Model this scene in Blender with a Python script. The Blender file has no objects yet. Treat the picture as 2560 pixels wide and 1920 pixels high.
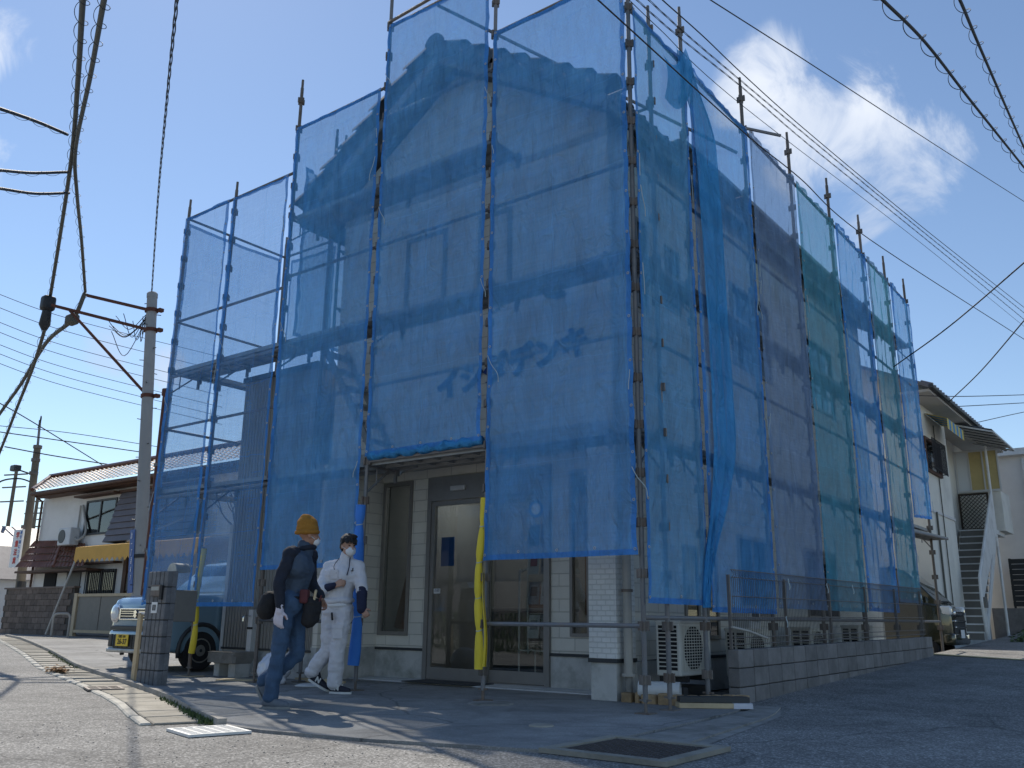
import bpy, bmesh, math, random
from math import sin, cos, pi, radians, sqrt, atan2
from mathutils import Vector, Matrix, noise, Euler

random.seed(7)
SC = bpy.context.scene
COL = SC.collection

# ------------------------------------------------------------------ camera
CAM_POS = Vector((4.186, -7.5075, 0.818))
YAW, PITCH, ROLL = -0.6535, 0.2600, 0.0118
cam_data = bpy.data.cameras.new('camera')
cam = bpy.data.objects.new('camera', cam_data)
COL.objects.link(cam)
cam_data.sensor_width = 36.0
cam_data.lens = 36.0 * 2225.3 / 2560.0
cam_data.clip_start = 0.05
cam_data.clip_end = 2000
_f = Vector((sin(YAW)*cos(PITCH), cos(YAW)*cos(PITCH), sin(PITCH)))
_r0 = Vector((cos(YAW), -sin(YAW), 0)); _u0 = _r0.cross(_f)
_r = cos(ROLL)*_r0 + sin(ROLL)*_u0; _u = -sin(ROLL)*_r0 + cos(ROLL)*_u0
cam.matrix_world = Matrix(((_r.x, _u.x, -_f.x, CAM_POS.x), (_r.y, _u.y, -_f.y, CAM_POS.y),
                           (_r.z, _u.z, -_f.z, CAM_POS.z), (0, 0, 0, 1)))
SC.camera = cam

# ------------------------------------------------------------------ sky, sun, exposure
SUN_DIR = Vector((-0.82, 0.41, 1.0)).normalized()          # towards the sun
SUN_EL = math.asin(SUN_DIR.z)
SUN_AZ = atan2(SUN_DIR.x, SUN_DIR.y)
world = bpy.data.worlds.new('World'); SC.world = world; world.use_nodes = True
wn, wl = world.node_tree.nodes, world.node_tree.links
wn.clear()
w_out = wn.new('ShaderNodeOutputWorld')
sky = wn.new('ShaderNodeTexSky'); sky.sky_type = 'NISHITA'; sky.sun_disc = False
sky.sun_elevation = SUN_EL; sky.sun_rotation = SUN_AZ
sky.altitude = 0; sky.air_density = 1.0; sky.dust_density = 0.08; sky.ozone_density = 2.0
bg_sky = wn.new('ShaderNodeBackground'); bg_sky.inputs[1].default_value = 0.099
wl.new(sky.outputs[0], bg_sky.inputs[0])
bg_cl = wn.new('ShaderNodeBackground'); bg_cl.inputs[1].default_value = 1.0
tc = wn.new('ShaderNodeTexCoord')
def vnode(kind, **k):
    n = wn.new(kind)
    for a, b in k.items(): setattr(n, a, b)
    return n
nz = vnode('ShaderNodeTexNoise'); nz.inputs['Scale'].default_value = 9.0; nz.inputs['Detail'].default_value = 9; nz.inputs['Roughness'].default_value = 0.62
nz.inputs['Distortion'].default_value = 0.9
wl.new(tc.outputs['Generated'], nz.inputs['Vector'])
def blob(direction, r0, r1, gain):
    d = vnode('ShaderNodeVectorMath', operation='DOT_PRODUCT')
    wl.new(tc.outputs['Generated'], d.inputs[0]); d.inputs[1].default_value = Vector(direction).normalized()
    m = vnode('ShaderNodeMapRange', interpolation_type='SMOOTHSTEP')
    m.inputs['From Min'].default_value = cos(radians(r1)); m.inputs['From Max'].default_value = cos(radians(r0))
    m.inputs['To Min'].default_value = 0; m.inputs['To Max'].default_value = gain
    wl.new(d.outputs['Value'], m.inputs['Value'])
    return m.outputs[0]
CLOUD_BLOBS = [((-.2832,.7977,.5325),1.0,4.6,.95), ((-.2356,.8427,.4841),1.5,6.2,1.0), ((-.18,.8752,.4491),1,4.8,1.0), ((-.223,.8764,.4268),1,4.2,.95),
               ((-.815,.27,.5183),.5,3.4,.9), ((-.86,.30,.4105),.3,2.6,.75), ((-.8568,.4432,.2637),.3,2.4,.95), ((-.8397,.4808,.2525),.3,2.4,.9),
               ((-.02,.95,.30),2,8,.45), ((.75,-.3,.6),4,14,.8), ((.2,-.8,.5),4,16,.8), ((-.5,-.75,.4),4,14,.75)]
acc = None
for b in CLOUD_BLOBS:
    o = blob(*b)
    if acc is None: acc = o
    else:
        a = vnode('ShaderNodeMath', operation='MAXIMUM'); wl.new(acc, a.inputs[0]); wl.new(o, a.inputs[1]); acc = a.outputs[0]
mul = vnode('ShaderNodeMath', operation='MULTIPLY_ADD'); wl.new(nz.outputs['Fac'], mul.inputs[0]); mul.inputs[1].default_value = 3.3; mul.inputs[2].default_value = -2.05
add = vnode('ShaderNodeMath', operation='ADD'); wl.new(mul.outputs[0], add.inputs[0]); wl.new(acc, add.inputs[1])
mm = vnode('ShaderNodeMath', operation='MULTIPLY'); wl.new(add.outputs[0], mm.inputs[0])
am = vnode('ShaderNodeMapRange'); am.inputs['From Min'].default_value = 0.02; am.inputs['From Max'].default_value = 0.35; wl.new(acc, am.inputs['Value'])
wl.new(am.outputs[0], mm.inputs[1])
mask = vnode('ShaderNodeMapRange', interpolation_type='SMOOTHSTEP'); mask.inputs['From Min'].default_value = 0.05; mask.inputs['From Max'].default_value = 1.05
mask.inputs['To Max'].default_value = 0.82
wl.new(mm.outputs[0], mask.inputs['Value'])
nz2 = vnode('ShaderNodeTexNoise'); nz2.inputs['Scale'].default_value = 5.0; nz2.inputs['Detail'].default_value = 5
mp2 = vnode('ShaderNodeMapping'); mp2.inputs['Location'].default_value = (0.1, 0.05, 0.07); wl.new(tc.outputs['Generated'], mp2.inputs[0]); wl.new(mp2.outputs[0], nz2.inputs['Vector'])
cr = vnode('ShaderNodeValToRGB'); cr.color_ramp.elements[0].position = 0.40; cr.color_ramp.elements[0].color = (0.42, 0.49, 0.62, 1)
cr.color_ramp.elements[1].position = 0.62; cr.color_ramp.elements[1].color = (0.70, 0.73, 0.78, 1)
wl.new(nz2.outputs['Fac'], cr.inputs[0]); wl.new(cr.outputs[0], bg_cl.inputs[0])
mixs = wn.new('ShaderNodeMixShader'); wl.new(mask.outputs[0], mixs.inputs[0]); wl.new(bg_sky.outputs[0], mixs.inputs[1]); wl.new(bg_cl.outputs[0], mixs.inputs[2])
wl.new(mixs.outputs[0], w_out.inputs[0])

sun_d = bpy.data.lights.new('sun', 'SUN'); sun_d.energy = 3.3; sun_d.angle = radians(0.5); sun_d.color = (1.0, 0.92, 0.80)
sun = bpy.data.objects.new('sun', sun_d); COL.objects.link(sun)
sun.rotation_euler = SUN_DIR.to_track_quat('Z', 'Y').to_euler(); sun.location = (-10, 5, 15)

SC.view_settings.view_transform = 'Standard'; SC.view_settings.look = 'None'
SC.view_settings.exposure = 0.5; SC.view_settings.gamma = 1.0; SC.view_settings.use_curve_mapping = False
SC.render.engine = 'CYCLES'
SC.cycles.transparent_max_bounces = 24; SC.cycles.max_bounces = 5; SC.cycles.diffuse_bounces = 2
SC.cycles.glossy_bounces = 3; SC.cycles.transmission_bounces = 4
SC.cycles.use_denoising = True
SC.cycles.sample_clamp_indirect = 6.0

# ------------------------------------------------------------------ materials
MATS = {}
def PM(name, col, rough=0.6, metal=0.0, var=0.0, vscale=6.0, bump=0.0, bscale=40.0, spec=0.5, coat=0.0, dirt=None, dscale=1.2, damt=0.6, vstretch=(1,1,1), rnd=0.0):
    """Principled material with procedural colour variation, fine relief and optional stains."""
    if name in MATS: return MATS[name]
    m = bpy.data.materials.new(name); m.use_nodes = True
    n, l = m.node_tree.nodes, m.node_tree.links
    p = n['Principled BSDF']
    p.inputs['Roughness'].default_value = rough; p.inputs['Metallic'].default_value = metal
    p.inputs['Specular IOR Level'].default_value = spec; p.inputs['Coat Weight'].default_value = coat
    c = (col[0], col[1], col[2], 1)
    p.inputs['Base Color'].default_value = c
    t = n.new('ShaderNodeTexCoord'); mp = n.new('ShaderNodeMapping'); mp.inputs['Scale'].default_value = vstretch
    l.new(t.outputs['Object'], mp.inputs[0])
    cur = None
    if var > 0:
        x = n.new('ShaderNodeTexNoise'); x.inputs['Scale'].default_value = vscale; x.inputs['Detail'].default_value = 6; x.inputs['Roughness'].default_value = .65
        l.new(mp.outputs[0], x.inputs['Vector'])
        r = n.new('ShaderNodeMapRange'); r.inputs['From Min'].default_value = .25; r.inputs['From Max'].default_value = .75
        r.inputs['To Min'].default_value = 1 - var; r.inputs['To Max'].default_value = 1 + var
        l.new(x.outputs['Fac'], r.inputs['Value'])
        v = n.new('ShaderNodeVectorMath'); v.operation = 'SCALE'; v.inputs[0].default_value = col
        l.new(r.outputs[0], v.inputs['Scale']); cur = v.outputs[0]
    if dirt is not None:
        x = n.new('ShaderNodeTexNoise'); x.inputs['Scale'].default_value = dscale; x.inputs['Detail'].default_value = 8; x.inputs['Roughness'].default_value = .7
        l.new(mp.outputs[0], x.inputs['Vector'])
        r = n.new('ShaderNodeMapRange'); r.inputs['From Min'].default_value = .48; r.inputs['From Max'].default_value = .72; r.inputs['To Max'].default_value = damt
        l.new(x.outputs['Fac'], r.inputs['Value'])
        mx = n.new('ShaderNodeMix'); mx.data_type = 'RGBA'
        l.new(r.outputs[0], mx.inputs['Factor'])
        if cur: l.new(cur, mx.inputs['A'])
        else: mx.inputs['A'].default_value = c
        mx.inputs['B'].default_value = (dirt[0], dirt[1], dirt[2], 1); cur = mx.outputs['Result']
    if rnd > 0 and cur:
        oi = n.new('ShaderNodeObjectInfo'); r = n.new('ShaderNodeMapRange'); r.inputs['To Min'].default_value = 1-rnd; r.inputs['To Max'].default_value = 1+rnd
        l.new(oi.outputs['Random'], r.inputs['Value']); v = n.new('ShaderNodeVectorMath'); v.operation = 'SCALE'; l.new(cur, v.inputs[0]); l.new(r.outputs[0], v.inputs['Scale']); cur = v.outputs[0]
        of = n.new('ShaderNodeVectorMath'); of.operation = 'ADD'; l.new(t.outputs['Object'], of.inputs[0]); l.new(oi.outputs['Location'], of.inputs[1]); l.new(of.outputs[0], mp.inputs[0])
    if cur: l.new(cur, p.inputs['Base Color'])
    if bump > 0:
        x = n.new('ShaderNodeTexNoise'); x.inputs['Scale'].default_value = bscale; x.inputs['Detail'].default_value = 4
        l.new(mp.outputs[0], x.inputs['Vector'])
        b = n.new('ShaderNodeBump'); b.inputs['Strength'].default_value = bump; b.inputs['Distance'].default_value = .02
        l.new(x.outputs['Fac'], b.inputs['Height']); l.new(b.outputs[0], p.inputs['Normal'])
    MATS[name] = m
    return m

def asphalt(name, col, light, scale=95.0, contrast=.62, big=.22, cracks=True):
    m = bpy.data.materials.new(name); m.use_nodes = True; n, l = m.node_tree.nodes, m.node_tree.links
    p = n['Principled BSDF']; p.inputs['Roughness'].default_value = .86; p.inputs['Specular IOR Level'].default_value = .35
    t = n.new('ShaderNodeTexCoord')
    vo = n.new('ShaderNodeTexVoronoi'); vo.inputs['Scale'].default_value = scale; l.new(t.outputs['Object'], vo.inputs['Vector'])
    bw = n.new('ShaderNodeSeparateColor'); l.new(vo.outputs['Color'], bw.inputs[0])
    rp = n.new('ShaderNodeValToRGB'); rp.color_ramp.elements[0].position = contrast; rp.color_ramp.elements[0].color = (*col, 1)
    rp.color_ramp.elements[1].position = 1.0; rp.color_ramp.elements[1].color = (*light, 1)
    l.new(bw.outputs[0], rp.inputs[0])
    x = n.new('ShaderNodeTexNoise'); x.inputs['Scale'].default_value = .55; x.inputs['Detail'].default_value = 7; x.inputs['Roughness'].default_value = .65
    l.new(t.outputs['Object'], x.inputs['Vector'])
    r = n.new('ShaderNodeMapRange'); r.inputs['From Min'].default_value = .3; r.inputs['From Max'].default_value = .7; r.inputs['To Min'].default_value = 1 - big; r.inputs['To Max'].default_value = 1 + big
    l.new(x.outputs['Fac'], r.inputs['Value'])
    v = n.new('ShaderNodeVectorMath'); v.operation = 'SCALE'; l.new(rp.outputs[0], v.inputs[0]); l.new(r.outputs[0], v.inputs['Scale'])
    cur = v.outputs[0]
    stn = n.new('ShaderNodeTexNoise'); stn.inputs['Scale'].default_value = 1.7; stn.inputs['Detail'].default_value = 9; stn.inputs['Roughness'].default_value = .72; stn.inputs['Distortion'].default_value = .6; l.new(t.outputs['Object'], stn.inputs['Vector'])
    srm = n.new('ShaderNodeMapRange'); srm.inputs['From Min'].default_value = .36; srm.inputs['From Max'].default_value = .56; srm.inputs['To Min'].default_value = .74; srm.inputs['To Max'].default_value = 1.06; l.new(stn.outputs['Fac'], srm.inputs['Value'])
    vs_ = n.new('ShaderNodeVectorMath'); vs_.operation = 'SCALE'; l.new(cur, vs_.inputs[0]); l.new(srm.outputs[0], vs_.inputs['Scale']); cur = vs_.outputs[0]
    if cracks:
        nd = n.new('ShaderNodeTexNoise'); nd.inputs['Scale'].default_value = 2.2; nd.inputs['Detail'].default_value = 4; l.new(t.outputs['Object'], nd.inputs['Vector'])
        ad = n.new('ShaderNodeMix'); ad.data_type = 'RGBA'; ad.inputs['Factor'].default_value = .22; l.new(t.outputs['Object'], ad.inputs['A']); l.new(nd.outputs['Color'], ad.inputs['B'])
        vc = n.new('ShaderNodeTexVoronoi'); vc.feature = 'DISTANCE_TO_EDGE'; vc.inputs['Scale'].default_value = .42; l.new(ad.outputs['Result'], vc.inputs['Vector'])
        cm = n.new('ShaderNodeMapRange'); cm.inputs['From Min'].default_value = .0; cm.inputs['From Max'].default_value = .006; cm.inputs['To Min'].default_value = .55; cm.inputs['To Max'].default_value = 1.0
        l.new(vc.outputs['Distance'], cm.inputs['Value'])
        v2 = n.new('ShaderNodeVectorMath'); v2.operation = 'SCALE'; l.new(cur, v2.inputs[0]); l.new(cm.outputs[0], v2.inputs['Scale']); cur = v2.outputs[0]
    l.new(cur, p.inputs['Base Color'])
    b = n.new('ShaderNodeBump'); b.inputs['Strength'].default_value = .55; b.inputs['Distance'].default_value = .006
    l.new(bw.outputs[1], b.inputs['Height']); l.new(b.outputs[0], p.inputs['Normal'])
    MATS[name] = m
    return m

def siding(name, col, bw, bh, mortar=.015, bumpd=.012, var=.06, offset=.5, axis='xz', darker=.72):
    """Exterior wall board with a pressed brick or panel relief."""
    m = bpy.data.materials.new(name); m.use_nodes = True; n, l = m.node_tree.nodes, m.node_tree.links
    p = n['Principled BSDF']; p.inputs['Roughness'].default_value = .75
    t = n.new('ShaderNodeTexCoord'); sp = n.new('ShaderNodeSeparateXYZ'); cb = n.new('ShaderNodeCombineXYZ')
    l.new(t.outputs['Object'], sp.inputs[0])
    if axis == 'xz':
        a = n.new('ShaderNodeMath'); a.operation = 'ADD'; l.new(sp.outputs[0], a.inputs[0]); l.new(sp.outputs[1], a.inputs[1]); l.new(a.outputs[0], cb.inputs[0])
    l.new(sp.outputs[2], cb.inputs[1])
    b = n.new('ShaderNodeTexBrick'); b.offset = offset; b.inputs['Scale'].default_value = 1.0; b.inputs['Brick Width'].default_value = bw; b.inputs['Row Height'].default_value = bh
    b.inputs['Mortar Size'].default_value = mortar; b.inputs['Mortar Smooth'].default_value = .3
    c1 = [x*(1+var) for x in col]; c2 = [x*(1-var) for x in col]
    b.inputs['Color1'].default_value = (*c1, 1); b.inputs['Color2'].default_value = (*c2, 1); b.inputs['Mortar'].default_value = (*[x*darker for x in col], 1)
    l.new(cb.outputs[0], b.inputs['Vector'])
    x = n.new('ShaderNodeTexNoise'); x.inputs['Scale'].default_value = 1.3; x.inputs['Detail'].default_value = 8; x.inputs['Roughness'].default_value = .7; l.new(t.outputs['Object'], x.inputs['Vector'])
    r = n.new('ShaderNodeMapRange'); r.inputs['From Min'].default_value = .3; r.inputs['From Max'].default_value = .7; r.inputs['To Min'].default_value = .9; r.inputs['To Max'].default_value = 1.08
    l.new(x.outputs['Fac'], r.inputs['Value'])
    v = n.new('ShaderNodeVectorMath'); v.operation = 'SCALE'; l.new(b.outputs['Color'], v.inputs[0]); l.new(r.outputs[0], v.inputs['Scale'])
    l.new(v.outputs[0], p.inputs['Base Color'])
    bp = n.new('ShaderNodeBump'); bp.invert = True; bp.inputs['Strength'].default_value = .8; bp.inputs['Distance'].default_value = bumpd
    l.new(b.outputs['Fac'], bp.inputs['Height']); l.new(bp.outputs[0], p.inputs['Normal'])
    MATS[name] = m
    return m

def ribbed(name, col, pitch, axis=0, depth=.02, rough=.5, metal=0.0):
    m = bpy.data.materials.new(name); m.use_nodes = True; n, l = m.node_tree.nodes, m.node_tree.links
    p = n['Principled BSDF']; p.inputs['Roughness'].default_value = rough; p.inputs['Metallic'].default_value = metal
    t = n.new('ShaderNodeTexCoord'); sp = n.new('ShaderNodeSeparateXYZ'); l.new(t.outputs['Object'], sp.inputs[0])
    a = n.new('ShaderNodeMath'); a.operation = 'ADD'; l.new(sp.outputs[0], a.inputs[0]); l.new(sp.outputs[1], a.inputs[1])
    s = n.new('ShaderNodeMath'); s.operation = 'MULTIPLY'; s.inputs[1].default_value = 2*pi/pitch
    l.new(a.outputs[0] if axis == 0 else sp.outputs[2], s.inputs[0])
    w = n.new('ShaderNodeMath'); w.operation = 'SINE'; l.new(s.outputs[0], w.inputs[0])
    x = n.new('ShaderNodeTexNoise'); x.inputs['Scale'].default_value = 1.5; x.inputs['Detail'].default_value = 7; l.new(t.outputs['Object'], x.inputs['Vector'])
    r = n.new('ShaderNodeMapRange'); r.inputs['From Min'].default_value = .3; r.inputs['From Max'].default_value = .7; r.inputs['To Min'].default_value = .84; r.inputs['To Max'].default_value = 1.12
    l.new(x.outputs['Fac'], r.inputs['Value'])
    v = n.new('ShaderNodeVectorMath'); v.operation = 'SCALE'; v.inputs[0].default_value = col; l.new(r.outputs[0], v.inputs['Scale']); l.new(v.outputs[0], p.inputs['Base Color'])
    bp = n.new('ShaderNodeBump'); bp.inputs['Strength'].default_value = 1.0; bp.inputs['Distance'].default_value = depth; l.new(w.outputs[0], bp.inputs['Height']); l.new(bp.outputs[0], p.inputs['Normal'])
    MATS[name] = m
    return m

def net_mat(name, col, cover, weave=520.0):
    """Woven safety sheet: part open air, part lit cloth."""
    m = bpy.data.materials.new(name); m.use_nodes = True; n, l = m.node_tree.nodes, m.node_tree.links
    n.clear(); out = n.new('ShaderNodeOutputMaterial')
    tr = n.new('ShaderNodeBsdfTransparent'); tr.inputs[0].default_value = (.93, .95, .97, 1)
    di = n.new('ShaderNodeBsdfDiffuse'); tl = n.new('ShaderNodeBsdfTranslucent'); ms = n.new('ShaderNodeMixShader'); ms.inputs[0].default_value = .07
    t = n.new('ShaderNodeTexCoord')
    x = n.new('ShaderNodeTexNoise'); x.inputs['Scale'].default_value = 1.6; x.inputs['Detail'].default_value = 7; x.inputs['Roughness'].default_value = .6; l.new(t.outputs['Object'], x.inputs['Vector'])
    r = n.new('ShaderNodeMapRange'); r.inputs['From Min'].default_value = .3; r.inputs['From Max'].default_value = .7; r.inputs['To Min'].default_value = .86; r.inputs['To Max'].default_value = 1.14
    l.new(x.outputs['Fac'], r.inputs['Value'])
    v = n.new('ShaderNodeVectorMath'); v.operation = 'SCALE'; v.inputs[0].default_value = col; l.new(r.outputs[0], v.inputs['Scale'])
    l.new(v.outputs[0], di.inputs[0]); l.new(v.outputs[0], tl.inputs[0])
    l.new(di.outputs[0], ms.inputs[1]); l.new(tl.outputs[0], ms.inputs[2])
    bn = n.new('ShaderNodeTexNoise'); bn.inputs['Scale'].default_value = 3.2; bn.inputs['Detail'].default_value = 5; bn.inputs['Roughness'].default_value = .55; bn.inputs['Distortion'].default_value = 1.6
    bm_ = n.new('ShaderNodeMapping'); bm_.inputs['Scale'].default_value = (1.5, 1.5, .55); bm_.inputs['Rotation'].default_value = (.35, .45, 0); l.new(t.outputs['Object'], bm_.inputs[0]); l.new(bm_.outputs[0], bn.inputs['Vector'])
    bu = n.new('ShaderNodeBump'); bu.inputs['Strength'].default_value = .9; bu.inputs['Distance'].default_value = .16; l.new(bn.outputs['Fac'], bu.inputs['Height'])
    l.new(bu.outputs[0], di.inputs['Normal']); l.new(bu.outputs[0], tl.inputs['Normal'])
    # fold creases from the packed sheet: a loose grid of denser lines
    sp = n.new('ShaderNodeSeparateXYZ'); l.new(t.outputs['UV'], sp.inputs[0])
    def crease(sock, per, wid):
        nd = n.new('ShaderNodeTexNoise'); nd.inputs['Scale'].default_value = 3.0; l.new(t.outputs['Object'], nd.inputs['Vector'])
        a = n.new('ShaderNodeMath'); a.operation = 'MULTIPLY_ADD'; a.inputs[1].default_value = .10; l.new(nd.outputs['Fac'], a.inputs[0]); l.new(sock, a.inputs[2])
        b = n.new('ShaderNodeMath'); b.operation = 'PINGPONG'; b.inputs[1].default_value = per; l.new(a.outputs[0], b.inputs[0])
        c = n.new('ShaderNodeMapRange'); c.inputs['From Min'].default_value = 0; c.inputs['From Max'].default_value = wid; c.inputs['To Min'].default_value = 1; c.inputs['To Max'].default_value = 0
        l.new(b.outputs[0], c.inputs['Value']); return c.outputs[0]
    c1 = crease(sp.outputs[0], .46, .010); c2 = crease(sp.outputs[1], .52, .008)
    mx = n.new('ShaderNodeMath'); mx.operation = 'MAXIMUM'; l.new(c1, mx.inputs[0]); l.new(c2, mx.inputs[1])
    f = n.new('ShaderNodeMath'); f.operation = 'MULTIPLY_ADD'; f.inputs[1].default_value = .11; l.new(mx.outputs[0], f.inputs[0])
    g = n.new('ShaderNodeMapRange'); g.inputs['From Min'].default_value = .3; g.inputs['From Max'].default_value = .7; g.inputs['To Min'].default_value = cover-.035; g.inputs['To Max'].default_value = cover+.035
    l.new(x.outputs['Fac'], g.inputs['Value']); l.new(g.outputs[0], f.inputs[2])
    wv = n.new('ShaderNodeTexNoise'); wv.inputs['Scale'].default_value = 1.0; wv.inputs['Detail'].default_value = 3
    wm = n.new('ShaderNodeMapping'); wm.inputs['Scale'].default_value = (46, 2.2, 1); l.new(t.outputs['UV'], wm.inputs[0]); l.new(wm.outputs[0], wv.inputs['Vector'])
    wh = n.new('ShaderNodeTexNoise'); wh.inputs['Scale'].default_value = 1.0; wh.inputs['Detail'].default_value = 3
    wm2 = n.new('ShaderNodeMapping'); wm2.inputs['Scale'].default_value = (2.0, 40, 1); l.new(t.outputs['UV'], wm2.inputs[0]); l.new(wm2.outputs[0], wh.inputs['Vector'])
    wa = n.new('ShaderNodeMath'); wa.operation = 'ADD'; l.new(wv.outputs['Fac'], wa.inputs[0]); l.new(wh.outputs['Fac'], wa.inputs[1])
    wf = n.new('ShaderNodeMath'); wf.operation = 'MULTIPLY_ADD'; wf.inputs[1].default_value = .16; l.new(wa.outputs[0], wf.inputs[0])
    wo = n.new('ShaderNodeMath'); wo.operation = 'SUBTRACT'; wo.inputs[1].default_value = .16; l.new(f.outputs[0], wo.inputs[0]); l.new(wo.outputs[0], wf.inputs[2]); f = wf
    mo = n.new('ShaderNodeMixShader'); l.new(f.outputs[0], mo.inputs[0]); l.new(tr.outputs[0], mo.inputs[1]); l.new(ms.outputs[0], mo.inputs[2])
    l.new(mo.outputs[0], out.inputs[0])
    MATS[name] = m
    return m

def glass_mat(name, tint=(.75,.8,.8), refl=.12, rough=.02, see=.8):
    m = bpy.data.materials.new(name); m.use_nodes = True; n, l = m.node_tree.nodes, m.node_tree.links
    n.clear(); out = n.new('ShaderNodeOutputMaterial')
    tr = n.new('ShaderNodeBsdfTransparent'); tr.inputs[0].default_value = (*[c*see for c in tint], 1)
    gl = n.new('ShaderNodeBsdfGlossy'); gl.inputs['Roughness'].default_value = rough; gl.inputs[0].default_value = (.9, .93, .95, 1)
    lw = n.new('ShaderNodeLayerWeight'); lw.inputs[0].default_value = .5; fr = n.new('ShaderNodeMath'); fr.operation = 'POWER'; fr.inputs[1].default_value = 4.5; l.new(lw.outputs['Facing'], fr.inputs[0])
    a = n.new('ShaderNodeMath'); a.operation = 'ADD'; a.inputs[1].default_value = refl; a.use_clamp = True; l.new(fr.outputs[0], a.inputs[0])
    x = n.new('ShaderNodeTexNoise'); x.inputs['Scale'].default_value = 1.1; t = n.new('ShaderNodeTexCoord'); l.new(t.outputs['Object'], x.inputs['Vector'])
    b = n.new('ShaderNodeBump'); b.inputs['Strength'].default_value = .05; b.inputs['Distance'].default_value = .02; l.new(x.outputs['Fac'], b.inputs['Height']); l.new(b.outputs[0], gl.inputs['Normal'])
    mx = n.new('ShaderNodeMixShader'); l.new(a.outputs[0], mx.inputs[0]); l.new(tr.outputs[0], mx.inputs[1]); l.new(gl.outputs[0], mx.inputs[2])
    l.new(mx.outputs[0], out.inputs[0]); MATS[name] = m
    return m

def emit_mat(name, col, s):
    m = bpy.data.materials.new(name); m.use_nodes = True; p = m.node_tree.nodes['Principled BSDF']
    p.inputs['Emission Color'].default_value = (*col, 1); p.inputs['Emission Strength'].default_value = s; p.inputs['Base Color'].default_value = (*col, 1)
    MATS[name] = m; return m

asphalt('road_asphalt', (.172, .168, .160), (.45, .44, .415), 85, .55)
asphalt('lot_asphalt', (.26, .258, .25), (.37, .37, .36), 130, .7, .25)
asphalt('lane_asphalt', (.105, .108, .112), (.20, .20, .20), 120, .7, .2)
PM('slab_concrete', (.36, .335, .28), .9, 0, .18, 3, .35, 60, dirt=(.16,.145,.115), dscale=2.5, damt=.7, rnd=0.14)
PM('kerb_concrete', (.30, .29, .27), .9, 0, .2, 5, .4, 50, dirt=(.10,.10,.08), dscale=3, damt=.8, rnd=0.1)
PM('line_paint', (.50, .48, .42), .8, 0, .12, 9, .3, 60, dirt=(.25,.24,.22), dscale=6, damt=.7, rnd=0.12)
PM('sunlit_ochre', (.62, .52, .26), .8, 0, .12, 9, .3, 60, dirt=(.2,.18,.12), dscale=4, damt=.6)  # sunlight on the far lane put into the colour
PM('galvanised', (.42, .43, .43), .46, .75, .22, 14, .08, 60, dirt=(.27,.25,.22), dscale=5, damt=.5)
PM('galvanised_dull', (.21, .215, .225), .6, .35, .2, 8, .08, 60, dirt=(.23,.16,.11), dscale=4, damt=.55, rnd=0.15)
PM('rust_pipe', (.115, .042, .026), .75, .15, .35, 7, .2, 40)
PM('bare_steel', (.17, .15, .135), .6, .3, .25, 12, .1, 60, dirt=(.16,.09,.05), dscale=5, damt=.7, rnd=0.2)
PM('plank_metal', (.34, .35, .35), .6, .5, .2, 6, .15, 50)
siding('wall_board', (.78, .745, .66), .46, .155, .006, .006, .04)
siding('pillar_tile', (.80, .80, .77), .11, .055, .006, .010, .05, darker=.86)
PM('base_render', (.56, .555, .53), .9, 0, .1, 4, .15, 40, dirt=(.13,.14,.11), dscale=1.6, damt=.75)
PM('dark_trim', (.05, .055, .06), .5, .2, .1, 6)
PM('door_frame', (.30, .29, .275), .42, .5, .08, 8)
PM('window_frame', (.28, .265, .245), .42, .45, .08, 8)
PM('frame_white', (.62, .62, .6), .5, 0, .05, 8)
PM('roof_tile', (.12, .125, .135), .9, 0, .2, 5, .15, 40, spec=.1, rnd=0.15)
PM('roof_edge', (.42, .47, .47), .6, 0, .15, 5)
PM('soffit', (.46, .44, .41), .85, 0, .06, 3)
ribbed('corrugated_wall', (.33, .315, .285), .07, 0, .02, .6)
glass_mat('shop_glass', (.78, .82, .82), .075, .02, .93)
glass_mat('dark_glass', (.35, .38, .40), .09, .04, .6)
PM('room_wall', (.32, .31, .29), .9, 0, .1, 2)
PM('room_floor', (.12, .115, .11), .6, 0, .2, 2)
PM('timber', (.24, .115, .055), .65, 0, .25, 4, .1, 30, vstretch=(1,1,.15))
PM('white_tile', (.62, .63, .64), .4, 0, .06, 8, rnd=0.05)
PM('tile_joint', (.3, .3, .3), .9)
PM('mat_rubber', (.045, .05, .055), .95, 0, .2, 60, .4, 300)
PM('sign_blue', (.004, .035, .20), .45, 0, .08, 5)
net_mat('net_blue', (.14, .43, .84), .575)
net_mat('net_blue_clear', (.16, .42, .82), .36)
net_mat('net_teal', (.14, .44, .78), .59)
net_mat('net_grey', (.23, .36, .58), .57)
net_mat('net_green', (.13, .42, .58), .58)
net_mat('net_fold', (.075, .34, .70), .82)
net_mat('net_hem', (.08, .30, .74), .74)
PM('eyelet_metal', (.42, .46, .50), .6, .2)
PM('cord', (.42, .50, .52), .8)
PM('foam_blue', (.045, .22, .70), .7, 0, .08, 4, .2, 20)
PM('foam_yellow', (.80, .62, .05), .7, 0, .08, 4, .2, 20)
PM('black_plastic', (.02, .021, .023), .55, 0, .1, 9)
PM('cable_black', (.022, .022, .026), .7, 0, .15, 6)
PM('cable_grey', (.10, .10, .085), .75, 0, .2, 4)
PM('pole_concrete', (.33, .335, .335), .85, 0, .12, 3, .15, 60, dirt=(.24,.24,.235), dscale=1.5, damt=.5)
PM('pole_brown', (.16, .135, .10), .85, 0, .15, 3, .15, 60)
PM('house_white', (.82, .80, .76), .9, 0, .05, 2, .25, 90, dirt=(.66,.63,.58), dscale=.9, damt=.5)
PM('house_cream', (.78, .76, .69), .9, 0, .05, 2, .2, 90, dirt=(.52,.50,.45), dscale=.8, damt=.6)
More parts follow.
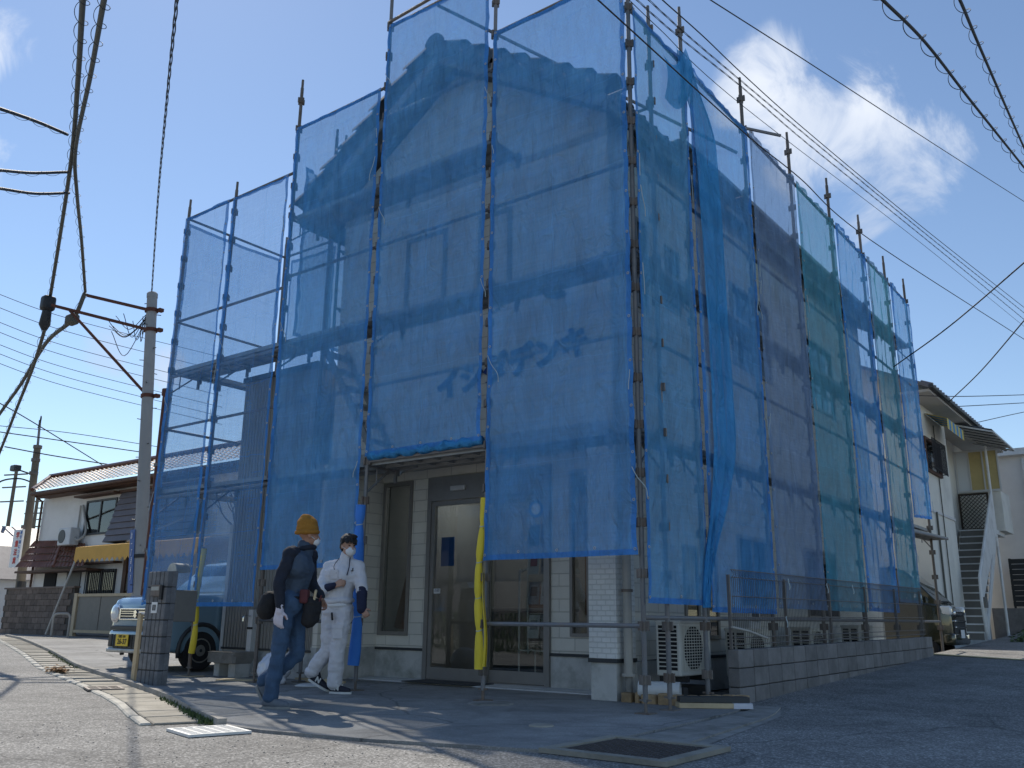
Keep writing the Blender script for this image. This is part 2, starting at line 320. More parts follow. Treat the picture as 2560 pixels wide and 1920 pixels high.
PM('tile_brown', (.155, .060, .035), .38, 0, .3, 6, .1, 40, coat=.15)
PM('tile_brown_matt', (.19, .072, .038), .55, 0, .3, 5, .1, 40)
PM('tile_grey', (.15, .14, .15), .5, 0, .2, 4, .15, 40)
PM('shingle_grey', (.17, .155, .165), .7, 0, .15, 5, .3, 60)
PM('awning_orange', (.66, .37, .075), .75, 0, .12, 3, .15, 20)
PM('wood_brown', (.10, .05, .03), .7, 0, .2, 5)
PM('gate_panel', (.20, .19, .17), .6, .2, .1, 5)
PM('gate_frame', (.50, .40, .26), .6, 0, .1, 5)
PM('brick_brown', (.165, .128, .105), .9, 0, .3, 7, .3, 60, rnd=0.25)
PM('mortar', (.075, .068, .06), .95)
PM('pipe_beige', (.42, .40, .36), .55, 0, .1, 6)
PM('block_grey', (.215, .205, .20), .92, 0, .22, 6, .4, 70, dirt=(.10,.10,.09), dscale=2.2, damt=.7, rnd=0.16)
PM('block_mortar', (.045, .045, .045), .95)
PM('pillar_block', (.16, .163, .17), .8, 0, .25, 7, .25, 60, dirt=(.36,.36,.36), dscale=5, damt=.45, rnd=0.14)
PM('fence_steel', (.20, .18, .165), .6, .3, .15, 9)
PM('stone_ochre', (.36, .25, .14), .9, 0, .35, 9, .5, 50, rnd=0.2)
PM('pvc_white', (.62, .63, .63), .5, 0, .06, 5, dirt=(.4,.4,.38), dscale=3, damt=.4)
PM('ac_case', (.56, .545, .49), .5, 0, .05, 5, dirt=(.40,.38,.33), dscale=3, damt=.5)
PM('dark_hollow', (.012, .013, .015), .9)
PM('iron_plate', (.115, .098, .09), .7, .35, .25, 30, .3, 120)
PM('white_steel', (.72, .72, .70), .5, .1, .06, 10)
PM('car_paint', (.21, .335, .42), .22, .15, .03, 3, coat=.9)
PM('car_dark', (.03, .032, .035), .5)
PM('chrome', (.72, .73, .75), .14, 1.0)
PM('tyre', (.018, .018, .019), .9, 0, .2, 20)
PM('rim_grey', (.30, .285, .25), .4, .6)
PM('plate_yellow', (.80, .55, .03), .5)
PM('print_black', (.012, .012, .014), .6)
PM('print_red', (.62, .04, .03), .6)
PM('print_blue', (.03, .16, .5), .6)
PM('print_green', (.03, .33, .22), .6)
PM('print_pink', (.55, .30, .33), .6)
PM('sign_white', (.80, .80, .79), .5, 0, .04, 3)
PM('sign_cream', (.70, .64, .40), .6, 0, .06, 3)
PM('address_blue', (.025, .10, .33), .45)
PM('lamp_clear', (.68, .72, .75), .08, 0.0, 0, 1, coat=.8)
PM('van_paint', (.036, .037, .020), .2, .25, .04, 3, coat=1.0)
PM('skin', (.47, .27, .19), .55, 0, .06, 12)
PM('skin_tan', (.40, .21, .14), .55, 0, .06, 12)
PM('beanie_wool', (.40, .185, .028), .95, 0, .18, 40, .7, 160)
PM('mask_white', (.74, .75, .77), .8, 0, .03, 9)
PM('hair', (.014, .011, .011), .5, 0, .3, 60, .5, 120)
PM('vest_navy', (.052, .080, .125), .8, 0, .2, 9, .25, 50)
PM('sleeve_navy', (.014, .019, .034), .85, 0, .2, 12, .3, 50)
PM('denim', (.045, .090, .165), .85, 0, .32, 7, .3, 60)
PM('glove_white', (.66, .62, .70), .9, 0, .06, 30, .4, 160)
PM('bag_black', (.013, .013, .015), .8, 0, .2, 20, .3, 60)
PM('belt_red', (.10, .025, .03), .8, 0, .2, 20)
PM('workwear', (.66, .655, .69), .85, 0, .08, 5, .3, 45, dirt=(.44,.43,.46), dscale=3, damt=.5)
PM('arm_cover', (.014, .018, .050), .8, 0, .2, 14)
PM('shoe_grey', (.15, .17, .20), .8, 0, .2, 14)
PM('shoe_navy', (.018, .020, .035), .7, 0, .2, 14)
PM('sole_white', (.66, .66, .64), .7)
PM('sole_grey', (.26, .26, .25), .8)
PM('bag_plastic', (.62, .64, .72), .35, 0, .1, 5, .3, 12)
PM('leaf_green', (.07, .11, .035), .8, 0, .4, 8)
PM('leaf_dry', (.26, .15, .07), .9, 0, .4, 8)
PM('barge_paint', (.24, .23, .22), .8, 0, .1, 3)
PM('sky_glass', (.70, .76, .80), .06, .85)
PM('bark', (.10, .075, .055), .9, 0, .3, 9)
PM('lattice_brown', (.045, .032, .022), .8, 0, .2, 7)
PM('glass_amber', (.55, .44, .20), .25, 0, .15, 3)
PM('awning_blue', (.06, .25, .50), .7)
PM('awning_yellow', (.62, .50, .13), .7)
PM('building_dark', (.05, .055, .065), .7, 0, .1, 3)
PM('far_wall', (.66, .65, .64), .9, 0, .08, 2)
PM('stair_white', (.78, .78, .76), .6, .1, .08, 6, dirt=(.35,.33,.30), dscale=3, damt=.6)
PM('paper', (.66, .64, .62), .7, 0, .15, 14)
PM('paper_red', (.34, .10, .12), .7, 0, .4, 14)
PM('paper_grey', (.28, .29, .31), .7, 0, .5, 16)
PM('board_tan', (.55, .44, .28), .85, 0, .15, 8)
emit_mat('tube_light', (.95, .98, 1.0), 4.5)

# ------------------------------------------------------------------ mesh helpers
class MB:
    """Collects shapes and links them as ONE mesh object."""
    def __init__(s): s.v = []; s.f = []; s.uv = {}
    def add(s, vs, fs):
        o = len(s.v); s.v += [Vector(p) for p in vs]; s.f += [tuple(i + o for i in f) for f in fs]; return o
    def box(s, c, d, rot=None, taper=1.0):
        hx, hy, hz = d[0]/2, d[1]/2, d[2]/2
        pts = [(-hx,-hy,-hz),(hx,-hy,-hz),(hx,hy,-hz),(-hx,hy,-hz),(-hx*taper,-hy*taper,hz),(hx*taper,-hy*taper,hz),(hx*taper,hy*taper,hz),(-hx*taper,hy*taper,hz)]
        M = Matrix.Identity(3) if rot is None else (rot if isinstance(rot, Matrix) else Euler(rot).to_matrix())
        s.add([M @ Vector(p) + Vector(c) for p in pts], [(0,3,2,1),(4,5,6,7),(0,1,5,4),(1,2,6,5),(2,3,7,6),(3,0,4,7)]); return s
    def b2(s, p, q):
        return s.box([(a+b)/2 for a, b in zip(p, q)], [abs(b-a) for a, b in zip(p, q)])
    def bbox(s, p, q, r=.01, seg=2):
        """box from corner to corner with rounded edges"""
        bm = bmesh.new(); bmesh.ops.create_cube(bm, size=1.0)
        c = Vector([(a+b)/2 for a, b in zip(p, q)]); d = [abs(b-a) for a, b in zip(p, q)]
        for v in bm.verts: v.co = Vector((v.co.x*d[0], v.co.y*d[1], v.co.z*d[2]))
        bmesh.ops.bevel(bm, geom=bm.edges[:], offset=min(r, min(d)*.45), segments=seg, affect='EDGES', profile=.5)
        bm.verts.index_update()
        s.add([v.co + c for v in bm.verts], [[v.index for v in f.verts] for f in bm.faces]); bm.free(); return s
    def beam(s, p, q, w, h, up=(0,0,1)):
        p, q = Vector(p), Vector(q); d = (q-p); L = d.length; d.normalize(); u = Vector(up)
        x = d.cross(u)
        if x.length < 1e-4: x = d.cross(Vector((1,0,0)))
        x.normalize(); z = x.cross(d); M = Matrix((x, d, z)).transposed()
        return s.box((p+q)/2, (w, L, h), M)
    def tube(s, pts, r, n=8, caps=True, closed=False):
        pts = [Vector(p) for p in pts]; N = len(pts); rs = r if isinstance(r, (list, tuple)) else [r]*N
        base = len(s.v); prev = None
        for i, p in enumerate(pts):
            a = pts[(i-1) % N] if (i > 0 or closed) else pts[0]; b = pts[(i+1) % N] if (i < N-1 or closed) else pts[-1]
            t = (b-a)
            if t.length < 1e-9: t = Vector((0,0,1))
            t.normalize()
            if prev is None:
                x = t.cross(Vector((0,0,1)))
                if x.length < 1e-3: x = t.cross(Vector((1,0,0)))
            else:
                x = prev - t*prev.dot(t)
                if x.length < 1e-6: x = t.cross(Vector((1,0,0)))
            x.normalize(); y = t.cross(x); prev = x
            for k in range(n):
                a_ = 2*pi*k/n; s.v.append(p + (x*cos(a_) + y*sin(a_))*rs[i])
        R = N if closed else N-1
        for i in range(R):
            for k in range(n):
                a0 = base+i*n+k; a1 = base+i*n+(k+1) % n; b0 = base+((i+1) % N)*n+k; b1 = base+((i+1) % N)*n+(k+1) % n
                s.f.append((a0, a1, b1, b0))
        if caps and not closed:
            s.f.append(tuple(base+k for k in range(n))[::-1]); s.f.append(tuple(base+(N-1)*n+k for k in range(n)))
        return s
    def cap(s, p, q, r0, r1, n=10, sq=(1,1,1)):
        """tapered capsule"""
        p, q = Vector(p), Vector(q); d = (q-p).normalized() if (q-p).length > 1e-6 else Vector((0,0,1))
        P = []; R = []
        for a in (-80,-50,-20): P.append(p + d*r0*sin(radians(a))); R.append(r0*cos(radians(a)))
        P += [p, q]; R += [r0, r1]
        for a in (20,50,80): P.append(q + d*r1*sin(radians(a))); R.append(r1*cos(radians(a)))
        return s.tube(P, R, n)
    def ell(s, c, r, rot=None, nu=14, nv=9):
        M = Matrix.Identity(3) if rot is None else Euler(rot).to_matrix(); c = Vector(c); vs = []; fs = []
        for j in range(nv+1):
            th = pi*j/nv
            for i in range(nu):
                ph = 2*pi*i/nu; vs.append(M @ Vector((r[0]*sin(th)*cos(ph), r[1]*sin(th)*sin(ph), r[2]*cos(th))) + c)
        for j in range(nv):
            for i in range(nu):
                a = j*nu+i; b = j*nu+(i+1) % nu; fs.append((a, a+nu, b+nu, b))
        s.add(vs, fs); return s
    def lathe(s, c, prof, n=20, axis='z'):
        c = Vector(c); base = len(s.v)
        for r, h in prof:
            for k in range(n):
                a = 2*pi*k/n
                p = (r*cos(a), r*sin(a), h) if axis == 'z' else ((h, r*cos(a), r*sin(a)) if axis == 'x' else (r*cos(a), h, r*sin(a)))
                s.v.append(Vector(p)+c)
        for i in range(len(prof)-1):
            for k in range(n):
                s.f.append((base+i*n+k, base+i*n+(k+1) % n, base+(i+1)*n+(k+1) % n, base+(i+1)*n+k))
        s.f.append(tuple(base+k for k in range(n))[::-1]); s.f.append(tuple(base+(len(prof)-1)*n+k for k in range(n))); return s
    def prism(s, poly, p0, ex, ey, depth):
        """polygon in the plane (ex, ey) at p0, extruded along depth"""
        p0, ex, ey, depth = Vector(p0), Vector(ex), Vector(ey), Vector(depth); n = len(poly)
        a = [p0+ex*x+ey*y for x, y in poly]; b = [q+depth for q in a]
        s.add(a+b, [tuple(range(n))[::-1], tuple(range(n, 2*n))] + [(i, (i+1) % n, (i+1) % n+n, i+n) for i in range(n)]); return s
    def quad(s, a, b, c, d): s.add([a, b, c, d], [(0,1,2,3)]); return s
    def grid(s, fn, nu, nv, uv=None):
        o = len(s.v)
        for j in range(nv+1):
            for i in range(nu+1): s.v.append(Vector(fn(i/nu, j/nv)))
        for j in range(nv):
            for i in range(nu):
                a = o+j*(nu+1)+i; s.f.append((a, a+1, a+nu+2, a+nu+1))
        return s
    def build(s, name, mat, parent=None, world=True, smooth=False, origin=None, auto=None):
        me = bpy.data.meshes.new(name)
        off = Vector((0,0,0))
        if parent is not None and world:
            p = parent
            while p is not None: off += p.location; p = p.parent
        loc = Vector((0,0,0))
        if parent is None:
            if origin is None:
                xs = [p.x for p in s.v]; ys = [p.y for p in s.v]; zs = [p.z for p in s.v]
                origin = ((min(xs)+max(xs))/2, (min(ys)+max(ys))/2, min(zs))
            loc = Vector(origin); off = loc
        me.from_pydata([tuple(p-off) for p in s.v], [], s.f)
        me.materials.append(MATS[mat])
        if smooth: me.polygons.foreach_set('use_smooth', [True]*len(me.polygons))
        bm = bmesh.new(); bm.from_mesh(me); bmesh.ops.recalc_face_normals(bm, faces=bm.faces[:]); bm.to_mesh(me); bm.free()
        if auto: me.set_sharp_from_angle(angle=radians(auto))
        me.update()
        o = bpy.data.objects.new(name, me); COL.objects.link(o); o.location = loc
        if parent is not None: o.parent = parent
        return o

def tag(o, label=None, cat=None, group=None, kind=None):
    if label: o['label'] = label
    if cat: o['category'] = cat
    if group: o['group'] = group
    if kind: o['kind'] = kind
    return o
def thing(name, label, cat, loc=(0,0,0), rotz=0.0, group=None):
    o = bpy.data.objects.new(name, None); COL.objects.link(o); o.location = loc; o.rotation_euler = (0,0,rotz); o.empty_display_size = .1
    return tag(o, label, cat, group)
def link_copy(o, parent=None, loc=None, rot=None):
    c = o.copy(); COL.objects.link(c); c.parent = parent
    if loc is not None: c.location = loc
    if rot is not None: c.rotation_euler = rot
    return c
def copy_tree(o, loc=None, rotz=None, parent=None):
    c = link_copy(o, parent, loc)
    if rotz is not None: c.rotation_euler = (0,0,rotz)
    for ch in list(o.children): copy_tree(ch, None, None, c)
    return c
def text_mesh(body, size, depth=.004, font_w=0.0, align='CENTER'):
    cu = bpy.data.curves.new('lettering', 'FONT'); cu.body = body; cu.size = size; cu.extrude = depth; cu.offset = font_w; cu.align_x = align; cu.align_y = 'CENTER'; cu.resolution_u = 3
    o = bpy.data.objects.new('lettering_tmp', cu); COL.objects.link(o)
    dg = bpy.context.evaluated_depsgraph_get(); me = bpy.data.meshes.new_from_object(o.evaluated_get(dg))
    bpy.data.objects.remove(o); bpy.data.curves.remove(cu)
    return me
def text_obj(name, body, size, mat, parent, loc, ex, ey, depth=.003, font_w=0.0, world=True, scale=(1,1)):
    """lettering standing at loc, reading along ex with its top towards ey"""
    me = text_mesh(body, size, depth, font_w); ex = Vector(ex).normalized(); ey = Vector(ey).normalized(); ez = ex.cross(ey)
    M = Matrix((ex*scale[0], ey*scale[1], ez)).transposed().to_4x4(); me.transform(M)
    me.materials.clear(); me.materials.append(MATS[mat])
    o = bpy.data.objects.new(name, me); COL.objects.link(o); off = Vector((0,0,0))
    if parent is not None and world:
        p = parent
        while p is not None: off += p.location; p = p.parent
    o.location = Vector(loc)-off; o.parent = parent
    return o
def catmull(pts, sub=8):
    P = [Vector(p) for p in pts]; P = [P[0]*2-P[1]] + P + [P[-1]*2-P[-2]]; out = []
    for i in range(1, len(P)-2):
        for k in range(sub):
            t = k/sub; a, b, c, d = P[i-1:i+3]
            out.append(.5*((2*b) + (c-a)*t + (2*a-5*b+4*c-d)*t*t + (3*b-a-3*c+d)*t*t*t))
    out.append(P[-2]); return out
def fbm(x, y, z=0.0): return noise.fractal(Vector((x, y, z)), .8, 2.1, 4)

# ------------------------------------------------------------------ ground
def sm(a, b, x):
    t = max(0, min(1, (x-a)/(b-a))); return t*t*(3-2*t)
def zg(x, y):
    return .02*max(0, min(12, -6.5-x)) + .036*max(0, min(25, y-1.5))*sm(-1.0, .1, x)
XS = [-600,-300,-150,-90,-60,-40,-30,-24,-18.5,-15,-12,-9,-6.5,-4,-2,-1,-.8,-.6,-.4,-.2,.1,1,2,3,4,6,9,13,20,40,80,160,300,600]
YS = [-600,-300,-120,-60,-30,-18,-12,-9,-7,-5,-3,-1,0,1,1.5,2,3,4,6,8,10,13,16,20,26.5,40,70,120,250,600]
g = MB(); nx = len(XS)
for y in YS:
    for x in XS: g.v.append(Vector((x, y, zg(x, y))))
for j in range(len(YS)-1):
    for i in range(nx-1): g.f.append((j*nx+i, j*nx+i+1, (j+1)*nx+i+1, (j+1)*nx+i))
road = tag(g.build('road', 'road_asphalt', origin=(0,0,0), smooth=True), kind='structure')

KERB = [(-1.98,-3.06),(-3.06,-2.6),(-3.96,-2.18),(-4.9,-1.80),(-6.5,-1.22),(-9.5,-.30),(-13,1.05),(-16.2,2.2),(-22,4.2)]
def kpt(s_):  # point and direction along the left kerb by length
    d = 0
    for a, b in zip(KERB, KERB[1:]):
        L = sqrt((b[0]-a[0])**2+(b[1]-a[1])**2)
        if d+L >= s_: t = (s_-d)/L; return Vector((a[0]+(b[0]-a[0])*t, a[1]+(b[1]-a[1])*t, 0)), Vector(((b[0]-a[0])/L, (b[1]-a[1])/L, 0))
        d += L
    return Vector((*KERB[-1], 0)), Vector((-.9,.4,0))
ap = MB()
A = [(-1.98,-3.05),(-1.5,-3.06),(-.6,-2.9),(.3,-2.62),(.70,-2.48),(.70,-1.62),(.62,-.4),(.49,.85),(.30,1.62),(-.9,1.62),(-.9,2.4),(-5.6,2.4),(-6.5,2.4),(-6.5,-1.21),(-4.9,-1.79),(-3.96,-2.17),(-3.06,-2.59)]
ap.add([(x, y, .022) for x, y in A], [tuple(range(len(A)))])
ap.add([(x, y, zg(x, y)+.022) for x, y in A][:1], [])
o = len(ap.v); A2 = [(-6.5,2.4),(-6.5,6.5),(-18.5,6.5),(-18.5,3.0),(-16.2,2.21),(-13,1.06),(-9.5,-.29),(-6.5,-1.21)]
ap.add([(x, y, .022+.02*max(0, -6.5-x)) for x, y in A2], [tuple(range(len(A2)))])
n0 = len(A)
skirt = [A[i] for i in range(0, 9)]
for a, b in zip(skirt, skirt[1:]): ap.add([(a[0],a[1],.022),(b[0],b[1],.022),(b[0],b[1],-.02),(a[0],a[1],-.02)], [(0,1,2,3)])
tag(ap.build('parking_apron', 'lot_asphalt', origin=(0,0,0)), kind='structure')
# sunlit strip across the lane beyond the wall, its sunlight painted in ochre
st = MB()
st.quad((.05,10.25,zg(.05,10.3)+.012),(1.5,9.55,zg(1.5,9.5)+.012),(1.55,9.72,zg(1.5,9.7)+.012),(.05,10.55,zg(.05,10.5)+.012))
st.quad((1.5,9.55,zg(1.5,9.5)+.012),(5.5,8.6,zg(5,8.6)+.012),(5.6,8.85,zg(5,8.9)+.012),(1.55,9.72,zg(1.5,9.7)+.012))
tag(st.build('sunlit_strip', 'sunlit_ochre', origin=(.05,10.2,zg(.05,10.2))), kind='structure')

# gutter with cover slabs along the left road
gut = MB()
segs = 44
for i in range(segs):
    p, d = kpt(.35+i*.5); q, e = kpt(.35+(i+1)*.5); n_ = Vector((d.y, -d.x, 0)); m_ = Vector((e.y, -e.x, 0))
    if n_.y > 0: n_ = -n_; m_ = -m_
    gut.quad(*[Vector((w.x, w.y, zg(w.x, w.y)+.003)) for w in (p+n_*.02, q+m_*.02, q+m_*.53, p+n_*.53)])
gutter = tag(gut.build('gutter_channel', 'block_mortar', origin=(0,0,0)), kind='structure')
ln_ = MB()
sl = MB(); sl.bbox((-.238,0,0),(.238,.40,.03),.008,1); SLAB = None
for i in range(segs):
    p, d = kpt(.6+i*.5); n_ = Vector((d.y, -d.x, 0))
    if n_.y > 0: n_ = -n_
    c = p + n_*.04
    if SLAB is None:
        SLAB = sl.build('cover_slab', 'slab_concrete', gutter, world=False); ob = SLAB
    else: ob = link_copy(SLAB, gutter)
    ob.location = (c.x, c.y, zg(c.x, c.y)-.012+random.uniform(-.002,.004)); ob.rotation_euler = (random.uniform(-.006,.006), 0, atan2(n_.y, n_.x)-pi/2)
ks = MB(); ks.bbox((-.295,0,0),(.295,.09,.035),.012,1); KS = None
for i in range(36):
    p, d = kpt(.65+i*.6); n_ = Vector((d.y, -d.x, 0))
    if n_.y > 0: n_ = -n_
    c = p + n_*.455
    if KS is None: KS = ks.build('edge_stone', 'line_paint', gutter, world=False); ob = KS
    else: ob = link_copy(KS, gutter)
    ob.location = (c.x, c.y, zg(c.x, c.y)-.014); ob.rotation_euler = (0, 0, atan2(n_.y, n_.x)-pi/2)
kb = tag(MB().b2((-30,-30,-1.2),(-29.9,-29.9,-1.1)).build('kerb', 'kerb_concrete', origin=(-2,-3,0)), kind='structure')
bpy.data.objects.remove(kb)
kerb = MB()
for i in range(40):
    p, d = kpt(.02+i*.55); q, e = kpt(.02+(i+1)*.55)
    kerb.beam(p+Vector((0,0,zg(p.x,p.y)+.03)), q+Vector((0,0,zg(q.x,q.y)+.03)), .07, .07)
tag(kerb.build('kerb', 'kerb_concrete', origin=(0,0,0)), kind='structure')
# right gutter strip: slabs between lot edge and lane
gr = MB()
RL = [(.70,-1.60,1.30),(.62,-.4,1.12),(.49,.85,.92),(.30,1.62,.62)]
for a, b in zip(RL, RL[1:]): gr.quad((a[0]-.02,a[1],zg(a[0],a[1])+.003),(a[2],a[1],zg(a[2],a[1])+.003),(b[2],b[1],zg(b[2],b[1])+.003),(b[0]-.02,b[1],zg(b[0],b[1])+.003))
gright = tag(gr.build('lane_gutter', 'kerb_concrete', origin=(0,0,0)), kind='structure')
for i in range(6):
    y0 = -1.58+i*.53; y1 = y0+.515
    if y1 > 1.62: y1 = 1.6
    def xl(y): return .70-.075*(y+1.6) if y < .85 else .50-.25*(y-.85)
    def xr(y): return xl(y)+.48-.05*(y+1.6)
    m_ = MB(); vs = [(xl(y0)+.07,y0),(xr(y0),y0),(xr(y1),y1),(xl(y1)+.07,y1)]
    m_.add([(x, y, zg(x,y)-.01) for x, y in vs]+[(x, y, zg(x,y)+.016) for x, y in vs], [(4,5,6,7),(0,1,5,4),(1,2,6,5),(2,3,7,6),(3,0,4,7)])
    m_.build('cover_slab', 'slab_concrete' if False else 'kerb_concrete', gright)
# pale edge line between the apron and the lane gutter handled by the step of the apron

# drain grates and lids
def grate(name, label, cx, cy, w, d, rot, n, mslots, mat, z):
    t = thing(name, label, 'drain cover', (cx, cy, z), rot)
    MB().b2((-w/2,-d/2,0),(w/2,d/2,.004)).build('pit', 'dark_hollow', t, world=False)
    f = MB(); fr = .03
    f.b2((-w/2,-d/2,0),(w/2,-d/2+fr,.022)).b2((-w/2,d/2-fr,0),(w/2,d/2,.022)).b2((-w/2,-d/2+fr,0),(-w/2+fr,d/2-fr,.022)).b2((w/2-fr,-d/2+fr,0),(w/2,d/2-fr,.022))
    f.build('frame', mat, t, world=False)
    bar = None
    for i in range(n+1):
        x = -w/2+fr+(w-2*fr)*i/n
        if 0 < i < n:
            b = MB().b2((-.0075,-d/2+fr,.009),(.0075,d/2-fr,.021))
            if bar is None: bar = b.build('bar', mat, t, world=False); bar.location.x = x
            else: link_copy(bar, t, (x,0,0))
    cb = None
    for j in range(1, mslots):
        y = -d/2+fr+(d-2*fr)*j/mslots
        b = MB().b2((-w/2+fr,-.010,.009),(w/2-fr,.010,.0205))
        if cb is None: cb = b.build('crossbar', mat, t, world=False); cb.location.y = y
        else: link_copy(cb, t, (0,y,0))
    return t
grate('steel_grate', 'white steel drain grate with slotted openings at the end of the gutter', -1.79, -3.31, .47, .46, radians(-14), 11, 5, 'white_steel', .001)
grate('steel_grate', 'dark steel slotted grate set in the gutter near the grey block pillar', -6.0, -1.80, .46, .38, radians(158), 9, 3, 'bare_steel', .008)
t = thing('checker_plate', 'square rusty checker plate drain cover in a concrete frame', 'drain cover', (1.075, -2.07, .004))
cf = MB(); w = .37; W = .455
cf.b2((-W,-W,0),(W,-w,.030)).b2((-W,w,0),(W,W,.030)).b2((-W,-w,0),(-w,w,.030)).b2((w,-w,0),(W,w,.030)); cf.build('concrete_frame', 'slab_concrete', t, world=False)
MB().b2((-w+.004,-w+.004,0),(w-.004,w-.004,.018)).build('plate', 'iron_plate', t, world=False)
stud = MB(); k = 0
for i in range(17):
    for j in range(17):
        stud.box((-.33+i*.0412,-.33+j*.0412,.020),(.032,.010,.006),(0,0,pi/4 if (i+j) % 2 else -pi/4))
tag(stud.build('raised_pattern', 'iron_plate', t, world=False), kind='stuff')
def lid(label, x, y, r, mat, z=.022):
    t = thing('manhole_lid', label, 'manhole', (x, y, z))
    MB().lathe((0,0,0), [(r,0),(r,.006),(r*.93,.010)], 28).build('rim', mat, t, world=False)
    MB().lathe((0,0,.0), [(r*.90,0),(r*.90,.012),(r*.5,.014)], 28).build('cover', mat, t, world=False)
lid('round grey manhole lid on the apron by the yellow padded post', -1.62, -.21, .23, 'kerb_concrete')
lid('small round pale valve lid on the apron in front of the corner pole', -.13, -1.44, .10, 'slab_concrete')

# ------------------------------------------------------------------ main building
Z0 = .786
def LV(k): return Z0 + .475*k
BX0, BX1, BY0, BY1 = -5.52, -.86, .93, 11.0
EZ, AZ, AX = 6.85, 8.58, -3.34
DW = 1.9       # entrance wall plane
bld = thing('main_building', 'two-storey pale boarded shop with dark tiled gable roof inside the blue scaffolding', 'building', (AX, BY0, 0))
# upper storey
wall = MB(); wall.b2((BX0,BY0,2.93),(BX1,BY1,6.75)); wu = wall.build('upper_wall', 'wall_board', bld)
gb = MB(); gb.prism([(BX0,6.75),(BX1,6.75),(BX1,6.98),(AX,8.42),(BX0,6.98)], (0,BY0+.003,0), (1,0,0), (0,0,1), (0,BY1-BY0-.006,0)); gb.build('gable_wall', 'wall_board', bld)
MB().b2((BX0-.015,BY0-.02,2.90),(BX1+.015,BY0+.10,3.02)).build('belt_trim', 'soffit', bld); MB().b2((BX0-.01,BY0-.015,6.60),(BX1+.01,BY0+.02,6.70)).build('belt_trim', 'soffit', bld)
# porch soffit
MB().b2((-5.40,BY0+.02,2.915),(-.9,DW+.1,2.928)).build('porch_soffit', 'soffit', bld)
# side and rear walls of the ground storey
gw = MB(); gw.b2((BX1-.12,DW,.42),(BX1,BY1,2.93)); gw.b2((BX0,DW+.1,.42),(BX0+.12,BY1,2.93)); gw.b2((BX0,BY1-.12,0),(BX1,BY1,2.93))
gw.build('ground_wall', 'wall_board', bld)
fb = MB(); fb.b2((BX1-.13,DW,.022),(BX1+.03,BY1,.40)); fb.build('foundation', 'base_render', bld)
MB().b2((BX1-.14,DW,.40),(BX1+.045,BY1,.435)).build('drip_rail', 'dark_trim', bld)
# corner pillar
MB().b2((-1.19,BY0,.44),(-.845,BY0+.40,2.91)).build('pillar', 'pillar_tile', bld)
MB().b2((-1.20,BY0-.01,.40),(-.835,BY0+.41,.443)).build('pillar_band', 'dark_trim', bld)
MB().b2((-1.175,BY0+.01,.0),(-.86,BY0+.39,.405)).build('pillar_base', 'base_render', bld)
# side panel between pillar and the ground wall
MB().b2((-.96,BY0+.40,.42),(-.862,DW,2.91)).build('pillar_return', 'wall_board', bld); MB().b2((-.965,BY0+.39,.022),(-.83,DW,.405)).build('return_base', 'base_render', bld)
# entrance wall
ew = MB()
ew.b2((-5.42,DW,.44),(-5.39,DW+.1,2.92)); ew.b2((-5.39,DW,2.78),(-.90,DW+.1,2.92))
ew.b2((-5.39,DW,.44),(-4.80,DW+.1,.60)); ew.b2((-4.80,DW,.44),(-4.47,DW+.1,2.78)); ew.b2((-2.36,DW,.44),(-2.07,DW+.1,2.78))
ew.b2((-2.07,DW,.44),(-1.78,DW+.1,.64)); ew.b2((-1.78,DW,.44),(-.90,DW+.1,2.78)); ew.b2((-2.07,DW,2.68),(-1.78,DW+.1,2.78))
ew.build('entrance_wall', 'wall_board', bld)
for x0, x1 in ((-5.42,-4.47),(-2.36,-.90)): MB().b2((x0,DW-.01,.03),(x1,DW+.1,.405)).build('entrance_base', 'base_render', bld)
for x0, x1 in ((-5.42,-4.47),(-2.36,-1.2)): MB().b2((x0,DW-.03,.405),(x1,DW+.09,.44)).build('base_flashing', 'dark_trim', bld)
# porch side wall on the left
MB().b2((-5.52,.80,.44),(-5.42,DW+.1,2.92)).build('porch_side_wall', 'wall_board', bld); MB().b2((-5.53,.79,.022),(-5.415,DW+.1,.44)).build('porch_side_base', 'base_render', bld)
# tall window left of the door
def frame4(m, x0, x1, z0, z1, y, fw=.05, dep=.07):
    m.b2((x0,y,z0),(x0+fw,y+dep,z1)); m.b2((x1-fw,y,z0),(x1,y+dep,z1)); m.b2((x0+fw,y,z0),(x1-fw,y+dep,z0+fw)); m.b2((x0+fw,y,z1-fw),(x1-fw,y+dep,z1)); return m
def window_y(parent, x0, x1, z0, z1, y, fmat='window_frame', gmat='dark_glass', fw=.05, mull=0, proud=.025):
    w_ = frame4(MB(), x0, x1, z0, z1, y-proud, fw).build('window', fmat, parent)
    MB().b2((x0+fw,y+.012,z0+fw),(x1-fw,y+.018,z1-fw)).build('pane', gmat, w_)
    for i in range(mull):
        x = x0+(x1-x0)*(i+1)/(mull+1); MB().b2((x-.02,y-.012,z0+fw),(x+.02,y+.03,z1-fw)).build('mullion', fmat, w_)
    return w_
def window_x(parent, y0, y1, z0, z1, x, fmat='window_frame', gmat='dark_glass', fw=.05, mull=0, proud=.025):
    m = MB(); X0, X1 = x-.045, x+proud
    m.b2((X0,y0,z0),(X1,y0+fw,z1)).b2((X0,y1-fw,z0),(X1,y1,z1)).b2((X0,y0+fw,z0),(X1,y1-fw,z0+fw)).b2((X0,y0+fw,z1-fw),(X1,y1-fw,z1))
    w_ = m.build('window', fmat, parent)
    MB().b2((x+.004,y0+fw,z0+fw),(x+.010,y1-fw,z1-fw)).build('pane', gmat, w_)
    for i in range(mull):
        y = y0+(y1-y0)*(i+1)/(mull+1); MB().b2((x+.003,y-.02,z0+fw),(x+proud-.003,y+.02,z1-fw)).build('mullion', fmat, w_)
    return w_
window_y(bld, -5.39, -4.80, .60, 2.78, DW, 'window_frame', 'shop_glass', .055)
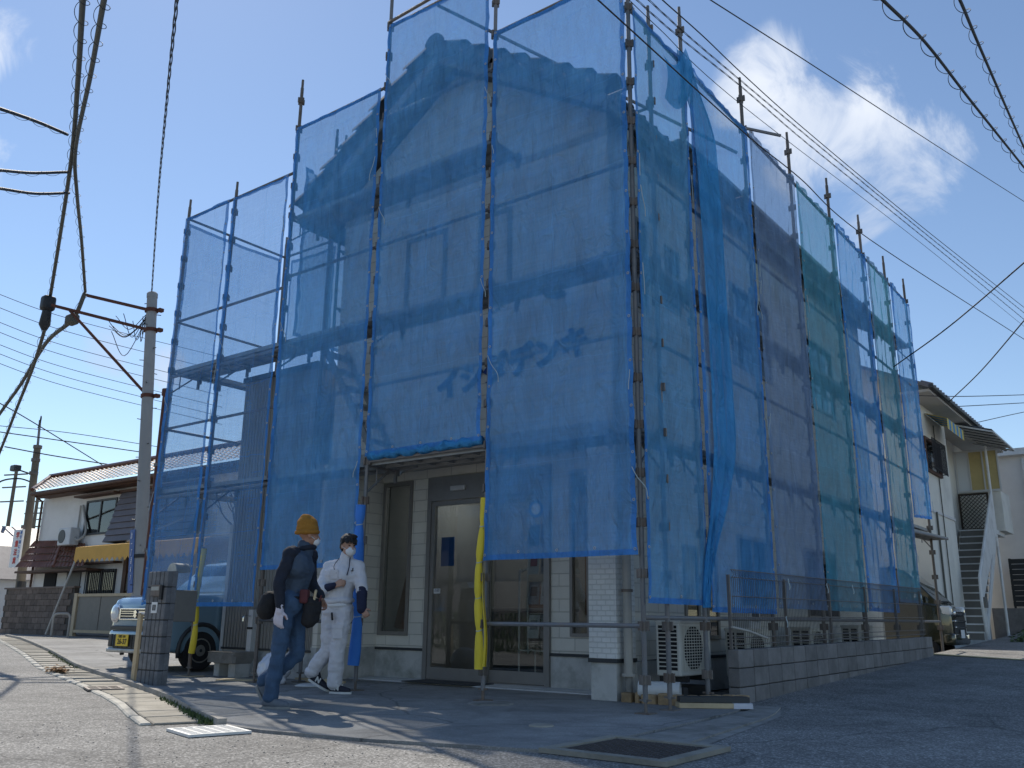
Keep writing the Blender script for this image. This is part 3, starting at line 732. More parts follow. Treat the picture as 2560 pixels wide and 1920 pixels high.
window_y(bld, -2.07, -1.78, .64, 2.68, DW, 'window_frame', 'shop_glass', .04)
# sliding door unit: x -4.47..-2.36
dr = MB(); dr.b2((-4.47,DW-.05,2.44),(-2.36,DW+.10,2.775)); dr.b2((-4.47,DW-.05,.03),(-4.40,DW+.10,2.44)); dr.b2((-2.43,DW-.05,.03),(-2.36,DW+.10,2.44))
dr.b2((-4.40,DW-.04,.03),(-2.43,DW+.09,.05)); door = dr.build('sliding_door', 'door_frame', bld)
for i, (x0, x1, y) in enumerate(((-4.395,-3.36,DW-.035),(-3.42,-2.435,DW+.02))):
    lf = frame4(MB(), x0, x1, .055, 2.43, y, .06, .04); lf.b2((x0+.06,y,.115),(x1-.06,y+.04,.20)); l_ = lf.build('door_leaf', 'door_frame', door)
    MB().b2((x0+.06,y+.015,.20),(x1-.06,y+.022,2.37)).build('glass', 'shop_glass', l_)
sn = MB().bbox((-4.02,DW-.09,2.56),(-3.76,DW-.045,2.63),.012); sn.build('door_sensor', 'pvc_white', door)
stk = MB().b2((-4.32,DW-.0235,1.17),(-4.20,DW-.0215,1.235)); stk.build('door_sticker', 'sign_white', door)
text_obj('sticker_print', '自動', .05, 'print_black', door, (-4.26,DW-.0238,1.205), (1,0,0), (0,0,1), .0002)
rs = MB().lathe((-2.62,DW+.026,2.23), [(.115,0),(.115,.004)], 28, 'y'); rs.build('round_sticker', 'print_blue', door)
MB().lathe((-2.62,DW+.022,2.23), [(.075,0),(.075,.003)], 28, 'y').build('sticker_centre', 'sign_white', door)
# room behind the glass
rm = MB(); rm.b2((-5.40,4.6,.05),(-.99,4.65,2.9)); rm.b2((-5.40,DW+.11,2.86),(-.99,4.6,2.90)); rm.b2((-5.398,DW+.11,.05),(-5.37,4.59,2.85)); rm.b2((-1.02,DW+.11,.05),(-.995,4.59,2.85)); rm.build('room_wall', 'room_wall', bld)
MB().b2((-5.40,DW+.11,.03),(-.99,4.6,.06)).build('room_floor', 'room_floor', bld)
MB().b2((-2.35,2.5,2.78),(-2.10,3.7,2.84)).build('ceiling_light', 'tube_light', bld); MB().b2((-4.9,2.9,2.78),(-4.65,4.1,2.84)).build('ceiling_light', 'tube_light', bld)
br = MB(); br.beam((-5.32,DW+.35,.7),(-4.75,DW+.35,2.75),.09,.12); br.build('timber_brace', 'timber', bld)
br = MB(); br.beam((-4.80,DW+.45,1.2),(-4.92,DW+.45,2.6),.07,.10); br.build('timber_brace', 'timber', bld)
MB().b2((-2.05,DW+.3,.9),(-1.95,DW+.42,2.4)).build('timber_post', 'timber', bld)
# porch tiles
pt = MB(); pt.b2((-5.40,1.36,.018),(-1.20,DW+.0,.028)); porch = pt.build('porch_step', 'tile_joint', bld)
tl = None
for i in range(14):
    for j in range(2):
        x0 = -5.385+i*.30; y0 = 1.375+j*.265
        if tl is None: tl = MB().b2((0,0,0),(.29,.255,.012)).build('floor_tile', 'white_tile', porch, world=False); tl.location = (x0-porch.matrix_world.translation.x-AX, 0, 0)
        ob = tl if (i == 0 and j == 0) else link_copy(tl, porch)
        ob.location = (x0-AX, y0-BY0, .0262+random.uniform(0,.0012))
# first floor windows
window_y(bld, -4.18, -3.42, 4.72, 6.05, BY0, 'window_frame', 'dark_glass', .06)
window_y(bld, -2.85, -2.30, 4.72, 6.05, BY0, 'window_frame', 'dark_glass', .06)
for (y0, y1, z0, z1) in ((1.55,1.85,4.55,5.75),(2.35,2.75,4.75,5.65),(4.4,5.9,4.5,5.8),(7.6,9.0,4.5,5.8),(2.55,2.95,.62,1.75),(3.15,3.5,.62,1.75),(4.2,5.2,.9,2.0),(6.8,8.3,.9,2.0)):
    window_x(bld, y0, y1, z0, z1, BX1, mull=1 if y1-y0 > .8 else 0)
# lamp bracket disc on the upper wall
MB().lathe((-1.55,BY0-.12,4.60), [(.02,0),(.13,.02),(.13,.05),(.03,.08)], 20).tube([(-1.55,BY0-.12,4.66),(-1.55,BY0-.12,4.80),(-1.55,BY0+.01,4.84)], .014, 8).build('sign_lamp', 'dark_trim', bld)
# shop name
nm = 'イシダデンキ'; p0 = Vector((-3.30,BY0-.03,3.76)); p1 = Vector((-1.33,BY0-.03,3.98))
for i, ch in enumerate(nm):
    q = p0.lerp(p1, i/(len(nm)-1)); text_obj('sign_letter', ch, .40, 'sign_blue', bld, q, (1,0,.11), (-.11,0,1), .014, .016)
# roof
roof = MB()
def rp(side, s_, y, up=0):   # side -1 left, +1 right; s_ 0 ridge..1 eave
    half = 2.76; return Vector((AX+side*half*s_, y, AZ-(AZ-EZ)*s_+up))
RY0, RY1 = .52, 11.35
for sd in (-1, 1):
    a, b, c, d = rp(sd,0,RY0), rp(sd,1,RY0), rp(sd,1,RY1), rp(sd,0,RY1); n_ = Vector((0,0,-.13))
    roof.add([a,b,c,d,a+n_,b+n_,c+n_,d+n_], [(0,1,2,3),(4,7,6,5),(0,4,5,1),(1,5,6,2),(2,6,7,3),(3,7,4,0)])
rf = roof.build('roof', 'roof_tile', bld)
vb = MB()
for sd in (-1, 1): vb.beam(rp(sd,.0,RY0-.012,-.12), rp(sd,1.0,RY0-.012,-.12), .024, .13); vb.beam(rp(sd,1,RY0,-.13)+Vector((sd*.012,0,0)), rp(sd,1,RY1,-.13)+Vector((sd*.012,0,0)), .02, .15)
vb.build('barge_board', 'barge_paint', rf)
gu = MB()
for sd in (-1, 1): gu.tube([rp(sd,1.0,RY0+.02,-.07)+Vector((sd*.07,0,0)), rp(sd,1.0,RY1,-.10)+Vector((sd*.07,0,0))], .052, 10)
gu.build('rain_gutter', 'dark_trim', rf)
# verge tiles: overlapping curved pieces stepping down both sides, each its own piece
half_len = sqrt(2.76**2+(AZ-EZ)**2); slope = atan2(AZ-EZ, 2.76)
def verge_tile_mesh():
    m = MB(); L = .46; prof = []
    for k in range(7):
        a = pi*(-.15+1.15*k/6); prof.append((.15*cos(a), .13*sin(a)))
    def fn(u, v):
        i = u*6; k = min(5, int(i)); t = i-k; x = prof[k][0]*(1-t)+prof[k+1][0]*t; z = prof[k][1]*(1-t)+prof[k+1][1]*t
        sc = 1.0+.16*v; return (x*sc, v*L, z*sc + .012)
    m.grid(fn, 6, 2); m.grid(lambda u, v: tuple(Vector(fn(u, v))*.90), 6, 2); m.box((.14,L*.5,-.05),(.03,L,.13)); return m
VT = None
for sd in (-1, 1):
    for i in range(8):
        s_ = .03+i*.395/half_len; p = rp(sd, s_, RY0-.005, .02)
        if VT is None: VT = verge_tile_mesh().build('verge_tile', 'roof_tile', rf, world=False, smooth=True); ob = VT
        else: ob = link_copy(VT, rf)
        ob.location = p - Vector((AX, BY0, 0))
        # local y runs down the slope
        d = Vector((sd*cos(slope), 0, -sin(slope))); z_ = Vector((sd*sin(slope), 0, cos(slope))); x_ = d.cross(z_)
        ob.matrix_local = Matrix.Translation(ob.location) @ (Matrix((x_, d, z_)).transposed().to_4x4()) @ Matrix.Rotation(radians(8), 4, 'X')
ET = None
for sd in (-1, 1):
    for i in range(36):
        y = RY0+.15+i*.30; p = rp(sd, 1.0, y, .015)
        if ET is None:
            m = MB(); m.grid(lambda u, v: ((u-.5)*.30, (v-.5)*.34, .05*cos((u-.5)*2*pi)+.02), 8, 1); ET = m.build('eave_tile', 'roof_tile', rf, world=False, smooth=True); ob = ET
        else: ob = link_copy(ET, rf)
        d = Vector((sd*cos(slope), 0, -sin(slope))); z_ = Vector((sd*sin(slope), 0, cos(slope))); x_ = d.cross(z_)
        ob.matrix_local = Matrix.Translation(p-d*.12-Vector((AX, BY0, 0))) @ (Matrix((x_, d, z_)).transposed().to_4x4())
rd = None
for i in range(27):
    if rd is None:
        m = MB(); m.tube([(0,-.23,0),(0,.2,0)], [.125,.115], 12); rd = m.build('ridge_tile', 'roof_tile', rf, world=False, smooth=True); ob = rd
    else: ob = link_copy(rd, rf)
    ob.location = (0, RY0+.14+i*.4-BY0, AZ+.06)
MB().lathe((AX,RY0-.11,AZ+.06), [(.165,0),(.165,.05),(.12,.08)], 18, 'y').build('ridge_end_tile', 'roof_tile', rf)
# downpipe at the corner
dp = MB(); dp.tube([(-.62,1.02,6.6),(-.74,1.02,6.3),(-.76,1.02,6.1),(-.76,1.02,.28)], .048, 10); dpo = dp.build('downpipe', 'pipe_beige', bld)
MB().tube([(-.76,1.02,.28),(-.76,1.02,.02)], .04, 10).build('pipe_foot', 'kerb_concrete', dpo); MB().lathe((-.76,1.02,.27), [(.075,0),(.075,.03)], 14).build('pipe_collar', 'pipe_beige', dpo)
MB().lathe((-.76,1.02,1.13), [(.062,0),(.062,.03)], 14).build('pipe_clip', 'bare_steel', dpo)

# corrugated annex on the left
anx = thing('annex', 'tall corrugated grey annex left of the shop entrance', 'building', (-6.5,.8,0))
MB().b2((-7.50,.80,.40),(-5.80,5.2,4.42)).build('wall', 'corrugated_wall', anx)
MB().b2((-5.80,.803,.40),(-5.52,2.4,2.95)).build('low_wall', 'corrugated_wall', anx)
MB().b2((-7.54,.77,4.42),(-5.77,5.25,4.50)).build('parapet_cap', 'dark_trim', anx)
MB().b2((-7.49,.81,0),(-5.53,5.1,.385)).build('foundation', 'base_render', anx)
MB().b2((-7.52,.785,.372),(-5.515,5.1,.402)).build('base_flashing', 'dark_trim', anx)
MB().b2((-7.62,.83,.02),(-7.54,.90,2.2)).build('corner_post', 'pvc_white', anx)

# ------------------------------------------------------------------ scaffolding
FX = [-8.36, -7.08, -5.646, -3.785, -1.892, 0.0]
RYS = [.47, 1.296, 3.149, 4.947, 6.788, 8.559, 10.1, 11.6]
scf = thing('scaffolding', 'galvanised tube scaffolding wrapped around the shop', 'scaffolding', (0,0,0))
PR = .0245
def coupler_mesh():
    m = MB(); m.lathe((0,0,-.035), [(.030,0),(.030,.07)], 10)
    for a in range(4):
        m.box((.040*cos(a*pi/2), .040*sin(a*pi/2), 0), (.034 if a % 2 == 0 else .022, .022 if a % 2 == 0 else .034, .085))
    return m
CPL = None; npole = 0
def pole(x, y, z0, z1, mat='galvanised_dull', cpl=True, first=0, plate=True, lean=(0,0), pin=True):
    global CPL
    m = MB(); top = z1-.14 if pin else z1
    m.tube([(x,y,z0+.10),(x+lean[0],y+lean[1],top)], PR, 10)
    if pin: m.tube([(x+lean[0],y+lean[1],top),(x+lean[0],y+lean[1],z1)], PR*.78, 10)
    po = m.build('pole', mat, scf, smooth=True, auto=40)
    if plate:
        b = MB(); b.box((x,y,z0+.006),(.15,.15,.010)); b.tube([(x,y,z0+.01),(x,y,z0+.24)], .016, 8); b.box((x,y,z0+.115),(.11,.03,.016)); b.build('jack_base', 'bare_steel', po)
    if cpl:
        k = first
        while LV(k) < z1-.12:
            if CPL is None: CPL = coupler_mesh().build('coupler', 'bare_steel', po, world=False); c = CPL
            else: c = link_copy(CPL, po)
            t = (LV(k)-z0)/(z1-z0); c.location = (x+lean[0]*t, y+lean[1]*t, LV(k)); k += 1
    return po
def led(a, b, mat='galvanised_dull', r=.0215, name='ledger'):
    return MB().tube([a, b], r, 8).build(name, mat, scf, smooth=True, auto=40)
tops = {0:7.55, 1:7.48, 2:8.75, 3:9.45, 4:9.7, 5:8.2}
for i, x in enumerate(FX):
    z0 = .022 if i > 1 else .022+.02*max(0,-6.5-x)
    pole(x, 0.0, z0, tops[i], 'galvanised_dull' if i > 2 else 'bare_steel', True, -1 if i > 3 else 0)
for i, y in enumerate(RYS):
    pole(0.0, y, zg(-.6, y)+(.02 if y < 1.6 else .02), 7.75 if i == 0 else (8.25 if i < 6 else 7.95), 'galvanised_dull' if i < 2 else 'bare_steel', True, -1 if i < 2 else 0)
# inner and rear standards
for (x, y, z1) in ((-5.3,.45,8.0),(-8.36,2.0,7.6),(-7.08,2.0,7.2),(-5.9,2.05,8.1),(-5.55,2.9,7.9),(-5.85,1.1,8.4)):
    pole(x, y, .022+.02*max(0,-6.5-x), z1, 'galvanised_dull', False)
# ledgers front: (bay, levels)
def fl(i, j, k, z=None, dz=0): return led((FX[i], 0.0, (LV(k) if z is None else z)), (FX[j], 0.0, (LV(k) if z is None else z)), 'bare_steel' if k in (13.5,15,17) else 'galvanised_dull')
for i, j, ks in ((0,1,(13.5,9.7,6)),(1,2,(13.5,9.7,6)),(2,3,(15,10,6,0)),(3,4,(17,14,10,6,4)),(4,5,(15,10,6,0))):
    for k in ks: fl(i, j, k)
led((FX[0],.0,LV(4)-.12),(FX[2],.0,LV(4)-.12)); led((FX[0],0,LV(8)-.12),(FX[2],0,LV(8)-.12))
led((FX[2],0,LV(0)),(FX[3],0,LV(0)))
# left side ledgers running back
for k in (13.5,9.7,6): led((FX[0],0,LV(k)),(FX[0],2.0,LV(k)))
for k in (13.5,9.7,6): led((FX[1],2.0,LV(k)),(FX[0],2.0,LV(k)))
for k in (10,6,13.5): led((-5.9,2.05,LV(k)),(-7.08,2.0,LV(k)))
for k in (14,10,12): led((-5.85,1.1,LV(k)-.1),(-5.55,2.9,LV(k)-.1))
# plan brace under the top lift, front-left to the lane side
led((-2.9,0.0,LV(17)-.05),(0.0,2.9,LV(13)),'galvanised_dull')
led((-3.8,-.03,LV(17)+.06),(-2.6,-.03,LV(17)+.10),'bare_steel')
led((FX[4],0,LV(15)+.02),(FX[5],0,LV(15)+.02),'bare_steel')
# lane side ledgers
ry = [0.0]+RYS
for a, b in zip(ry, ry[1:]):
    led((0,a,LV(14)),(0,b,LV(14)),'bare_steel')
    for k in (10,6): led((0,a,LV(k)),(0,b,LV(k)))
led((0.0,0.02,.86),(0.0,11.6,.90))
led((-.02,3.1,LV(14)+.02),(.42,3.45,LV(14)-.10),'galvanised_dull')
# brackets and planks
def bracket(x, y, z, dx, dy, L=.45):
    m = MB(); d = Vector((dx, dy, 0)); p = Vector((x, y, z))
    m.tube([p, p+d*L], .017, 6); m.tube([p-Vector((0,0,.34)), p+d*L*.72-Vector((0,0,.02))], .013, 6); m.tube([p+d*.17, p+d*.17-Vector((0,0,.22))], .010, 6); m.box(p+d*L, (.05,.05,.12)); m.box(p+d*(L-.02)-Vector((0,0,.08)),(.035,.035,.14))
    return m.build('bracket', 'galvanised_dull', scf)
def plank(p, q, w=.24, holes=False):
    m = MB(); p, q = Vector(p), Vector(q); d = (q-p).normalized(); s_ = Vector((-d.y, d.x, 0))
    m.beam(p, q, w, .012)
    for e in (-1, 1): m.beam(p+s_*e*w/2-Vector((0,0,.022)), q+s_*e*w/2-Vector((0,0,.022)), .012, .055)
    n = int((q-p).length/.3)
    for i in range(n+1): c = p.lerp(q, i/max(1,n)); m.beam(c-s_*w*.48-Vector((0,0,.02)), c+s_*w*.48-Vector((0,0,.02)), .03, .03)
    return m.build('plank', 'plank_metal', scf)
for i, j, ks in ((0,1,(4,8)),(1,2,(4,8)),(2,3,(4,8,12)),(3,4,(4,8,12)),(4,5,(4,8))):
    for k in ks:
        plank((FX[i]+.04,.16,LV(k)),(FX[j]-.04,.16,LV(k))); plank((FX[i]+.04,.41,LV(k)),(FX[j]-.04,.41,LV(k)))
for i in range(6):
    for k in ((4,8,12) if i in (2,3,4) else (4,8)): bracket(FX[i], .0, LV(k)-.05, 0, 1, .52)
for a, b in zip(ry[2:], ry[3:]):
    for k in (4,8,12): plank((-.17,a+.04,LV(k)-.02),(-.17,b-.04,LV(k)-.02), .26)
plank((-.17,.06,LV(4)-.03),(-.17,1.25,LV(4)-.03),.26); plank((-.17,.06,LV(8)-.03),(-.17,1.25,LV(8)-.03),.26)
for y in ry:
    for k in (4,8,12): bracket(0, y, LV(k)-.06, -1, 0, .34)
for (x0, x1) in ((-8.3,-7.12),(-7.04,-5.95)): plank((x0,1.85,LV(8)),(x1,1.85,LV(8)))
plank((-8.2,.1,LV(8)),(-8.2,1.95,LV(8))); plank((-8.2,.1,LV(4)),(-8.2,1.95,LV(4)))
plank((-5.72,1.15,LV(12)-.1),(-5.5,2.8,LV(12)-.1)); plank((-5.72,1.15,LV(10)-.1),(-5.5,2.8,LV(10)-.1))
# diagonal brace and far end stub of the lane side
led((0,10.1,LV(3.6)),(.30,11.6,LV(3.6)-.04)); plank((-.15,10.2,LV(3.7)),(.1,11.8,LV(3.6)),.35)
# stair flights in the third bay
def stair(x0, z0, x1, z1, y):
    m = MB(); 
    for e in (0,.42): m.beam((x0,y+e,z0),(x1,y+e,z1),.03,.09)
    st_ = m.build('stair', 'plank_metal', scf); n = 7; tr = None
    for i in range(n):
        t = (i+.5)/n; c = Vector((x0+(x1-x0)*t, y+.21, z0+(z1-z0)*t))
        if tr is None: tr = MB().box((0,0,0),(.20,.39,.025)).build('tread', 'plank_metal', st_, world=False); ob = tr
        else: ob = link_copy(tr, st_)
        ob.location = c
    return st_
stair(-5.35,LV(8),-4.1,LV(4)+.02,.52)

# foam pads on the entrance posts
def pad(name, label, x, y, zs, mat, wobble, r=.075, flap=None):
    t = thing(name, label, 'foam padding', (x, y, zs[0])); m = MB(); P = []; R = []
    n = 44
    for i in range(n+1):
        u = i/n; z = zs[0]+(zs[1]-zs[0])*u; near = min(abs(z-q) for q in zs[2]) if zs[2] else 9
        R.append(r*(1+.06*sin(u*21))*(1-.30*math.exp(-(near/.05)**2))*(1-.12*u)); P.append((x+wobble(u)[0], y+wobble(u)[1], z))
    m.tube(P, R, 12); m.build('sleeve', mat, t, smooth=True, auto=60)
    for q in zs[2]:
        u = (q-zs[0])/(zs[1]-zs[0]); c = Vector((x+wobble(u)[0], y+wobble(u)[1], q)); rr = r*.66
        MB().tube([c+Vector((rr*cos(a*pi/5), rr*sin(a*pi/5), .012*sin(a*pi/5))) for a in range(10)], .006, 5, closed=True).build('tie', 'cord', t)
    if flap: flap(t)
    return t
pad('blue_foam_pad', 'blue foam sleeve tied around the scaffold post beside the tall window', FX[3], -.005, (.30,2.15,(.85,1.25,1.92)), 'foam_blue', lambda u: (-.015+.02*sin(u*5), -.03+.01*sin(u*7)), .068)
def yflap(t):
    m = MB(); m.grid(lambda u, v: (FX[4]+.03+.02*sin(v*pi*2.2)+u*.035*(1.4-v), -.06-.02*u, .36+v*1.15), 3, 16); m.grid(lambda u, v: (FX[4]+.038+.02*sin(v*pi*2.2)+u*.035*(1.4-v), -.045-.02*u, .36+v*1.15), 3, 16); m.build('flap', 'foam_yellow', t, smooth=True)
pad('yellow_foam_pad', 'yellow foam sleeve strapped to the scaffold post in front of the glass door', FX[4]-.03, -.04, (.33,2.10,(.72,1.05,1.42,1.80)), 'foam_yellow', lambda u: (-.035*sin(u*pi)+.01*sin(u*9)+.03*u, 0), .046, yflap)
pad('yellow_foam_pad', 'yellow foam sleeve hanging on the scaffold post beside the parked car', FX[1]+.06, -.03, (.34,1.75,(.72,1.05)), 'foam_yellow', lambda u: (.03*sin(u*8)+.03*u, 0), .042)

# ------------------------------------------------------------------ safety nets
def net(label, A, B, ztA, ztB, zb, mat, out, hem='net_hem', amp=.035, group='safety nets on the scaffolding', seed=0, gap=.036, gapA=None, gapB=None, zbB=None, pull=0.0, eyelets=True, belly=.028, fold=0.0, cat='safety net', hemw=.055, nu=34):
    """sheet hung between two posts; A,B are (x,y) of the posts, out the outward side"""
    A, B = Vector((A[0],A[1],0)), Vector((B[0],B[1],0)); d = (B-A).normalized(); A = A+d*(gap*.75 if gapA is None else gapA); B = B-d*(gap if gapB is None else gapB); out = Vector((out[0],out[1],0)); W = (B-A).length
    zbB = zb if zbB is None else zbB
    t = thing('safety_net', label, cat, ((A+B)/2).to_tuple()[:2]+(min(zb,zbB),), 0, group)
    H = max(ztA, ztB)-min(zb, zbB); nv = int(H/.085)
    def S(u, v, push=0.0):
        zt = ztA+(ztB-ztA)*u; z0 = zb+(zbB-zb)*u
        # scalloped sides: ties every ~.45 m pull the cloth to the post
        side = .018*(abs(sin(v*H/.45*pi))) ; uu = u*(W-2*side)/W+side/W
        z = z0+(zt-z0)*v - .02*sin(u*pi)*(1 if v > .98 else 0)
        p = A+d*(uu*W)
        e = (4*u*(1-u))**.5
        n1 = fbm(u*W*1.1+seed*7.3, z*.55+seed*3.1, seed); n2 = fbm(u*W*3.5+seed, z*1.3, seed+5)
        off = amp*(n1*1.1+.45*n2)*min(1,e*1.6)*.8 - belly*e*(.4+.6*v*(1-v)*4)
        off += .020*max(0,noise.noise(Vector((u*W*4.2+z*1.9+seed*5, z*1.1-u*W*1.2, seed*2.7))))*min(1,e*2.2) + .016*abs(noise.noise(Vector((u*W*2.4-z*2.6+seed*3, z*.7+u*W, seed*1.3+9))))*min(1,e*2.2)
        if fold: off += fold*sin((u*W*(6.5+2*n1))*pi)*(.25+.75*min(1,e*2))
        if pull: off += pull*e*max(0,(v-.80)/.2)
        q = p+out*(off+.072+push); return (q.x, q.y, z)
    m = MB(); m.grid(lambda u, v: S(u, v), nu, nv); ob = m.build('sheet', mat, t, smooth=True)
    me = ob.data; uvl = me.uv_layers.new(name='UVMap')
    for lp in me.loops:
        i = lp.vertex_index; uvl.data[lp.index].uv = ((i % (nu+1))/nu*W, (i//(nu+1))/nv*H)
    if hem:
        h = MB(); hu = hemw/W; hv = hemw/H
        h.grid(lambda u, v: S(u*hu, v, .004), 1, nv); h.grid(lambda u, v: S(1-u*hu, v, .004), 1, nv)
        h.grid(lambda u, v: S(hu+u*(1-2*hu), v*hv, .004), nu, 1); h.grid(lambda u, v: S(hu+u*(1-2*hu), 1-v*hv, .004), nu, 1)
        h.build('hem', hem, t, smooth=True)
    if eyelets:
        e_ = MB(); k = int(H/.45)
        ex, ey = d, Vector((0,0,1))
        for i in range(k+1):
            for u in (hemw*.45/W, 1-hemw*.45/W):
                c = Vector(S(u, max(.004, min(.996, (i+.12)/k)), .008)); e_.tube([c+(ex*cos(a*pi/4)+ey*sin(a*pi/4))*.012 for a in range(8)], .0045, 5, closed=True)
        for i in range(1, int(W/.45)):
            c = Vector(S(i/int(W/.45), .012, .008)); e_.tube([c+(ex*cos(a*pi/4)+ey*sin(a*pi/4))*.012 for a in range(8)], .0045, 5, closed=True)
        tag(e_.build('eyelets', 'eyelet_metal', t), kind='stuff')
        rnd = random.Random(seed+31)
        for i in range(max(2, k//3)):
            v = rnd.uniform(.06,.94); u = rnd.choice((.012,.985)); p = Vector(S(u, v, .03)); L = rnd.uniform(.12,.34); sx = rnd.uniform(-.3,.5)
            MB().tube(catmull([p, p+d*sx*L*.4+Vector((0,0,-L*.35)), p+d*sx*L+Vector((0,0,-L*.7)), p+d*sx*L*1.1+Vector((0,0,-L))], 4), .0045, 5).build('tie_cord', 'cord', t)
    return t
F0 = (0,-1)
def fpt(i): return (FX[i], 0.0)
net('clear blue net at the far left bay of the scaffolding, with diagonal creases', fpt(0), fpt(1), LV(13.5)-.03, LV(13.5)-.03, .98, 'net_blue_clear', F0, seed=1, amp=.045)
net('clear blue net over the parked car, second bay from the left', fpt(1), fpt(2), LV(13.5)-.03, LV(13.5)-.05, .96, 'net_blue_clear', F0, seed=2, amp=.05)
net('blue net in front of the scaffold stairs, behind the two workers', fpt(2), fpt(3), LV(15)-.03, LV(15)-.03, 1.42, 'net_blue', F0, seed=3)
net('tall blue net over the gable peak, rolled up above the shop entrance', fpt(3), fpt(4), LV(17)-.03, LV(17)-.03, LV(4)+.05, 'net_blue', F0, seed=4, amp=.05)
net('blue net covering the shop sign, between the yellow padded post and the corner pole', fpt(4), fpt(5), LV(15)-.02, LV(15)-.02, 1.43, 'net_blue', F0, seed=5, gapB=-.005)
rl = MB(); P = [(FX[3]+.06+(FX[4]-FX[3]-.12)*i/20, -.03+.01*sin(i*1.7), LV(4)+.05+.012*sin(i*2.3)) for i in range(21)]; rl.tube(P, [.05+.012*sin(i*1.9) for i in range(21)], 10)
tag(rl.build('rolled_net', 'net_fold', smooth=True), 'rolled blue net bundle tied to the rail above the shop entrance', 'safety net')
O = (1,0)
def rpt(y): return (0.0, y)
net('blue net on the lane side right behind the corner pole', rpt(0), rpt(1.296), LV(14)-.02, LV(14)-.02, .99, 'net_teal', O, seed=6, amp=.05, gapA=-.035)
net('blue net second from the corner on the lane side', rpt(1.296), rpt(3.149), LV(14)-.02, LV(14)-.02, .93, 'net_blue', O, seed=7, amp=.05, fold=.012)
net('greyish lilac net on the lane side', rpt(3.149), rpt(4.947), LV(14)-.02, LV(14)-.02, 1.0, 'net_grey', O, seed=8, amp=.06, hem='net_grey', fold=.018)
net('green net on the lane side', rpt(4.947), rpt(6.788), LV(14)-.02, LV(14)-.02, 1.0, 'net_green', O, seed=9, amp=.06, hem='net_green', fold=.014)
net('blue net just beyond the green one on the lane side', rpt(6.788), rpt(8.559), LV(14)-.02, LV(14)-.02, 1.02, 'net_blue', O, seed=10, amp=.06, fold=.02)
net('dull green-grey net near the far end of the lane side', rpt(8.559), rpt(10.1), LV(14)-.02, LV(14)-.04, 1.2, 'net_green', O, seed=11, amp=.06, hem='net_grey', fold=.02)
net('blue net at the far end of the lane side, ending above the dark van', rpt(10.1), rpt(11.6), LV(14)-.04, LV(14)-.1, 2.75, 'net_blue', O, seed=12, amp=.06, fold=.015, zbB=2.85)
net('blue net closing the left end of the scaffolding', (FX[0],2.0), (FX[0],0.0), LV(13.5)-.03, LV(13.5)-.03, 1.1, 'net_blue_clear', (-1,0), seed=13)
net('narrow blue net hung in the gap between annex and gable', (-5.9,2.05), (-5.66,.1), LV(14)-.1, LV(14)-.1, LV(8)+.1, 'net_teal', (1,0), seed=14, fold=.03)
net('blue net behind the annex at the rear left of the scaffolding', (FX[0],2.04), (-7.08,2.04), LV(13.5)-.03, LV(13.5)-.03, 2.6, 'net_blue_clear', (0,1), seed=15, eyelets=False)
# loose sheet gathered into folds over the second lane-side post
t = thing('gathered_net', 'spare blue net gathered into a dark hanging fold on the lane side', 'safety net', (.1,1.6,.95))
def gsurf(u, v, off=0.0):
    z = .97+(LV(14)+.02-.97)*v
    yc = 1.12+.62*sm(.0,.30,v)+.05*sin(v*5)-.50*sm(.86,1.0,v); hw = .055+.30*sm(.0,.32,v)-.02*sin(v*4)-.12*sm(.9,1.0,v)
    return (.10+.03*sin(u*pi*5+v*2.0)*(1.2-.5*v)+off+.02*fbm(u*2,v*4,3), yc+(u-.5)*2*hw, z)
g_ = MB(); g_.grid(gsurf, 40, 60); g_.build('sheet', 'net_fold', t, smooth=True)
fl_ = MB(); fl_.grid(lambda u, v: (.10+.05*sin(v*3)+.05*u, .62+u*.60*(1-.2*v), LV(14)-.85+v*.55+u*.35-.18*sin(u*pi)), 10, 8); fl_.build('loose_flap', 'net_fold', t, smooth=True)

# ------------------------------------------------------------------ block wall and mesh fence on the lane side
bw = thing('block_wall', 'low grey concrete block wall along the lane under the mesh fence', 'wall', (.135,1.64,0))
WY0, WY1 = 1.64, 9.98
def wz(y): return .010*(y-WY0)
core = MB(); core.add([(.085,WY0+.005,-.1),(.185,WY0+.005,-.1),(.185,WY1-.005,-.1),(.085,WY1-.005,-.1),(.085,WY0+.005,.548),(.185,WY0+.005,.548),(.185,WY1-.005,.63),(.085,WY1-.005,.63)], [(0,3,2,1),(4,5,6,7),(0,1,5,4),(1,2,6,5),(2,3,7,6),(3,0,4,7)])
core.build('mortar_core', 'block_mortar', bw)
BLK = None
for c in range(4):
    for i in range(21):
        y = WY0+i*.397; 
        z = .56-(c+1)*.19+wz(y)
        if z+.19 < zg(.2, y)-.02: continue
        if BLK is None:
            BLK = MB().bbox((0,0,0),(.13,.382,.180),.006,1).build('block', 'block_grey', bw, world=False); ob = BLK
        else: ob = link_copy(BLK, bw)
        ob.location = (.07-.135+random.uniform(-.002,.002), y-WY0, z+random.uniform(-.001,.001))
fn = thing('mesh_fence', 'rusty wire mesh fence panel standing on the block wall', 'fence', (.12,1.75,.56))
for i in range(6):
    y = 1.70+i*1.62; z = .555+wz(y); MB().b2((.082,y-.015,z),(.112,y+.015,z+.77)).build('post', 'fence_steel', fn)
fw = MB()
for k in range(6):
    z = .60+[0,.07,.28,.50,.70,.78][k]; fw.tube([(.13,1.70,z),(.13,9.85,z+.075)], .005, 4, caps=False)
for k in range(164):
    y = 1.72+k*.05; z = .575+wz(y); fw.tube([(.127,y,z),(.127,y,z+.70),(.16,y,z+.76),(.13,y,z+.80)], .0032, 3, caps=False)
tag(fw.build('wire_mesh', 'fence_steel', fn), kind='stuff')
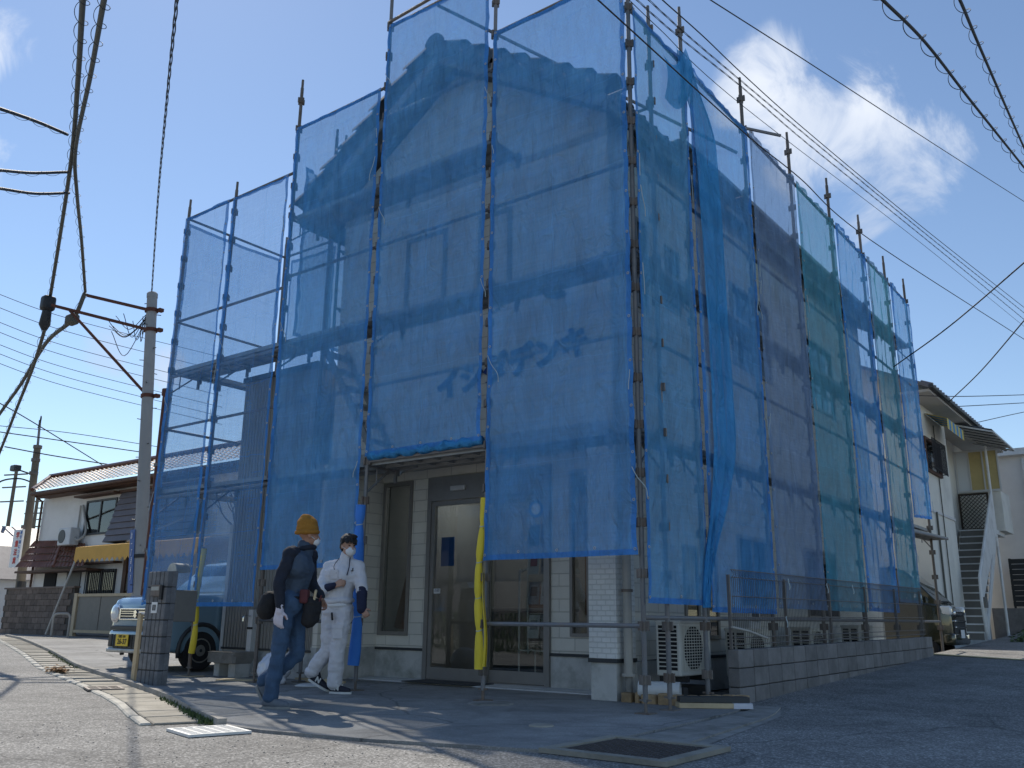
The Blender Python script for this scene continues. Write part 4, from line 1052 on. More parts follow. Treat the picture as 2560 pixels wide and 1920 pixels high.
for y, z in ((2.35,1.25),(4.5,1.28),(3.6,.78)): pass
tp = MB(); tp.tube([(.15,1.62,.78),(.17,2.0,.74),(.16,2.55,.66)], .014, 8); tag(tp.build('bamboo_stick', 'pipe_beige'), 'pale stick poking through the mesh fence at its near end', 'stick')
# posts ribbons
for (y, z, lb_) in ((3.3,1.22,'scrap of pale ribbon near the top of the mesh fence, nearest the corner'),(4.7,1.22,'scrap of pale ribbon high in the middle of the mesh fence'),(3.15,.78,'scrap of pale ribbon low down on the mesh fence'),(5.8,1.24,'farthest scrap of pale ribbon on the mesh fence')):
    r_ = MB(); r_.grid(lambda u, v: (.165+.005*sin(v*6), y+u*.03+.01*sin(v*5), z+v*.13), 2, 6)
    tag(r_.build('ribbon', 'cord'), lb_, 'ribbon', 'ribbons on the mesh fence')

# ------------------------------------------------------------------ air conditioners and clutter on the lane side
def ac_unit(label, x, y, z, rotz=0.0, full=True, group='outdoor air conditioner units'):
    """local: grille faces +x, narrow louvred side faces -y"""
    t = thing('air_conditioner', label, 'air conditioner', (x, y, z), rotz, group)
    W, D, H = .28, .74, .56
    MB().bbox((-W/2,0,0),(W/2,D,H),.015).build('casing', 'ac_case', t, world=False)
    MB().bbox((-W/2-.006,-.006,H-.03),(W/2+.006,D+.006,H+.004),.006,1).build('top_lid', 'ac_case', t, world=False)
    MB().lathe((W/2+.001,D*.42,H*.5), [(.225,0),(.225,.002)], 30, 'x').build('fan_opening', 'dark_hollow', t, world=False)
    g_ = MB()
    for i in range(16):
        zz = H*.5-.22+i*.0293; g_.b2((W/2+.004,D*.42-.25,zz),(W/2+.010,D*.42+.25,zz+.007))
    for i in range(9):
        yy = D*.42-.24+i*.06; g_.b2((W/2+.010,yy,.05),(W/2+.014,yy+.005,H-.05))
    tag(g_.build('grille', 'ac_case', t, world=False), kind='stuff')
    lv = None
    for i in range(11):
        for j in (-1, 1):
            zz = .06+i*.042
            if lv is None: lv = MB().b2((-.045,-.003,0),(.045,-.0005,.030)).build('louvre', 'dark_hollow', t, world=False); ob = lv
            else: ob = link_copy(lv, t)
            ob.location = (j*.062, 0, zz)
    for yy in (.10, D-.16): MB().b2((-.16,yy,-.06),(.16,yy+.06,0)).build('foot', 'black_plastic', t, world=False)
    return t
ac_unit('cream outdoor air conditioner unit nearest the corner scaffold pole', -.40, 1.22, .28)
ac_unit('cream outdoor air conditioner unit behind the near end of the mesh fence', -.42, 3.0, .20)
ac_unit('cream outdoor air conditioner unit in the middle behind the mesh fence', -.42, 5.2, .22)
ac_unit('cream outdoor air conditioner unit at the far end behind the mesh fence', -.42, 7.4, .25)
b = MB().bbox((-.55,1.25,.06),(-.25,1.36,.17),.01); b.bbox((-.55,1.78,.06),(-.25,1.89,.17),.01)
tag(b.build('ac_stand', 'block_mortar'), 'pair of dark support blocks under the nearest air conditioner', 'support block')
pv = MB(); P = []
n = 22
for k in range(2):
    pass
pv = MB(); R1, R2 = .085, .078
vs = []; fs = []
a0 = Vector((-.62,.98,.15)); a1 = Vector((-.22,1.12,.15)); ax = (a1-a0).normalized(); s1 = ax.cross(Vector((0,0,1))).normalized(); s2 = Vector((0,0,1))
for p in (a0, a1):
    for r in (R1, R2):
        for k in range(n): a = 2*pi*k/n; vs.append(p+(s1*cos(a)+s2*sin(a))*r)
for k in range(n):
    j = (k+1) % n; fs += [(k, j, 2*n+j, 2*n+k), (n+k, 3*n+k, 3*n+j, n+j), (k, n+k, n+j, j), (2*n+k, 2*n+j, 3*n+j, 3*n+k)]
pv.add(vs, fs); tag(pv.build('plastic_pipe', 'pvc_white', smooth=True, auto=40), 'short length of white plastic pipe lying under the air conditioner', 'pipe')
# water heater / meters behind fence
wh = thing('water_heater', 'white boxy water heater behind the mesh fence', 'water heater', (-.72,4.1,.45)); MB().bbox((-.86,3.95,.45),(-.62,4.30,1.05),.02).build('case', 'pvc_white', wh); MB().b2((-.617,4.02,.85),(-.612,4.22,.98)).build('vent', 'dark_trim', wh)
MB().tube([(-.72,4.02,.45),(-.72,4.02,.05)], .018, 8).tube([(-.72,4.2,.45),(-.72,4.2,.05)], .018, 8).build('pipes', 'pipe_beige', wh)
# stone edging
ed = thing('stone_edging', 'row of rough ochre edging stones beside the corner pole', 'edging', (-.3,.97,0))
x = -.80; SI = 0
sx = [(-.80,.955,.12),(-.64,.955,.05),(-.56,.95,.17),(-.37,.955,.12),(-.10,1.02,.11),(.02,1.09,.10),(.11,1.15,.10),(.20,1.22,.12),(-.23,.97,.11),(.30,1.30,.12)]
for (x, y, w) in sx:
    m = MB(); m.bbox((x,y-.05,.0),(x+w,y+.06,.125+random.uniform(-.01,.012)),.018,2)
    for v in m.v: v += Vector((fbm(v.x*9,v.y*9,v.z*9),fbm(v.y*9,v.z*9,2),fbm(v.x*9,v.z*9,5)))*.010
    m.build('stone', 'stone_ochre', ed, smooth=False)
# bundle of boards
bd = thing('board_bundle', 'bundle of dark boards over a wrapped yellow board lying by the stones', 'boards', (.16,1.0,.02))
p, q = Vector((-.08,.80,0)), Vector((.45,1.22,0)); m = MB(); m.beam(p+Vector((0,0,.10)), q+Vector((0,0,.10)), .16, .05); m.build('top_board', 'bare_steel' if False else 'dark_trim', bd)
m = MB(); m.beam(p+Vector((0,-.03,.048)), q+Vector((0,-.03,.048)), .20, .045); m.build('yellow_board', 'foam_yellow' if False else 'board_tan', bd)
m = MB(); m.beam(p.lerp(q,.78)+Vector((0,-.03,.048)), q+Vector((.03,-.01,.048)), .206, .050); m.build('wrapping', 'bag_plastic', bd)
m = MB(); m.beam(p+Vector((0,0,.012)), q+Vector((0,0,.012)), .14, .02); m.build('bottom_board', 'dark_trim', bd)

# ------------------------------------------------------------------ rack and things inside the shop
rk = thing('flyer_rack', 'wire flyer rack with catalogues behind the glass door', 'rack', (-2.7,2.15,.05))
m = MB(); Y = 2.12
m.tube(catmull([(-3.02,Y,.06),(-3.02,Y,1.35),(-2.98,Y,1.45),(-2.90,Y,1.48)], 5), .013, 6); m.tube(catmull([(-2.88,Y,2.0),(-2.88,Y,.55),(-2.82,Y,.46),(-2.45,Y,.45)], 5), .010, 6); m.tube([(-2.76,Y,.45),(-2.76,Y,.06)], .010, 6); m.tube([(-3.02,Y,.45),(-2.85,Y,.45)], .010, 6)
m.build('frame', 'frame_white', rk)
w_ = MB()
for i in range(5):
    for j in range(4): w_.tube([(-2.86,Y+.01,.50+i*.35+j*.02),(-2.44,Y+.01,.50+i*.35+j*.02)], .003, 4)
w_.build('wires', 'frame_white', rk)
for i, z in enumerate((.60,1.02,1.40,1.76)):
    for j, x in enumerate((-2.855,-2.66,-2.49)):
        wd = .17 if j < 2 else .08
        fl_ = MB(); fl_.box((x+wd/2,Y-.02,z+.15),(wd,.006,.29),(-.12,0,0)); f_ = fl_.build('flyer', ('paper_grey','paper_red','paper')[(i*2+j) % 3] if i > 2 else ('paper','paper_grey')[(i+j) % 2], rk)
        pi_ = MB(); pi_.box((x+wd*.5,Y-.026,z+.17),(wd*.62,.004,.12),(-.12,0,0)); pi_.build('picture', ('paper_grey','print_black','paper_red')[(i+j*2) % 3], f_)
ct = thing('shop_counter', 'dark shop counter seen through the glass door', 'counter', (-4.0,3.4,.06)); MB().bbox((-4.5,3.2,.06),(-3.2,3.7,.95),.02).build('body', 'dark_trim', ct); MB().bbox((-4.55,3.15,.95),(-3.15,3.75,1.0),.01).build('top', 'door_frame', ct)
cb = thing('cardboard_box', 'brown cardboard box on the shop counter', 'box', (-3.5,3.4,1.0)); MB().bbox((-3.7,3.25,1.0),(-3.3,3.6,1.32),.01).build('body', 'timber', cb)
ps = MB().b2((-4.36,2.05,1.55),(-4.12,2.06,1.95)); tag(ps.build('blue_poster', 'print_blue'), 'blue poster behind the left door pane', 'poster')
ps = MB().b2((-5.05,2.3,1.0),(-4.9,2.32,1.9)); tag(ps.build('banner', 'print_blue'), 'narrow blue banner behind the tall window', 'banner')
mt = MB().bbox((-4.30,1.28,.04),(-3.15,1.78,.052),.006,1); tag(mt.build('door_mat', 'mat_rubber'), 'dark grey rubber mat on the white tile step', 'door mat')

# ------------------------------------------------------------------ gate pillar with letter box
gp = thing('gate_pillar', 'grey fluted block pillar with letter slot beside the road', 'pillar', (-6.14,-1.12,0))
px0, px1, py0, py1 = -6.36, -5.93, -1.19, -1.05
MB().b2((px0+.006,py0+.006,0),(px1-.006,py1-.006,1.36)).build('core', 'block_mortar', gp)
RB = None
for r in range(7):
    z0 = .0+r*.196
    for c in range(5):
        m_ = MB()
        if RB is None: RB = m_.bbox((0,0,0),(.076,.07,.184),.007,1).build('ribbed_block', 'pillar_block', gp, world=False); ob = RB
        else: ob = link_copy(RB, gp)
        ob.location = (px0+c*.0868+.14+6.0-6.0-.0+0, 0, 0)
        ob.location = (px0+c*.0885-(-6.14), py0-(-1.12)+random.uniform(-.002,.002), z0)
SBK = None
for r in range(7):
    if SBK is None: SBK = MB().bbox((0,0,0),(.43,.070,.190),.005,1).build('back_block', 'pillar_block', gp, world=False); ob = SBK
    else: ob = link_copy(SBK, gp)
    ob.location = (px0+.14+6.0-.0, 0, 0); ob.location = (px0+6.14, py0+.0705+1.12, r*.196)
lb = MB(); lb.bbox((px1-.30,py0-.03,1.06),(px1-.10,py0-.001,1.20),.006); lo = lb.build('letter_slot', 'bare_steel', gp)
MB().b2((px1-.285,py0-.034,1.13),(px1-.115,py0-.031,1.175)).build('flap', 'galvanised', lo); MB().b2((px1-.10,py0-.028,1.02),(px1-.055,py0-.002,1.19)).build('intercom', 'print_black', lo)
nb = MB().b2((px1-.27,py0-.012,.86),(px1-.15,py0-.002,.99)); no = nb.build('name_plate', 'sign_white', gp); MB().b2((px1-.245,py0-.0135,.89),(px1-.225,py0-.0122,.96)).b2((px1-.217,py0-.0135,.89),(px1-.200,py0-.0122,.96)).b2((px1-.192,py0-.0135,.89),(px1-.172,py0-.0122,.96)).build('plate_print', 'print_black', no)
MB().bbox((px1-.20,py1,.76),(px1+.0,py1+.30,1.14),.008).build('letter_box', 'gate_panel', gp)
ar = MB(); poly = [(.10*cos(a*pi/10), .11*sin(a*pi/10)) for a in range(11)]; ar.prism([(x+.0, y) for x, y in poly], (px1-.15,py1+.0,1.36), (0,1,0) if False else (1,0,0), (0,0,1), (0,.20,0)); ar.build('arched_hood', 'galvanised', gp)
sk = MB(); sk.b2((-6.62,-1.12,.02),(-6.58,-1.08,.86)); sk.b2((-6.58,-1.12,.02),(-6.545,-1.085,.84)); tag(sk.build('wooden_stake', 'board_tan'), 'pair of weathered wooden stakes beside the grey block pillar', 'stake')
sk2 = MB().bbox((-6.66,-1.10,.84),(-6.50,-1.05,.87),.01); tag(sk2.build('glove_scrap', 'pvc_white'), 'scrap of white cloth on top of the wooden stakes', 'cloth')

# ------------------------------------------------------------------ basin with tap stand
bs = thing('wash_basin', 'grey ribbed garden basin with a tap post in front of the annex', 'basin', (-6.8,.5,.02))
bx0, bx1, by0, by1 = -7.08, -6.50, .30, .66
def ring(z, g): return [(bx0-g,by0-g,z),(bx1+g,by0-g,z),(bx1+g,by1+g,z),(bx0-g,by1+g,z)]
m = MB(); A = ring(.20,-.05)+ring(.36,.02)+ring(.36,-.03)+ring(.24,-.09); m.add(A, [(0,1,5,4),(1,2,6,5),(2,3,7,6),(3,0,4,7),(4,5,9,8),(5,6,10,9),(6,7,11,10),(7,4,8,11),(8,9,13,12),(9,10,14,13),(10,11,15,14),(11,8,12,15),(12,13,14,15),(0,3,2,1)]); m.build('bowl', 'kerb_concrete', bs)
m = MB()
for i in range(20): xx = bx0+.02+i*.0285; m.b2((xx,by0-.034,.215),(xx+.012,by0+.03,.335))
tag(m.build('ribs', 'kerb_concrete', bs), kind='stuff')
m = MB(); m.b2((bx0+.05,by0+.06,.02),(bx0+.17,by1-.06,.205)); m.b2((bx1-.20,by0+.06,.02),(bx1-.05,by1-.06,.205)); m.b2((bx0+.17,by1-.14,.02),(bx1-.20,by1-.06,.205)); m.build('plinth', 'base_render', bs)
m = MB(); m.b2((-6.78,.68,.02),(-6.68,.77,.93)); pst = m.build('tap_post', 'pvc_white', bs)
MB().tube(catmull([(-6.73,.68,.84),(-6.73,.60,.85),(-6.73,.56,.83),(-6.73,.555,.77)],5), .013, 8).build('tap', 'chrome', pst)
MB().b2((-6.79,.672,.66),(-6.67,.684,.69)).build('strap', 'black_plastic', pst)

# ------------------------------------------------------------------ loose things on the apron
def crumple(name, label, cat, c, r, mat, sq=.7):
    bm = bmesh.new(); bmesh.ops.create_icosphere(bm, subdivisions=4, radius=1.0); m = MB(); bm.verts.index_update()
    vs = []
    for v in bm.verts:
        n_ = fbm(v.co.x*1.4+c[0]*3, v.co.y*1.4, v.co.z*1.4); k_ = 1+.32*n_; p = Vector((v.co.x*r[0]*k_, v.co.y*r[1]*k_, max(-.62, v.co.z*k_)*r[2])); vs.append(p+Vector(c))
    m.add(vs, [[v.index for v in f.verts] for f in bm.faces]); bm.free(); return tag(m.build(name, mat, smooth=True), label, cat)
crumple('plastic_bag', 'crumpled pale plastic bag on the ground behind the worker in jeans', 'bag', (-5.30,.02,.16), (.24,.16,.22), 'bag_plastic')
m = MB(); m.lathe((-4.62,.04,.024), [(.17,0),(.18,.012),(.12,.03)], 26); tag(m.build('white_disc', 'pvc_white', smooth=True), 'flat white round disc lying on the apron behind the worker in white', 'disc')
m = MB(); m.box((-6.1,.1,.03),(.52,.25,.014),(0,0,.5)); tag(m.build('base_board', 'board_tan'), 'pale board lying on the ground left of the plastic bag', 'board')
m = MB(); m.box((-7.1,.02,.036),(.34,.26,.012),(0,0,.2)); tag(m.build('sole_board', 'board_tan'), 'board under the scaffold pole beside the parked car', 'board')
m = MB(); m.box((-5.0,.62,.034),(.55,.06,.03),(0,0,.35)); m.box((-5.15,.58,.06),(.6,.05,.025),(0,0,.25)); tag(m.build('scrap_timber', 'board_tan'), 'two scrap timber strips against the wall base behind the workers', 'timber')
# weeds along the kerb
random.seed(3)
wd = MB()
for i in range(900):
    s_ = random.choice((random.uniform(.1,2.6), random.uniform(.2,1.2), random.uniform(7.5,12))); p, d = kpt(s_); n_ = Vector((d.y,-d.x,0)); n_ = -n_ if n_.y > 0 else n_
    c = p+n_*(random.gauss(.06,.025)); h = random.uniform(.012,.05); a = random.uniform(0,6.28); e = Vector((cos(a),sin(a),0))*random.uniform(.006,.012); l_ = Vector((random.uniform(-.02,.02),random.uniform(-.02,.02),h)); z = zg(c.x,c.y)+.012; c.z = z
    wd.add([c-e, c+e, c+l_], [(0,1,2)])
tag(wd.build('kerb_weeds', 'leaf_green', origin=(-2.5,-2.8,0)), 'low weeds and moss in the joint between kerb and gutter', 'weeds', kind='stuff')
lf = MB(); random.seed(5)
for i in range(160):
    c = Vector((-8.55+random.gauss(0,.10), -1.05+random.gauss(0,.05), zg(-8.5,-1)+.03+abs(random.gauss(0,.03)))); a = random.uniform(0,6.28); b_ = random.uniform(-1,1)
    e = Vector((cos(a),sin(a),b_*.5))*.03; f_ = Vector((-sin(a),cos(a),.4))*.016; lf.quad(c-e, c+f_, c+e, c-f_)
tag(lf.build('dry_leaves', 'leaf_dry', origin=(-8.55,-1.05,.04)), 'small heap of dry leaves on the road edge below the car', 'leaves', kind='stuff')
st_ = MB(); random.seed(9)
for i in range(420):
    x, y = random.uniform(-3.2,1.0), random.uniform(-4.6,-2.9); r = random.uniform(.002,.005); st_.box((x,y,zg(x,y)+r*.4+(.02 if (y > -2.9) else 0)),(r*2,r*1.6,r),(0,0,random.uniform(0,3)))
tag(st_.build('road_grit', 'kerb_concrete', origin=(-1,-3.5,0)), 'loose grit scattered on the road', 'grit', kind='stuff')

# ------------------------------------------------------------------ vehicles
def wheel(parent, c, r, w, side, rimmat='rim_grey', holes=8):
    """axis along x; side +1: rim faces +x"""
    t = MB(); t.lathe(c, [(r*.62,-w/2),(r*.92,-w/2),(r,-w*.32),(r,w*.32),(r*.92,w/2),(r*.62,w/2)], 36, 'x'); ty = t.build('wheel', 'tyre', parent, world=False, smooth=True, auto=50)
    h = MB(); x = side*w*.40; h.lathe((c[0]+x,c[1],c[2]), [(r*.66,-.01*side),(r*.66,.012*side),(r*.58,.02*side),(r*.30,-.0*side),(r*.28,.02*side),(r*.12,.03*side)], 32, 'x'); ri = h.build('rim', rimmat, ty, world=False, smooth=True, auto=35)
    o_ = MB()
    for k in range(holes):
        a = 2*pi*k/holes; o_.lathe((c[0]+x+.012*side, c[1]+r*.46*cos(a), c[2]+r*.46*sin(a)), [(r*.085,-.004*side),(r*.085,.008*side)], 12, 'x')
    o_.build('rim_holes', 'dark_hollow', ri, world=False); MB().lathe((c[0]+x+.02*side,c[1],c[2]), [(r*.10,0),(r*.08,.012*side)], 14, 'x').build('hub', 'car_dark', ri, world=False)
    return ty
def loft(m, secs, close=True):
    """secs: list of rings with the same number of points"""
    n = len(secs[0]); o = len(m.v)
    for s_ in secs: m.v += [Vector(p) for p in s_]
    for i in range(len(secs)-1):
        for k in range(n):
            j = (k+1) % n; m.f.append((o+i*n+k, o+i*n+j, o+(i+1)*n+j, o+(i+1)*n+k))
    m.f.append(tuple(o+k for k in range(n))[::-1]); m.f.append(tuple(o+(len(secs)-1)*n+k for k in range(n)))
def rring(y, hw, z0, z1, r=.12, n=5, tuck=0.0, crown=0.0):
    """rounded rectangle ring in the plane y"""
    P = []
    for (sx, sz) in ((1,-1),(1,1),(-1,1),(-1,-1)):
        cx = sx*(hw-r-(tuck if sz > 0 else 0)); cz = (z1-r) if sz > 0 else (z0+r); a0 = {(1,-1):-90,(1,1):0,(-1,1):90,(-1,-1):180}[(sx,sz)]
        for k in range(n+1):
            a = radians(a0+90*k/n); P.append((cx+r*cos(a), y, cz+r*sin(a)))
    return P
# small car: local front faces -y, length 3.4, width 1.475
car = thing('parked_car', 'pale blue boxy small car with yellow number plate parked behind the block pillar', 'car', (-8.40, -.08, zg(-8.4,0)+.022))
m = MB(); loft(m, [rring(.01,.66,.34,.93,.06), rring(.06,.715,.30,1.0,.07), rring(.16,.735,.27,1.04,.07), rring(.40,.737,.24,1.075,.07), rring(.85,.737,.23,1.10,.08), rring(1.1,.737,.22,1.12,.07), rring(2.2,.737,.22,1.12,.07), rring(3.0,.737,.22,1.12,.07), rring(3.30,.70,.28,1.10,.10), rring(3.39,.62,.34,1.0,.12)])
bd_ = m.build('body', 'car_paint', car, world=False, smooth=True, auto=45)
m = MB(); loft(m, [rring(.98,.70,1.06,1.14,.03,tuck=.0), rring(1.30,.70,1.06,1.44,.05,tuck=.05), rring(1.48,.70,1.06,1.60,.07,tuck=.08), rring(1.75,.71,1.06,1.66,.08,tuck=.09), rring(2.9,.71,1.06,1.66,.08,tuck=.09), rring(3.2,.70,1.06,1.58,.08,tuck=.08), rring(3.32,.69,1.06,1.2,.05)])
cb_ = m.build('cabin', 'car_paint', car, world=False, smooth=True, auto=45)
m = MB(); m.quad((-.60,.975,1.13),(.60,.975,1.13),(.55,1.44,1.575),(-.55,1.44,1.575)); m.build('windscreen', 'dark_glass', cb_, world=False)
for y0, y1 in ((1.42,2.05),(2.12,2.85)):
    m = MB(); m.quad((.715,y0,1.14),(.715,y1,1.14),(.668,y1,1.54),(.668,max(y0,1.55),1.54)); m.build('side_window', 'dark_glass', cb_, world=False)
m = MB(); m.bbox((-.70,-.02,.27),(.70,.10,.56),.05,3); m.build('bumper', 'car_paint', car, world=False, smooth=True, auto=45)
m = MB(); m.bbox((-.50,-.035,.30),(.50,-.018,.50),.008,1); m.build('lower_grille', 'car_dark', car, world=False)
g_ = MB()
for i in range(9): g_.b2((-.5+i*.125,-.042,.31),(-.49+i*.125,-.034,.49))
for i in range(4): g_.b2((-.5,-.042,.33+i*.045),(.5,-.034,.338+i*.045))
g_.build('grille_mesh', 'black_plastic', car, world=False)
m = MB(); m.bbox((-.68,-.045,.24),(.68,.05,.30),.02,2); m.build('skid_plate', 'galvanised', car, world=False)
m = MB(); m.bbox((-.66,-.02,.56),(.66,.03,.62),.01,1); m.build('bumper_slot', 'car_dark', car, world=False)
m = MB(); m.bbox((-.42,-.010,.72),(.42,.02,.86),.02,2); gl = m.build('grille', 'car_dark', car, world=False)
m = MB()
for z in (.715,.865): m.bbox((-.44,-.022,z-.011),(.44,.012,z+.011),.006,1)
for x in (-.44,.44): m.bbox((x-.012,-.022,.71),(x+.012,.012,.87),.006,1)
for z in (.76,.80,.83): m.b2((-.42,-.016,z-.004),(.42,-.010,z+.004))
m.build('grille_trim', 'chrome', gl, world=False)
em = MB(); em.prism([(0,.055),(.05,.02),(.018,-.004),(.05,-.03),(.0,-.062),(-.05,-.022),(-.016,.002),(-.05,.028)], (0,-.035,.795), (1,0,0), (0,0,1), (0,.012,0)); em.build('emblem', 'chrome', gl, world=False)
for s_ in (-1, 1):
    m = MB(); m.lathe((s_*.575,-.012,.80), [(.135,.04),(.135,.0),(.115,-.012)], 28, 'y'); h_ = m.build('headlight', 'chrome', car, world=False, smooth=True, auto=35)
    MB().lathe((s_*.575,-.03,.80), [(.108,.012),(.09,-.004),(.04,-.012)], 24, 'y').build('lens', 'lamp_clear', h_, world=False, smooth=True)
    m = MB(); m.bbox((s_*.60-.05,-.04,.32),(s_*.60+.05,.0,.50),.015); m.build('fog_light_housing', 'car_dark', car, world=False)
m = MB(); m.b2((-.40,-.060,.335),(-.07,-.050,.50)); np_ = m.build('number_plate', 'plate_yellow', car, world=False)
text_obj('plate_number', '26-37', .105, 'print_black', np_, (-.225,-.0625,.395), (1,0,0), (0,0,1), .001, .002, world=False, scale=(1,1))
text_obj('plate_region', '相模 580', .05, 'print_black', np_, (-.235,-.0625,.468), (1,0,0), (0,0,1), .001, 0, world=False)
for y in (.62,3.0-.19):
    for s_ in (-1, 1):
        wheel(car, (s_*.66,y,.285), .285, .17, s_)
        m = MB(); m.tube([(s_*.742, y+.37*cos(a*pi/12), .285+.37*sin(a*pi/12)) for a in range(-1,14)], .032, 8); m.build('wheel_arch', 'car_dark', car, world=False, smooth=True)
m = MB(); m.b2((.738,1.0,.24),(.748,2.4,.34)); m.build('side_sill', 'car_dark', car, world=False)
for y0, y1 in ((1.02,2.07),(2.10,2.9)):
    m = MB(); m.tube([(.739,y0,.36),(.739,y0,1.10),(.739,y1,1.10),(.739,y1,.36)], .004, 4); d_ = m.build('door_seam', 'car_dark', car, world=False)
    MB().bbox((.735,y1-.20,.95),(.757,y1-.04,.98),.008,1).build('handle', 'car_paint', d_, world=False)
m = MB(); m.bbox((.74,1.12,1.08),(.90,1.26,1.24),.03,2); m.build('mirror', 'car_paint', car, world=False, smooth=True, auto=45)
m = MB(); m.tube([(-.6,.85,1.12),(-.2,.86,1.135),(.1,.88,1.16)], .008, 5); m.build('wiper', 'black_plastic', car, world=False)
for s_ in (-1,1): MB().tube([(s_*.58,1.7,1.675),(s_*.58,2.95,1.675)], .018, 6).build('roof_rail', 'galvanised', car, world=False)

# dark van: local front faces +x
van = thing('dark_van', 'dark olive van nosing out from behind the block wall', 'van', (-.05, 12.75, zg(-.8,13)+.2))
zv = .0
def vring(x, y0, y1, z0, z1, r=.10, n=5, tuck=0.0):
    hw = (y1-y0)/2; cy = (y0+y1)/2; return [(x, cy+p[0], p[2]) for p in rring(0, hw, z0, z1, r, n, tuck)]
W0, W1 = 0.0, 1.475
m = MB(); loft(m, [vring(.0,.10,1.375,.30,.80,.08), vring(-.05,.03,1.445,.24,.92,.10), vring(-.20,.0,1.475,.20,1.02,.10), vring(-.55,.0,1.475,.20,1.06,.06), vring(-3.3,.0,1.475,.20,1.06,.06)]); m.build('body', 'van_paint', van, world=False, smooth=True, auto=45)
m = MB(); loft(m, [vring(-.22,.05,1.425,.98,1.05,.03), vring(-.60,.06,1.415,.98,1.48,.06,tuck=.06), vring(-.86,.07,1.405,.98,1.72,.10,tuck=.10), vring(-1.1,.06,1.415,.98,1.80,.12,tuck=.10), vring(-3.2,.06,1.415,.98,1.80,.12,tuck=.10), vring(-3.3,.08,1.39,.98,1.7,.10)]); vc = m.build('cabin', 'van_paint', van, world=False, smooth=True, auto=45)
m = MB(); m.quad((-.235,.16,1.06),(-.235,1.31,1.06),(-.81,1.25,1.69),(-.81,.22,1.69)); m.build('windscreen', 'sky_glass', vc, world=False)
m = MB(); m.quad((-.50,.052,1.08),(-1.35,.052,1.08),(-1.35,.115,1.62),(-.86,.115,1.60)); m.build('side_window', 'dark_glass', vc, world=False)
for y in (.02,1.20):
    m = MB(); m.bbox((-.20,y-.01 if y < 1 else y,.80),(.03,y+.26,.98),.04,3); h_ = m.build('headlight', 'lamp_clear', van, world=False, smooth=True, auto=45)
    MB().bbox((-.10,y+.03,.84),(.038,y+.18,.94),.02,2).build('reflector', 'chrome', h_, world=False)
m = MB(); m.bbox((-.02,.30,.80),(.045,1.18,.88),.015,2); m.bbox((-.02,.26,.66),(.05,1.22,.70),.012,2); m.bbox((-.02,.26,.54),(.05,1.22,.575),.012,2); m.build('chrome_bars', 'chrome', van, world=False, smooth=True, auto=45)
m = MB(); m.bbox((-.02,.22,.42),(.03,1.25,.66),.01,1); m.build('grille', 'car_dark', van, world=False)
m = MB(); m.bbox((-.18,-.01,.20),(.05,1.485,.44),.06,3); m.build('bumper', 'van_paint', van, world=False, smooth=True, auto=45)
for y in (.05,1.33): MB().bbox((.02,y,.32),(.055,y+.10,.42),.01).build('fog_light', 'chrome', van, world=False)
MB().b2((.058,.55,.34),(.066,.88,.505)).build('number_plate', 'sign_white', van, world=False)
for x in (-.55,-2.7):
    for (y, s_) in ((.08,-1),(1.39,1)):
        w_ = MB(); w_.lathe((x,y,.10), [(.17,-.08),(.27,-.08),(.285,-.05),(.285,.05),(.27,.08),(.17,.08)], 30, 'y'); ty = w_.build('wheel', 'tyre', van, world=False, smooth=True, auto=50)
        MB().lathe((x,y+s_*.06,.10), [(.18,-.02*s_),(.18,.02*s_),(.05,.03*s_)], 24, 'y').build('rim', 'rim_grey', ty, world=False)
m = MB(); m.bbox((-.62,-.20,1.02),(-.46,-.04,1.22),.04,3); mi = m.build('mirror', 'chrome', van, world=False, smooth=True, auto=45); MB().b2((-.57,-.06,1.02),(-.52,.07,1.08)).build('mirror_arm', 'car_dark', mi, world=False)
m = MB(); m.tube([(-.45,-.004,.25),(-.45,-.004,1.02)], .005, 4); d_ = m.build('door_seam', 'car_dark', van, world=False); MB().bbox((-1.30,-.02,.86),(-1.12,.005,.90),.01).build('handle', 'chrome', d_, world=False)
MB().tube([(-.24,.35,1.07),(-.21,.8,1.08),(-.22,1.15,1.08)], .012, 5).build('wiper', 'black_plastic', van, world=False)

# ------------------------------------------------------------------ utility poles and cables
cp = thing('concrete_pole', 'pale concrete utility pole with brown cross arms beside the parked car', 'utility pole', (-12.15,2.20,.13))
pb, ptop = Vector((-12.15,2.20,.10)), Vector((-12.48,1.84,7.28))
m = MB(); m.tube([pb.lerp(ptop, i/10) for i in range(11)], [.132-.030*i/10 for i in range(11)], 18); m.build('shaft', 'pole_concrete', cp, smooth=True, auto=40)
m = MB(); d = (ptop-pb).normalized(); m.tube([ptop-d*.02, ptop+d*.07, ptop+d*.10], [.110,.110,.08], 18); m.build('cap', 'pole_concrete', cp, smooth=True, auto=40)
def onp(z): t = (z-pb.z)/(ptop.z-pb.z); return pb.lerp(ptop, t)
for z in (6.98,6.55,5.15,.0+1.95):
    m = MB(); c = onp(z); m.tube([c-d*.035, c+d*.035], .135 if z > 5 else .145, 18); b_ = m.build('band', 'rust_pipe' if z > 3 else 'black_plastic', cp)
    MB().box(c+Vector((.17,.10,0)), (.10,.10,.07)).build('bolt', 'rust_pipe', b_)
for a, b in (((-13.46,.96,7.26),onp(6.98)),((-14.06,.55,7.05),onp(6.55)),((-13.75,.80,6.93),onp(5.15))):
    m = MB(); m.beam(a, b, .055, .055); m.build('cross_arm', 'rust_pipe', cp)
m = MB(); c = onp(6.8)
random.seed(11)
for i in range(9):
    p = c+Vector((-.12,-.05,random.uniform(-.1,.25))); q = p+Vector((random.uniform(-1.0,-.3),random.uniform(-.5,.1),random.uniform(-.1,.2))); r_ = (p+q)/2+Vector((0,0,random.uniform(-.75,-.2)))
    m.tube(catmull([p, r_, q], 6), .008, 5)
